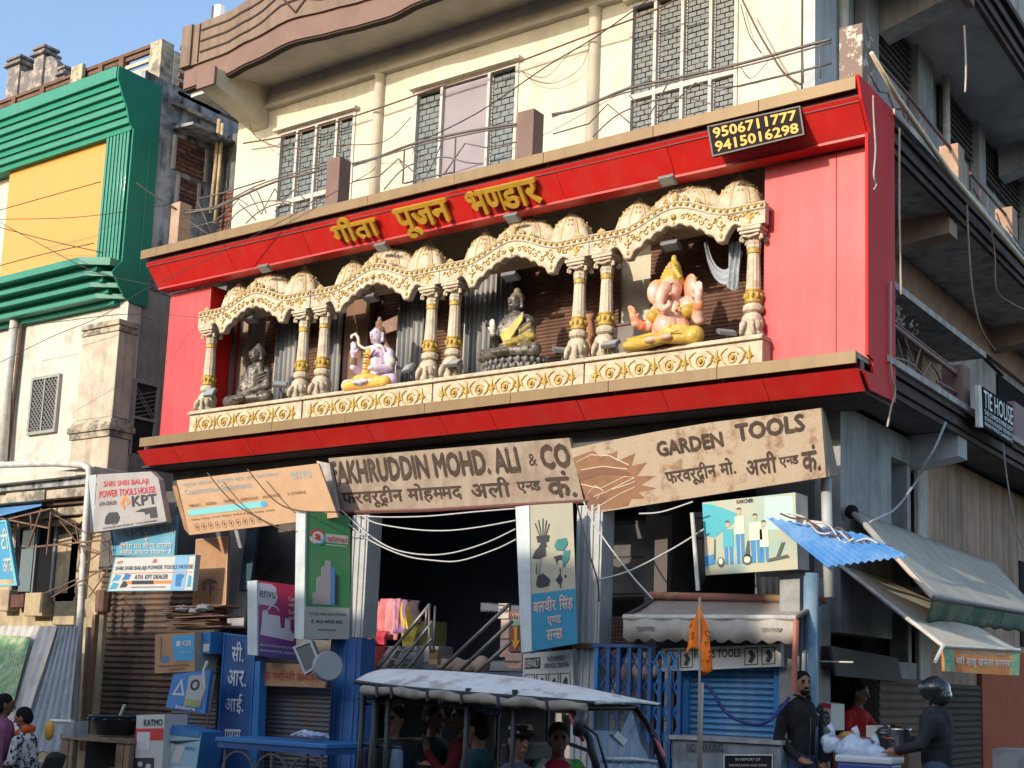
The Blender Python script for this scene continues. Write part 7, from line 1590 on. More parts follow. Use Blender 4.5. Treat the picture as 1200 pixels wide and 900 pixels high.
b.polys([circle(.47,.17,.055,.07,12), [(.44,.2),(.48,.42),(.5,.42),(.5,.2)], circle(.18,.16,.04,.07,10), [(.10,.2),(.12,.48),(.13,.48),(.12,.2)], [(.70,.12),(.92,.16),(.90,.20),(.82,.18),(.88,.36),(.84,.36),(.78,.18),(.70,.16)]], m_t4, t, 'machine_print', .008); b.polys([circle(.47,.17,.035,.045,12), circle(.18,.17,.025,.045,10)], m_t3, t, 'machine_body_print', .010)
q = [P(932,577,11.9), P(945,581,12.1), P(947,668,12.1), P(935,667,11.9)]; MB().hexa(q, [p+Vector((.0,.03,-.0)) for p in q]).build('box_side', m_midgrey, t)
q = [P(814,600,11.85), P(823,600,11.9), P(827,674,11.9), P(819,692,11.85)]; MB().hexa(q, [p+Vector((0,.03,0)) for p in q]).build('dark_edge', m_blk, t)
tag(MB().tube([P(811,601,11.7), P(818,692,11.7)], .022, 8).build('tube_lamp', m_pipe), 'white upright tube lamp left of the family poster', 'lamp')
corr('corrugated_sheet', 'small pale corrugated sheet under the family poster', (889,676),(943,676),(944,702),(890,702), 12.5, 12.5, 7, .015, m_corr)
t_ = tag(MB().tube([P(968,560,12.2), P(970,640,12.2), P(972,700,12.2)], .055, 10).build('drain_pipe', m_colw, smooth=True), 'grey-white drain pipe at the corner above the blue tin sheet', 'pipe')
tag(MB().lathe([(.06,-.16),(.075,-.14),(.075,.12),(.06,.16)], P(952,618,12.1), 10, ax=(1,.1,-.15)).build('pipe_elbow', M('cream_pipe', (.60,.52,.42), .6), smooth=True), 'short cream pipe piece behind the blue tin sheet', 'pipe')
# blue corrugated tin roof piece
corr('blue_tin_sheet', 'bright blue corrugated tin sheet sloping from the corner', (897,605),(1010,625),(1064,651),(968,663), 11.8, 11.35, 11, .022, M('blue_corrugated', (.06,.22,.50), .4, c2=(.22,.38,.60), scale=3, amt=.7, streak=.3, c3=(.3,.42,.6)), 'roof sheet')
random.seed(12)
for k in range(7):
    x = 915+k*14; pts = [P(x+random.uniform(-6,6), 600+k*5+random.uniform(-10,8), 11.65), P(x+14, 606+k*5+random.uniform(-8,6), 11.62), P(x+30, 612+k*5+random.uniform(-6,10), 11.6), P(x+44, 622+k*3, 11.6)]
    strand('tangled grey cable %s above the blue tin sheet' % ('at the left','near the left','left of the middle','in the middle','right of the middle','near the right','at the right')[k], pts, .010, m_wc if k % 2 else m_wireb, cat='cable', group=None, name='tangled_cable')
# ---- right-hand street awnings
def sheet(pt, nu, nv): return MB().grid(pt, nu, nv)
A, B, C_, D = PX(1000,598,-5.28), PX(1165,660,-5.28), PX(1222,722,-4.15), PX(1093,700,-4.15)
t = thing('green_grey_awning', 'upper sloping grey-green canvas awning on the street side', 'awning', A); m_cv = M('green_grey_canvas', (.46,.42,.35), .9, c2=(.33,.31,.26), scale=2, amt=.6, streak=.2)
m_cv2 = M('pale_green_canvas', (.50,.49,.40), .9, c2=(.50,.38,.27), scale=1.6, amt=.7, streak=.2)
MB().grid(lambda u, v: tuple((A*(1-u)+B*u)*(1-v)+(D*(1-u)+C_*u)*v - Vector((0,0,.10*sin(pi*v)*sin(pi*min(1,u*1.2))))), 14, 10).build('canvas', m_cv, t, smooth=True, solid=.01)
MB().tube([A, D], .025, 8).build('side_tube', M('bright_side_tube', (.55,.45,.36), .6), t); MB().tube([D, C_], .025, 8).build('front_tube', m_rail, t)
MB().grid(lambda u, v: tuple((D*(1-u)+C_*u)-Vector((0,0,(.22+.015*sin(u*50))*v))+Vector((-.25*v*(1-u)*.6-.02*sin(u*12)*v,.25*v*(1-u),0))), 30, 4).build('valance', M('dark_green_valance', (.08,.13,.10), .9, c2=(.30,.28,.2), scale=3), t, smooth=True, solid=.008)
t2 = thing('awning_bracket', 'black folding awning arm on the wall at the head of the upper awning', 'bracket', A)
MB().tube([PX(998,600,-5.2), PX(1012,612,-5.0), PX(1040,645,-4.7)], .035, 8).build('arm', m_grey, t2); MB().sphere(PX(998,600,-5.2), .08, 8, 6).build('joint', m_blk, t2, smooth=True)
A, B, C_, D = PX(985,663,-5.28), PX(1075,690,-5.28), PX(1195,762,-3.62), PX(1105,757,-4.0)
t = thing('pale_green_awning', 'lower pale green canvas awning above the snack stall', 'awning', A)
MB().grid(lambda u, v: tuple((A*(1-u)+B*u)*(1-v)+(D*(1-u)+C_*u)*v + Vector((0,0,.05*sin(pi*u)*sin(pi*v)-.03*sin(pi*v)))), 14, 10).build('canvas', m_cv2, t, smooth=True, solid=.01)
MB().tube([A, D], .02, 8).build('side_tube', m_pipe, t); MB().tube([D, C_], .02, 8).build('front_tube', m_pipe, t); MB().tube([D, PX(1096,775,-4.0)], .02, 6).build('hook', m_pipe, t)
b = Board(PX(1106,760,-4.0)+Vector((0,0,0)), PX(1195,764,-3.62), PX(1194,792,-3.62), PX(1107,787,-4.0), .03)
tt = thing('snack_stall_sign', 'orange stall banner with pale Hindi letters hanging from the lower awning', 'sign', b.m(.5,0)); b.panel(M('orange_banner', (.50,.16,.04), .6, c2=(.60,.28,.06), scale=5, amt=.7), tt, nu=2)
b.text('श~री साहू खसता कारनर', .14, .22, .86, .74, m_wht, tt, d=.01); b.rect(0,.02,.12,.98, M('banner_teal', (.12,.35,.25), .6, c2=(.55,.4,.05), scale=18, lo=.48, hi=.52), tt, 'left_print'); b.rect(.88,.02,1,.98, _mats['banner_teal'], tt, 'right_print'); b.text('SHRI SAHU KHASTA CORNER', .2, .82, .8, .92, m_wht, tt)
# snack stall under the awnings
m_or = M('orange_red_wall', (.36,.085,.04), .85, c2=(.28,.07,.035), scale=2, amt=.6)
tag(MB().box(-5.288, -5.24, PX(1150,850,-5.26).y, 27, .3, 2.5).build('orange_wall', m_or), 'dull orange-red wall at the right edge', 'wall')
y0, y1 = PX(1030,800,-5.26).y, PX(1088,800,-5.26).y; s1_ = shutter('stall_shutter', 'brown-grey shutter behind the snack stall', -5.26-(y1-y0)/2, -5.26+(y1-y0)/2, .3, PX(1050,793,-5.26).z, (y0+y1)/2, M('dim_brown_shutter', (.14,.095,.075), .85, c2=(.09,.06,.05), scale=3), step=.09); s1_.rotation_euler.z = pi/2
y0, y1 = PX(1103,800,-5.26).y, PX(1148,800,-5.26).y; s2_ = shutter('stall_shutter', 'dark shutter behind the helmeted man', -5.26-(y1-y0)/2, -5.26+(y1-y0)/2, .3, PX(1120,795,-5.26).z, (y0+y1)/2, M('dark_grey_shutter', (.06,.045,.04), .85), step=.08); s2_.rotation_euler.z = pi/2
b = Board(PX(974,757,-5.2), PX(1052,771,-5.2), PX(1058,799,-5.2), PX(981,792,-5.2), .03); t = thing('grey_banner', 'plain grey panel above the snack vendor', 'panel', b.m(.5,0)); b.panel(M('dim_grey_sheet', (.10,.10,.10), .8), t); b2 = pb((958,757),(975,757),(977,786),(958,783), 12.65, t=.03); t = thing('maroon_board', 'dark maroon panel left of the plain grey panel', 'panel', b2.m(.5,0)); b2.panel(M('dark_maroon', (.06,.03,.035), .7), t)
tag(MB().tube([P(957,775,12.5), P(1000,776,12.5)], .010, 6).build('thin_rod', m_pipe), 'thin white rod before the plain grey panel', 'rod')
tag(MB().lathe([(.075,.3),(.075,3.0)], (P(950,800,12.1).x, 12.1, 0), 14).build('blue_steel_column', M('blue_grey_column', (.20,.30,.38), .5, c2=(.05,.16,.30), scale=2, amt=.8, streak=.4), smooth=True), 'blue-grey round steel column behind the man in black', 'column')
tag(MB().tube([P(942,762,12.0), P(941,800,12.0)], .02, 6).build('white_switch_pipe', m_pipe), 'short white pipe left of the steel column', 'pipe')

t = thing('stall_counter', 'snack counter with a brown front and yellow Hindi letters', 'counter', P(1020,905,12.2)); a, c = P(975,879,12.3), P(1064,905,12.3)
MB().box(a.x, c.x, 12.3, 12.9, .3, P(1020,876,12.3).z).build('counter', M('stall_brown', (.16,.07,.04), .7, c2=(.10,.05,.03), scale=4), t, bevel=.01)
bb = Board(P(1036,879,12.28),P(1063,878,12.28),P(1063,900,12.28),P(1036,901,12.28),.01); bb.text('दुकान नं.', .1, .35, .95, .9, m_yel, t)
def pot(name, label, x, yb, Y, r, h, mat, lid=False):
    p = P(x, yb, Y); t = thing(name, label, 'pot', p); MB().lathe([(.01,0),(r*.9,0),(r,.03),(r,h-.02),(r*1.06,h),(r*.9,h),(r*.85,h-.04),(.01,h-.05)], p, 20).build('body', mat, t, smooth=True)
    if lid: MB().lathe([(r*.98,h+.002),(r*.7,h+.03),(.02,h+.05),(.02,h+.07),(.001,h+.075)], p, 16).build('lid', mat, t, smooth=True)
m_steel = M('brushed_steel', (.42,.42,.42), .25, metal=.9)
pot('steel_pot', 'tall steel pot on the counter before the helmeted man', 1054, 878, 12.3, .11, .20, m_steel); pot('steel_pot', 'dark steel pot left of the tall steel pot', 1038, 878, 12.35, .10, .17, M('dark_steel', (.12,.12,.12), .35, metal=.8), True)
t, b = carton('white_paper_box', 'small white box on the snack counter', (1015,850),(1028,850),(1028,864),(1015,864), 12.3, 0, mat=m_wht, ms=m_wht)
t, b = carton('open_snack_tray', 'brown open tray of snacks on the snack counter', (975,862),(1025,866),(1024,876),(975,876), 12.25, 0, depth=.25); MB().sphere(b.m(.3,1.1,-.1), .07, 8, 5, (1.5,1,.6)).build('snack_heap', M('fried_snack', (.5,.3,.1), .8), t, smooth=True)
# white fan box, cooler with plastic bags
t, b = carton('fan_box', 'white and red box with a round fan guard behind the man in black', (963,823),(974,825),(974,856),(963,855), 12.5, 0, mat=m_wht); t['category'] = 'fan'; b.polys(ring(.5,.42,.36,.30,.8,14), m_inkb, t, 'fan_guard', .01); b.polys([circle(.5,.42,.1,.08,8)]+[[(.5,.42),(.5+.3*cos(k*1.26),.42+.25*sin(k*1.26)),(.5+.3*cos(k*1.26+.5),.42+.25*sin(k*1.26+.5))] for k in range(5)], m_rail, t, 'fan_blades', .008); b.rect(0,.82,1,1, m_redl, t, 'red_band')
t = thing('cooler_box', 'blue ice box with a white lid carrying plastic bags', 'ice box', P(1010,905,11.8)); a, c = P(981,893,11.8), P(1044,905,11.8)
MB().box(a.x, c.x, 11.8, 12.1, .9, a.z).build('body', M('cooler_blue', (.03,.07,.28), .4), t, bevel=.02); MB().box(a.x-.02, c.x+.02, 11.78, 12.12, a.z+.002, a.z+.07).build('lid', M('cooler_white', (.55,.58,.62), .4), t, bevel=.02)
m_bag = M('bluish_plastic_bag', (.52,.60,.70), .25, c2=(.35,.48,.66), scale=9, amt=.8, bump=1.0, bscale=12, spec=.8)
for lab, x, y, r, sc in (('large bluish-white plastic bag on the ice box', 1003, 879, .16, (1.25,.8,.8)), ('smaller crumpled plastic bag on the right of the ice box', 1026, 883, .10, (1.2,.8,.8)), ('grey plastic bag left of the ice box', 974, 872, .10, (1,.7,1))):
    p = P(x, y, 11.95); mb = MB().sphere((0,0,0), r, 34, 24, sc); random.seed(int(x)); ph = [random.uniform(0,6) for _ in range(6)]
    mb.v = [(v[0]*(1+.10*sin(v[2]*38+ph[0])+.07*sin(v[1]*75+ph[1]+v[2]*40)+.04*sin(v[0]*130+v[2]*90))+p.x, v[1]*(1+.12*sin(v[0]*40+ph[2]))+p.y, v[2]*(1+.16*sin(v[0]*31+ph[3])+.1*sin(v[1]*37+ph[4]))+p.z) for v in mb.v]
    mb.tube([(p.x, p.y, p.z+r*sc[2]*.7), (p.x+.02, p.y, p.z+r*sc[2]+.03), (p.x-.02, p.y, p.z+r*sc[2]+.08)], [.05,.02,.04], 8); tag(mb.build('plastic_bag', m_bag, smooth=True), lab, 'plastic bag')
tag(MB().box(P(1163,880,12.3).x, P(1163,880,12.3).x+1.2, 12.3, 12.7, .3, P(1163,877,12.3).z).build('cement_bench', M('bench_cement', (.25,.27,.27), .9, c2=(.15,.16,.16), scale=4, amt=.8)), 'grey cement bench at the right edge', 'bench')

# things on the left foreground: blue cart table
t = thing('blue_table', 'blue topped handcart table before the kiosk shutter', 'table', P(320,900,10.6)); a, c = P(252,868,10.5), P(383,868,10.5); zt_ = P(320,868,10.5).z
MB().box(a.x, c.x, 10.5, 11.2, zt_-.05, zt_).build('table_top', m_kb2, t, bevel=.008); MB().box(a.x+.02, c.x-.02, 10.52, 11.18, zt_-.12, zt_-.052).build('apron', m_kb, t)
for x in (a.x+.12, c.x-.12, (a.x+c.x)/2):
    for y in (10.56, 11.12): MB().tube([(x, y, .3), (x, y, zt_-.12)], .018, 6).build('leg', m_rail, t)
for k in range(3):
    cx_ = a.x+.35+k*.55; MB().tube([(cx_+.27*cos(q*.35), 10.56, zt_-.42+.27*sin(q*.35)) for q in range(19)], .016, 5).build('hoop', m_rail, t)
mb = MB(); c0 = P(360,866,10.75)
for k in range(4): mb.tube([c0+Vector((-.25+.1*k,0,.03)), c0+Vector((-.1+.1*k,.05,.08-.01*k)), c0+Vector((.08+.07*k,0,.05)), c0+Vector((.2+.03*k,.05,.02))], [.03,.05,.045,.02], 8, flat=.5)
tag(mb.build('crumpled_cloth', M('blue_white_cloth', (.50,.56,.66), .9, c2=(.2,.3,.5), scale=12, amt=.8), smooth=True), 'crumpled blue and white cloth on the blue table', 'cloth')
# bucket at lower left
p = P(50,893,10.0); t = thing('white_bucket', 'white bucket with a grey handle beside the black chair', 'bucket', (p.x,10,p.z-.3)); MB().lathe([(.12,-.3),(.16,0),(.17,.01),(.15,.01),(.14,-.05)], (p.x,10,p.z), 18).build('pail', m_pipe, t, smooth=True); MB().tube([(p.x+.15*cos(a_), 10, p.z+.13*sin(a_)) for a_ in [pi*i/8 for i in range(9)]], .008, 5).build('handle', m_rail, t)
# ================================================================ people
def xf(L, R=None, off=(0,0,0), s=1.0):
    R = R or Matrix.Identity(3); off = Vector(off); out = []
    for p in L:
        if p[0] == 'c': out.append(('c', R @ (p[1]*s)+off, R @ (p[2]*s)+off, p[3]*s, p[4]*s, p[5]))
        else: out.append(('e', R @ (p[1]*s)+off, p[2]*s, (R @ p[3]) if p[3] is not None else R.copy(), None, p[5]))
    return out
SK, TO, TR_, HA, SH, EX, EY = 0, 1, 2, 3, 4, 5, 6
def headp(hair=HA, cap_=None, beard=False):
    L = [ell((0,0,0), (.074,.092,.105), SK), ell((0,-.025,-.055), (.055,.062,.055), SK), ell((0,-.05,-.095), (.03,.03,.025), SK)]
    L += [cap((0,-.085,.01), (0,-.112,-.022), .009, .015, SK), ell((0,-.092,-.062), (.025,.012,.009), EX if False else SK), ell((0,.02,-.02), (.06,.06,.08), SK)]
    for s in (-1, 1): L += [ell((s*.03,-.083,.008), (.013,.008,.007), EY), cap((s*.018,-.09,.026), (s*.045,-.08,.026), .006, .005, hair), cap((s*.076,.0,.005), (s*.076,.0,-.03), .012, .014, SK)]
    L += [ell((0,.018,.035), (.083,.092,.088), hair), ell((0,.035,-.01), (.078,.078,.085), hair)]
    if beard: L += [ell((0,-.065,-.085), (.05,.04,.035), hair), cap((-.025,-.102,-.045), (.025,-.102,-.045), .008, .008, hair)]
    return L
def handp(c, d, side, mi=SK, curl=.3):
    c = Vector(c); d = Vector(d).normalized(); side = (Vector(side)-d*Vector(side).dot(d)).normalized(); n = d.cross(side)
    L = [cap(c, c+d*.05, .030, .034, mi), ell(c+d*.03, (.034,.034,.034), mi)]
    for k, l in zip((-1.5,-.5,.5,1.5), (.062,.075,.070,.055)):
        b = c+d*.075+side*.018*k; m_ = b+d*l*.5+n*curl*.02; L += [cap(b-d*.02, m_, .0105, .0095, mi), cap(m_, m_+d*l*.4+n*curl*.035, .0095, .008, mi)]
    b = c+d*.015+side*.030; L += [cap(b, b+side*.025+d*.03, .013, .011, mi), cap(b+side*.025+d*.03, b+side*.022+d*.055+n*.01, .011, .009, mi)]; return L
def figure(seated_=False, arms=None, head=(0,0), lean=0, legs=None, headkind=None, beard=False, bulk=1.0):
    """local frame: hips at the origin, facing -Y. arms = {side: (elbow, wrist, finger direction)}"""
    sp = Vector((0, -sin(lean)*.50, cos(lean)*.50)); nk = sp + Vector((0,-sin(lean)*.06,.07)); b = bulk
    L = [ell((0,0,.0), (.16*b,.115*b,.12), TR_), cap((0,0,.06), tuple(sp*.45), .125*b, .13*b, TO), cap(tuple(sp*.45), tuple(sp*.86), .135*b, .14*b, TO), cap(tuple(sp*.9+Vector((-.145,0,0))), tuple(sp*.9+Vector((.145,0,0))), .075*b, .075*b, TO), ell(tuple(sp*.72), (.185*b,.125*b,.17), TO)]
    L += [cap(tuple(sp), tuple(nk+Vector((0,-.01,.05))), .052, .048, SK), cap(tuple(sp*.97+Vector((-.06,0,.01))), tuple(sp*.97+Vector((.06,0,.01))), .062, .062, TO)]
    hc = nk + Vector((0,-.02,.145)); L += xf(headkind() if headkind else headp(beard=beard), Matrix.Rotation(head[0],3,'Z') @ Matrix.Rotation(head[1],3,'X'), hc)
    arms = arms or {}
    for s in (-1, 1):
        sh = sp*.9+Vector((s*.185*b,0,0)); el, wr, fd = arms.get(s, (sh+Vector((s*.04,.02,-.28)), sh+Vector((s*.05,-.04,-.52)), (0,-.1,-1)))
        el, wr = Vector(el), Vector(wr); L += [cap(tuple(sh), tuple(el), .062*b, .052*b, TO), cap(tuple(el), tuple(wr), .050*b, .036*b, TO)] + [cap(tuple(wr-(wr-el).normalized()*.01), tuple(wr+(wr-el).normalized()*.03), .030, .027, SK)] + handp(wr+(wr-el).normalized()*.035, fd, (-s,0,.2) if abs(Vector(fd).normalized().x) < .8 else (0,-1,.3))
    if seated_:
        for s in (-1, 1): L += [cap((s*.09,0,-.02), (s*.12,-.42,0), .09, .065, TR_), cap((s*.12,-.42,-.01), (s*.12,-.44,-.40), .06, .042, TR_), cap((s*.12,-.42,-.45), (s*.12,-.58,-.47), .042, .034, SH)]
    else:
        lg = legs or {-1: ((-.10,-.02,-.42), (-.11,.03,-.83)), 1: ((.10,-.02,-.42), (.11,.03,-.83))}
        for s in (-1, 1):
            kn, an = lg[s]; L += [cap((s*.085,0,-.03), kn, .092, .062, TR_), cap(kn, an, .060, .045, TR_), cap((an[0],an[1],an[2]-.03), (an[0],an[1]-.15,an[2]-.045), .045, .032, SH)]
    return L
m_sk = M('brown_skin', (.30,.155,.09), .55, c2=(.19,.09,.05), scale=9); m_skd = M('dark_brown_skin', (.17,.085,.05), .6); m_hr = M('black_hair', (.010,.008,.007), .85, c2=(.02,.017,.015), scale=60, bump=.6, bscale=90); m_shoe = M('dark_shoe', (.03,.028,.026), .5); m_eye = M('eye_dark', (.02,.015,.013), .3)
m_bj = M('black_jacket', (.014,.014,.016), .8, c2=(.03,.03,.034), scale=8, bump=.5, bscale=14); m_jean = M('blue_jeans', (.05,.07,.13), .85, c2=(.08,.10,.16), scale=8)
def person(name_label, L, mats, loc, yaw=0, vox=.0095, s=1.0, cat='person', group=None):
    t = thing('person', name_label, cat, loc, group); M4 = Matrix.Translation(loc) @ Matrix.Rotation(yaw, 4, 'Z') @ Matrix.Scale(s, 4)
    return t, blob('body', L, mats, t, vox=vox, smooth=2, M4=M4), M4
# man in black at the corner
p = P(939,812,12.0)
L = figure(arms={-1: ((-.25,.03,.17), (-.16,-.16,.0), (.3,-1,-.3)), 1: ((.25,.05,.17), (.20,-.10,-.05), (-.5,-.8,-.4))}, head=(-.25,.05), beard=True, bulk=1.08)
t, o, M4 = person('man in a black zip jacket and jeans, standing by the steel column', L, [m_sk, m_bj, m_jean, m_hr, m_shoe, m_bj, m_eye], (p.x, 12.0, 1.19), yaw=radians(62))
zp = MB().tube([M4 @ Vector(q) for q in ((.0,-.125,.50),(.0,-.148,.36),(.0,-.146,.20),(0,-.135,.05),(0,-.128,-.06))], .006, 5).build('zip', M('grey_zip', (.09,.09,.09), .4, metal=.6), t)
for s_ in (-1, 1): MB().tube([M4 @ Vector(q) for q in ((s_*.015,-.105,.535),(s_*.05,-.07,.575),(s_*.065,-.01,.59),(s_*.05,.05,.59))], [.014,.02,.02,.016], 7, flat=.6).build('collar', m_bj, t, smooth=True)
MB().tube([M4 @ Vector(q) for q in ((.09,-.135,.42),(.13,-.12,.40))], .006, 5).build('chest_logo', m_pipe, t)
ph = MB().obox(M4 @ Vector((.10,-.26,-.03)), Vector((.07,.0,.0)), Vector((0,.01,.0)), Vector((0,-.02,.13))).build('held_phone', m_blk); tag(ph, 'phone held by the man in the black zip jacket', 'phone')
# vendor in red behind the counter
p = PX(993,815,-5.5)
L = figure(arms={-1: ((-.28,-.16,.28), (-.22,-.42,.22), (0,-1,0)), 1: ((.27,-.18,.30), (.16,-.46,.34), (-.1,-1,.1))}, head=(.1,.25), lean=.25)
m_rs = M('red_shirt', (.34,.018,.02), .8, c2=(.26,.015,.02), scale=8, bump=.5, bscale=12)
person('snack vendor in a red shirt reaching across the counter', L, [m_skd, m_rs, m_jean, m_hr, m_shoe, m_rs, m_eye], (p.x, p.y, p.z-.66), yaw=radians(80))
# helmeted customer
def helmet():
    L = [ell((0,0,.0), (.07,.09,.10), SK), ell((0,-.05,-.06), (.05,.05,.05), SK), ell((0,.015,.02), (.125,.145,.125), HA), ell((0,.05,-.05), (.115,.11,.10), HA), cap((0,-.09,.0), (0,-.115,-.02), .01, .014, SK), cap((-.07,-.11,.06), (.07,-.11,.06), .03, .03, EX)]
    for s in (-1, 1): L += [cap((s*.09,-.02,-.05), (s*.05,-.06,-.11), .012, .012, HA), ell((s*.03,-.085,.0), (.012,.008,.007), EY)]
    return L
m_hel = M('helmet_black', (.02,.022,.024), .25, coat=.5); m_vis = M('helmet_grey_visor', (.16,.16,.17), .2)
p = P(1097,818,12.15)
L = figure(arms={-1: ((-.27,-.14,.24), (-.18,-.36,.24), (.1,-1,.1)), 1: ((.27,-.12,.22), (.16,-.33,.16), (-.1,-1,0))}, head=(.1,.18), headkind=helmet, bulk=1.15)
person('customer in a black helmet and dark jacket at the snack stall', L, [m_sk, M('charcoal_jacket', (.022,.024,.028), .8, c2=(.05,.052,.06), scale=7, bump=.5, bscale=12), m_jean, m_hel, m_shoe, m_vis, m_eye], (p.x, 12.15, 1.14), yaw=radians(-78))
# woman at the left edge, seated child or youth in checked jacket, chair
p = P(8,812,8.7)
def scarf():
    L = headp(); L += [ell((0,.05,-.02), (.085,.08,.11), HA), ell((0,.12,.0), (.045,.045,.045), HA)]; return L
L = figure(head=(0,.15), headkind=scarf, bulk=1.05) + [ell((0,.0,.25), (.22,.16,.24), TO), cap((0,.02,-.1), (0,.02,-.75), .17, .24, TR_), ell((.03,.02,.0), (.23,.19,.18), EX)]
m_mau = M('mauve_shawl', (.26,.09,.16), .85, c2=(.20,.07,.13), scale=7, bump=.4, bscale=12); m_mar = M('maroon_patterned', (.20,.02,.04), .85, c2=(.45,.33,.28), scale=22, amt=1, lo=.56, hi=.60)
person('woman in a mauve top and maroon patterned skirt, seen from behind', L, [m_skd, m_mau, M('maroon_cloth', (.16,.015,.03), .85), m_hr, m_shoe, m_mar, m_eye], (p.x-.05, 8.7, .70), yaw=radians(150))
p = P(39,830,8.9)
L = figure(seated_=True, arms={-1: ((-.24,-.10,.22), (-.10,-.30,.16), (.3,-1,0)), 1: ((.24,-.10,.22), (.12,-.30,.14), (-.3,-1,0))}, head=(.1,.35), lean=.18) + [cap((-.06,-.155,.53), (.06,-.155,.53), .035, .035, EX), cap((-.07,-.04,.575), (.07,-.04,.575), .045, .045, EX)]
m_chk = M('checked_jacket', (.55,.54,.52), .85, c2=(.03,.03,.04), scale=19, amt=1, lo=.50, hi=.53)
zs = .60
person('boy in a checked jacket and orange collar sitting in the black chair', L, [m_sk, m_chk, M('navy_trousers', (.02,.025,.06), .85), m_hr, m_shoe, M('orange_scarf', (.65,.10,.02), .85), m_eye], (p.x+.02, 8.9, p.z-.79), yaw=radians(-60), s=.97)
bz = p.z-.79
ct = thing('plastic_chair', 'black plastic armchair the boy sits in', 'chair', (p.x, 8.9, bz-.52))
Rz = Matrix.Rotation(radians(-60), 3, 'Z'); cc = Vector((p.x+.02, 8.9, bz)); q_ = lambda x, y, z: cc + Rz @ Vector((x, y, z))
m_bp = M('black_chair_plastic', (.03,.032,.036), .35)
MB().hexa([q_(-.25,-.30,-.13),q_(.25,-.30,-.13),q_(.23,.22,-.15),q_(-.23,.22,-.15)], [q_(-.25,-.30,-.10),q_(.25,-.30,-.10),q_(.23,.22,-.12),q_(-.23,.22,-.12)]).build('seat', m_bp, ct, bevel=.008)
MB().grid(lambda u, v: tuple(q_(-.25+.5*u, .20+.10*v-.04*sin(pi*u), -.10+.42*v-.05*(2*u-1)**2*v)), 10, 6).build('backrest', m_bp, ct, smooth=True, solid=.015)
for s in (-1, 1):
    MB().tube([q_(s*.27,.24,.10), q_(s*.29,.0,.10), q_(s*.28,-.26,.08), q_(s*.27,-.30,-.1)], [.02,.03,.03,.02], 8, flat=.6).build('armrest', m_bp, ct, smooth=True)
    for y in (-.28, .22): MB().tube([q_(s*.24,y,-.13), q_(s*.28,y*1.1,-.52)], [.03,.02], 6).build('leg', m_bp, ct)
t = thing('yellow_packet', 'yellow packet stuck behind the black chair', 'packet', P(57,845,9.2)); o_ = P(58,856,8.95); MB().sphere(o_, .08, 8, 6, (.9,.5,1.4)).build('packet', M('yellow_foil', (.65,.35,.03), .4, c2=(.5,.05,.03), scale=12), t, smooth=True)
# light wooden stool bits behind the chair
tag(MB().tube([P(60,845,9.6), P(85,846,9.6)], .03, 6).build('white_bracket', m_pipe), 'short white bracket beside the white pipe foot', 'bracket')
tag(MB().hexa([P(76,845,9.9),P(87,845,9.9),P(86,864,9.9),P(73,864,9.9)], [p_+Vector((0,.2,0)) for p_ in (P(76,845,9.9),P(87,845,9.9),P(86,864,9.9),P(73,864,9.9))]).build('pipe_foot_block', m_grey), 'grey block at the foot of the white pipe', 'block')

# ================================================================ electric rickshaw with passengers
YN, YFR = 7.6, 8.5
er = thing('electric_rickshaw', 'electric rickshaw with a dirty white roof and rolled canvas sides, full of passengers', 'rickshaw', (P(580,900,8).x, 8.05, .0))
m_roof = M('dirty_white_roof', (.80,.78,.73), .6, c2=(.22,.15,.10), scale=4.5, amt=.5, bump=.5, bscale=9, lo=.53, hi=.62, streak=.2, c3=(.3,.2,.13)); m_frame = M('rickshaw_black_frame', (.015,.015,.017), .45)
rim = [(416,799),(430,801),(470,806),(520,810.5),(570,814.5),(620,818),(665,821.5),(697,824.5)]; SILX = [416,430,470,505,565,620,675,716,757]; SILY = [795,789,785.5,786.5,790,796,805,815,828.5]
near = [P(x, y, YN) for x, y in rim]; ridge = []
for k, n_ in enumerate(near):
    xx = rim[k][0]+25.0
    for _ in range(6):
        q = P(xx, float(np.interp(xx, SILX, SILY)), 8.12); xx += (n_.x-q.x)*150
    ridge.append(q)
rows = []
for n_, r_ in zip(near, ridge):
    x = n_.x; dz = max(r_.z-n_.z, .015); rows.append([(x, YN+(YFR-YN)*t_, n_.z+dz*(1-abs(2*t_-1)**2.4)) for t_ in [i/12 for i in range(13)]])
mb = MB(); mb.add([q for r_ in rows for q in r_], [(j*13+i, j*13+i+1, (j+1)*13+i+1, (j+1)*13+i) for j in range(len(rows)-1) for i in range(12)])
mb.build('roof', m_roof, er, smooth=True, solid=.02)
MB().tube(near, .018, 6).build('roof_rim', m_frame, er, smooth=True); MB().tube([v+Vector((0,.9,0)) for v in near], .018, 6).build('roof_rim', m_frame, er, smooth=True)
mb = MB(); random.seed(8)
for k in range(7):
    x = 428+random.uniform(0,230); mb.tube([P(x, 800+(x-420)*.075-6+random.uniform(-3,2), 7.68), P(x+22, 800+(x-400)*.075-7, 7.72), P(x+44, 801+(x-380)*.075-6+random.uniform(-2,2), 7.7)], .006, 4)

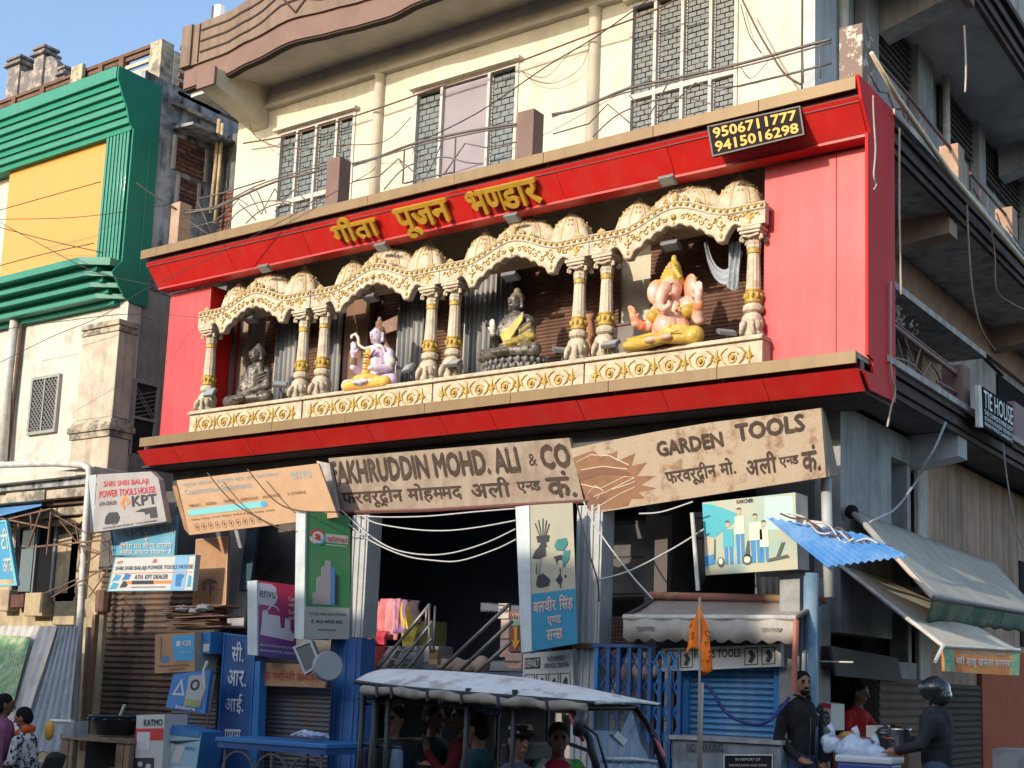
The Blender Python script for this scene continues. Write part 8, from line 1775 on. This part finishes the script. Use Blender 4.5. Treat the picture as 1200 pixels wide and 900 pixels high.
# rolled canvas below the rim
pts = [P(425+i*9.0, 808+i*.75+1.3*sin(i*1.1), YN-.03) for i in range(30)]
MB().tube(pts, [.036+.006*sin(i*1.3)+.004*sin(i*2.9) for i in range(30)], 9).build('rolled_canvas', M('dusty_canvas_roll', (.40,.34,.27), .9, c2=(.24,.20,.16), scale=7, amt=.8, bump=.6, bscale=14), er, smooth=True)
mb = MB()
for x in (441, 458, 500, 540, 583, 640): mb.tube([P(x, 802+(x-420)*.07, YN-.06), P(x+1, 816+(x-420)*.075, YN-.08)], .012, 5)
mb.build('canvas_ties', m_frame, er, kind='stuff')
XR = near[0].x+.02; XF = P(700,905,YN).x
def rpost(x, y, z0, z1, nm='roof_post', r=.02): MB().tube([(x, y, z0), (x, y, z1)], r, 7).build(nm, m_frame, er, smooth=True)
for q in (422, 437, 452, 545, 600):
    x = P(q, 850, YN).x; rpost(x, YN+.02, .5, near[0].z-.02, r=.022 if q != 437 else .03)
for q in (430, 500, 560, 620): rpost(P(q, 850, YN).x, YFR-.02, .5, near[0].z, r=.018)
for z in (1.62, 1.30): MB().tube([(XR, YN+.05, z), (XR+.45, YN+.05, z)], .014, 6).build('side_bar', m_frame, er)
MB().tube([(XR, YN+.04, near[0].z-.12), (P(600,850,YN).x, YN+.04, near[0].z-.18)], .014, 6).build('side_bar', m_frame, er)
# floor, seats, bulkheads, wheels
MB().box(XR, XF, YN, YFR, .30, .38).build('floor', m_frame, er); m_rb = M('rickshaw_red_body', (.35,.02,.03), .4, coat=.3)
MB().box(XR, XR+.05, YN, YFR, .38, 1.05).build('rear_panel', m_rb, er, bevel=.01); MB().box(XR+.06, XR+1.5, YN-.005, YN+.03, .38, .80).build('side_panel', m_rb, er, bevel=.01)
m_seat = M('black_seat_vinyl', (.02,.02,.022), .5)
for x0_ in (XR+.15, XR+1.15, P(600,850,YN).x): MB().box(x0_, x0_+.42, YN+.08, YFR-.08, .55, .70).build('seat', m_seat, er, bevel=.03)
MB().box(XR+.06, XR+.13, YN+.1, YFR-.1, .72, 1.35).build('seat_back', m_seat, er, bevel=.02); MB().box(P(590,850,YN).x-.1, P(590,850,YN).x-.03, YN+.1, YFR-.1, .72, 1.38).build('seat_back', m_seat, er, bevel=.02)
for (x, y) in ((XR+.45, YN+.1), (XR+.45, YFR-.1), (XF-.05, 8.05)):
    w_ = MB().lathe([(.12,-.05),(.24,-.06),(.27,-.03),(.27,.03),(.24,.06),(.12,.05)], (x, y, .27), 20, ax=(0,1,0)).build('wheel', m_blk, er, smooth=True); MB().lathe([(.01,-.055),(.13,-.052),(.13,.052),(.01,.055)], (x, y, .27), 12, ax=(0,1,0)).build('rim', m_steel, w_)
# windscreen
tn, bn = P(666,829,YN), P(701,908,YN); tf = Vector((tn.x, YFR, tn.z)); bf_ = Vector((bn.x, YFR, bn.z))
m_glass = bpy.data.materials.new('windscreen_glass'); m_glass.use_nodes = True; bs = m_glass.node_tree.nodes['Principled BSDF']; bs.inputs['Base Color'].default_value = (.10,.12,.13,1); bs.inputs['Roughness'].default_value = .04; bs.inputs['Alpha'].default_value = .62; bs.inputs['Specular IOR Level'].default_value = .9
q = [tn+Vector((0,.04,0)), tf-Vector((0,.04,0)), bf_-Vector((0,.04,0)), bn+Vector((0,.04,0))]
MB().add([q[0],q[1],q[2],q[3]], [(0,1,2,3)]).build('windscreen', m_glass, er)
for a_, b_, nm in ((tn, bn, 'screen_pillar'), (tf, bf_, 'screen_pillar')): MB().tube([a_, (a_+b_)/2+Vector((.05,0,.02)), b_], .028, 8).build(nm, m_frame, er, smooth=True)
MB().tube([tn, tf], .025, 8).build('screen_head', m_frame, er, smooth=True)
MB().tube([tn*.9+bn*.1-Vector((0,.03,0)), (tn+bn)/2-Vector((-.02,.03,0))], .014, 6).build('red_trim', m_rb, er); MB().tube([tf*.6+bf_*.4+Vector((.06,-.01,0)), tf*.2+bf_*.8+Vector((.06,-.01,0))], .018, 6).build('red_trim', m_rb, er)
lo = bn*.75+tn*.25; MB().tube([lo+Vector((.03,.15,-.01)), lo+Vector((.045,.5,-.02)), lo+Vector((.03,.85,-.05))], .012, 6).build('white_wiper_rail', m_pipe, er, smooth=True)
MB().beam(tn*.6+bn*.4+Vector((.02,.42,0)), tn*.45+bn*.55+Vector((.02,.5,0)), .02, .05).build('sticker', m_pipe, er)
MB().hexa([bn+Vector((0,0,-.02)), bn+Vector((.0,.9,-.02)), Vector((XF+.12,YFR,.45)), Vector((XF+.12,YN,.45))], [bn+Vector((-.06,0,-.02)), bn+Vector((-.06,.9,-.02)), Vector((XF+.02,YFR,.45)), Vector((XF+.02,YN,.45))]).build('front_cowl', m_rb, er)
p = P(682,848,YN-.1); m_ = thing('x', '', '') ; bpy.data.objects.remove(m_)
MB().lathe([(.01,-.02),(.085,-.02),(.095,0),(.09,.035),(.05,.05),(.01,.055)], p, 18, ax=(-.9,-.3,.2)).build('round_mirror', m_frame, er, smooth=True); MB().tube([p, P(700,862,YN), P(712,905,YN)], .010, 6).build('mirror_stem', m_frame, er, smooth=True)
MB().tube([P(700,905,YN+.2), P(690,880,YN+.25), P(668,872,YN+.3)], .014, 6).build('handlebar', m_frame, er, smooth=True)
p = P(573,833,YFR-.1); bb = Board(P(566,826,8.4),P(586,826,8.4),P(586,840,8.4),P(566,840,8.4),.01); bb.panel(m_navy, er, 'route_plate'); bb.text('Lab', .1,.2,.9,.85, M('pale_blue_print', (.35,.55,.8), .5), er)
# passengers
def rider(label, x, y, Y, yaw, skin, top, hair=m_hr, arms=None, head=(0,0), kind=None, extra=None, ex=None, s=1.0, trm=None):
    p = P(x, y, Y); L = figure(seated_=True, arms=arms, head=head, headkind=kind)
    if extra: L = L + extra
    return person(label, L, [skin, top, trm or m_jean, hair, m_shoe, ex or top, m_eye], (p.x, Y, p.z-.735*s), yaw=radians(yaw), s=s, group='rickshaw passengers', vox=.0105)
rider('passenger in a dark blue jacket and pale shirt, looking out at the rickshaw rear', 461, 840, 7.95, 62, m_sk, M('navy_jacket', (.03,.04,.085), .8, c2=(.05,.06,.10), scale=7), head=(-.9,.05), arms={1: ((.26,-.10,.25), (.16,-.32,.36), (-.2,-1,.2))}, extra=[cap((0,-.125,.45), (0,-.14,.2), .05, .06, EX)], ex=M('pale_blue_shirt', (.30,.38,.52), .8))
rider('passenger with black hair in a dark green coat, turned away inside the rickshaw', 508, 838, 8.25, 70, m_skd, M('dark_green_coat', (.02,.035,.03), .85), head=(.3,0))
rider('passenger in dark red at the far side of the rickshaw', 545, 838, 8.3, -60, m_skd, M('dark_red_coat', (.12,.015,.02), .85), head=(.4,.1), arms={1: ((.26,-.10,.25), (.10,-.26,.42), (0,-.2,1))})
rider('passenger in a dark teal top in the middle of the rickshaw', 562, 850, 7.95, -75, m_skd, M('dark_teal_top', (.02,.07,.08), .85), head=(0,.1))
def cappy():
    return headp() + [ell((0,.0,.055), (.09,.10,.07), HA), cap((-.05,-.11,.055), (.05,-.11,.055), .018, .018, HA), cap((-.07,-.02,.115), (.06,-.05,.115), .010, .010, EX), cap((-.08,.02,.09), (-.07,-.08,.07), .010, .010, EX), cap((.02,-.09,.10), (.07,-.06,.09), .010, .010, EX)]
rider('driver in a purple-grey shirt and dark striped cap', 606, 864, 7.75, 72, m_sk, M('purple_grey_shirt', (.10,.09,.13), .85, c2=(.13,.12,.16), scale=8, bump=.4), kind=cappy, ex=M('cap_stripe_grey', (.35,.34,.33), .8), arms={-1: ((-.24,-.18,.2), (-.14,-.42,.22), (0,-1,.1)), 1: ((.24,-.18,.2), (.12,-.42,.24), (0,-1,.1))}, head=(-.05,.12))
ex_l = [cap((-.13,-.06,.47), (-.06,-.17,.15), .055, .06, EX), cap((.13,-.06,.47), (.06,-.17,.15), .055, .06, EX), cap((-.13,.02,.50), (.13,.02,.50), .07, .07, EX)]
rider('passenger beside the driver in a white, green and red wrap', 655, 862, 8.1, 30, m_skd, M('bright_red_wrap', (.38,.02,.05), .85), extra=ex_l, ex=M('white_green_shawl', (.62,.66,.60), .85, c2=(.10,.42,.10), scale=7, amt=1, lo=.50, hi=.54), head=(.2,.1))
# ---------------------------------------------------------------- ground and the row across the street
m_asph = M('asphalt', (.05,.05,.052), .9, c2=(.075,.07,.065), scale=4, amt=.6, bump=.3, bscale=60)
tag(MB().box(-400, 400, -400, 600, -.4, -.002).build('ground', m_asph), kind='structure')
tag(MB().box(-60, -4.9, 10.2, 12.0, 0, .15).box(-60, -5.0, 12.0, 13.0, 0, .30).build('pavement', M('pavement_concrete', (.22,.21,.19), .9, c2=(.15,.14,.13), scale=5, amt=.6, bump=.2)), kind='structure')

# row of houses across the street, behind the camera: it shades the ground floors
m_opp = M('opposite_plaster', (.42,.37,.30), .9, c2=(.3,.26,.2), scale=1, amt=.6)
random.seed(21)
for i, (x0, x1, h) in enumerate(((-34,-20.5,9.3),(-20.4,-13.6,9.95),(-13.5,-9.1,10.4),(-9,-4,9.55),(-3.9,5,10.2),(5.1,16,10.8))):
    t = thing('house_across_street', '%s plastered house in the row across the street, %s' % (('sandy','grey','pale yellow','cream','white','pink')[i], ('at its far left end','second from its left end','third from its left end','third from its right end','second from its right end','at its far right end')[i]), 'house', ((x0+x1)/2, -8, 0), 'houses across the street')
    MB().box(x0, x1, -18, -8, 0, h).build('wall', m_opp, t)
    MB().box(x0-.0, x1+.0, -8.25, -8.002, h-.2, h).build('cornice', m_soffit, t)
    for fl in range(2):
        n = int((x1-x0)/2.6)
        for k in range(n):
            a = x0+.8+k*(x1-x0-1.6)/max(1,n-1)-.5*(1 if k else 0)
            f = MB().box(a, a+1.0, -8.0, -7.93, 3.6+fl*2.7, 5.0+fl*2.7).build('window', m_winw, t); MB().box(a+.08, a+.92, -7.93, -7.92, 3.68+fl*2.7, 4.92+fl*2.7).build('pane', m_gap, f)
    MB().box(x0+.4, x1-.4, -7.99, -7.9, .2, 2.8).build('shop_front', m_gap, t)
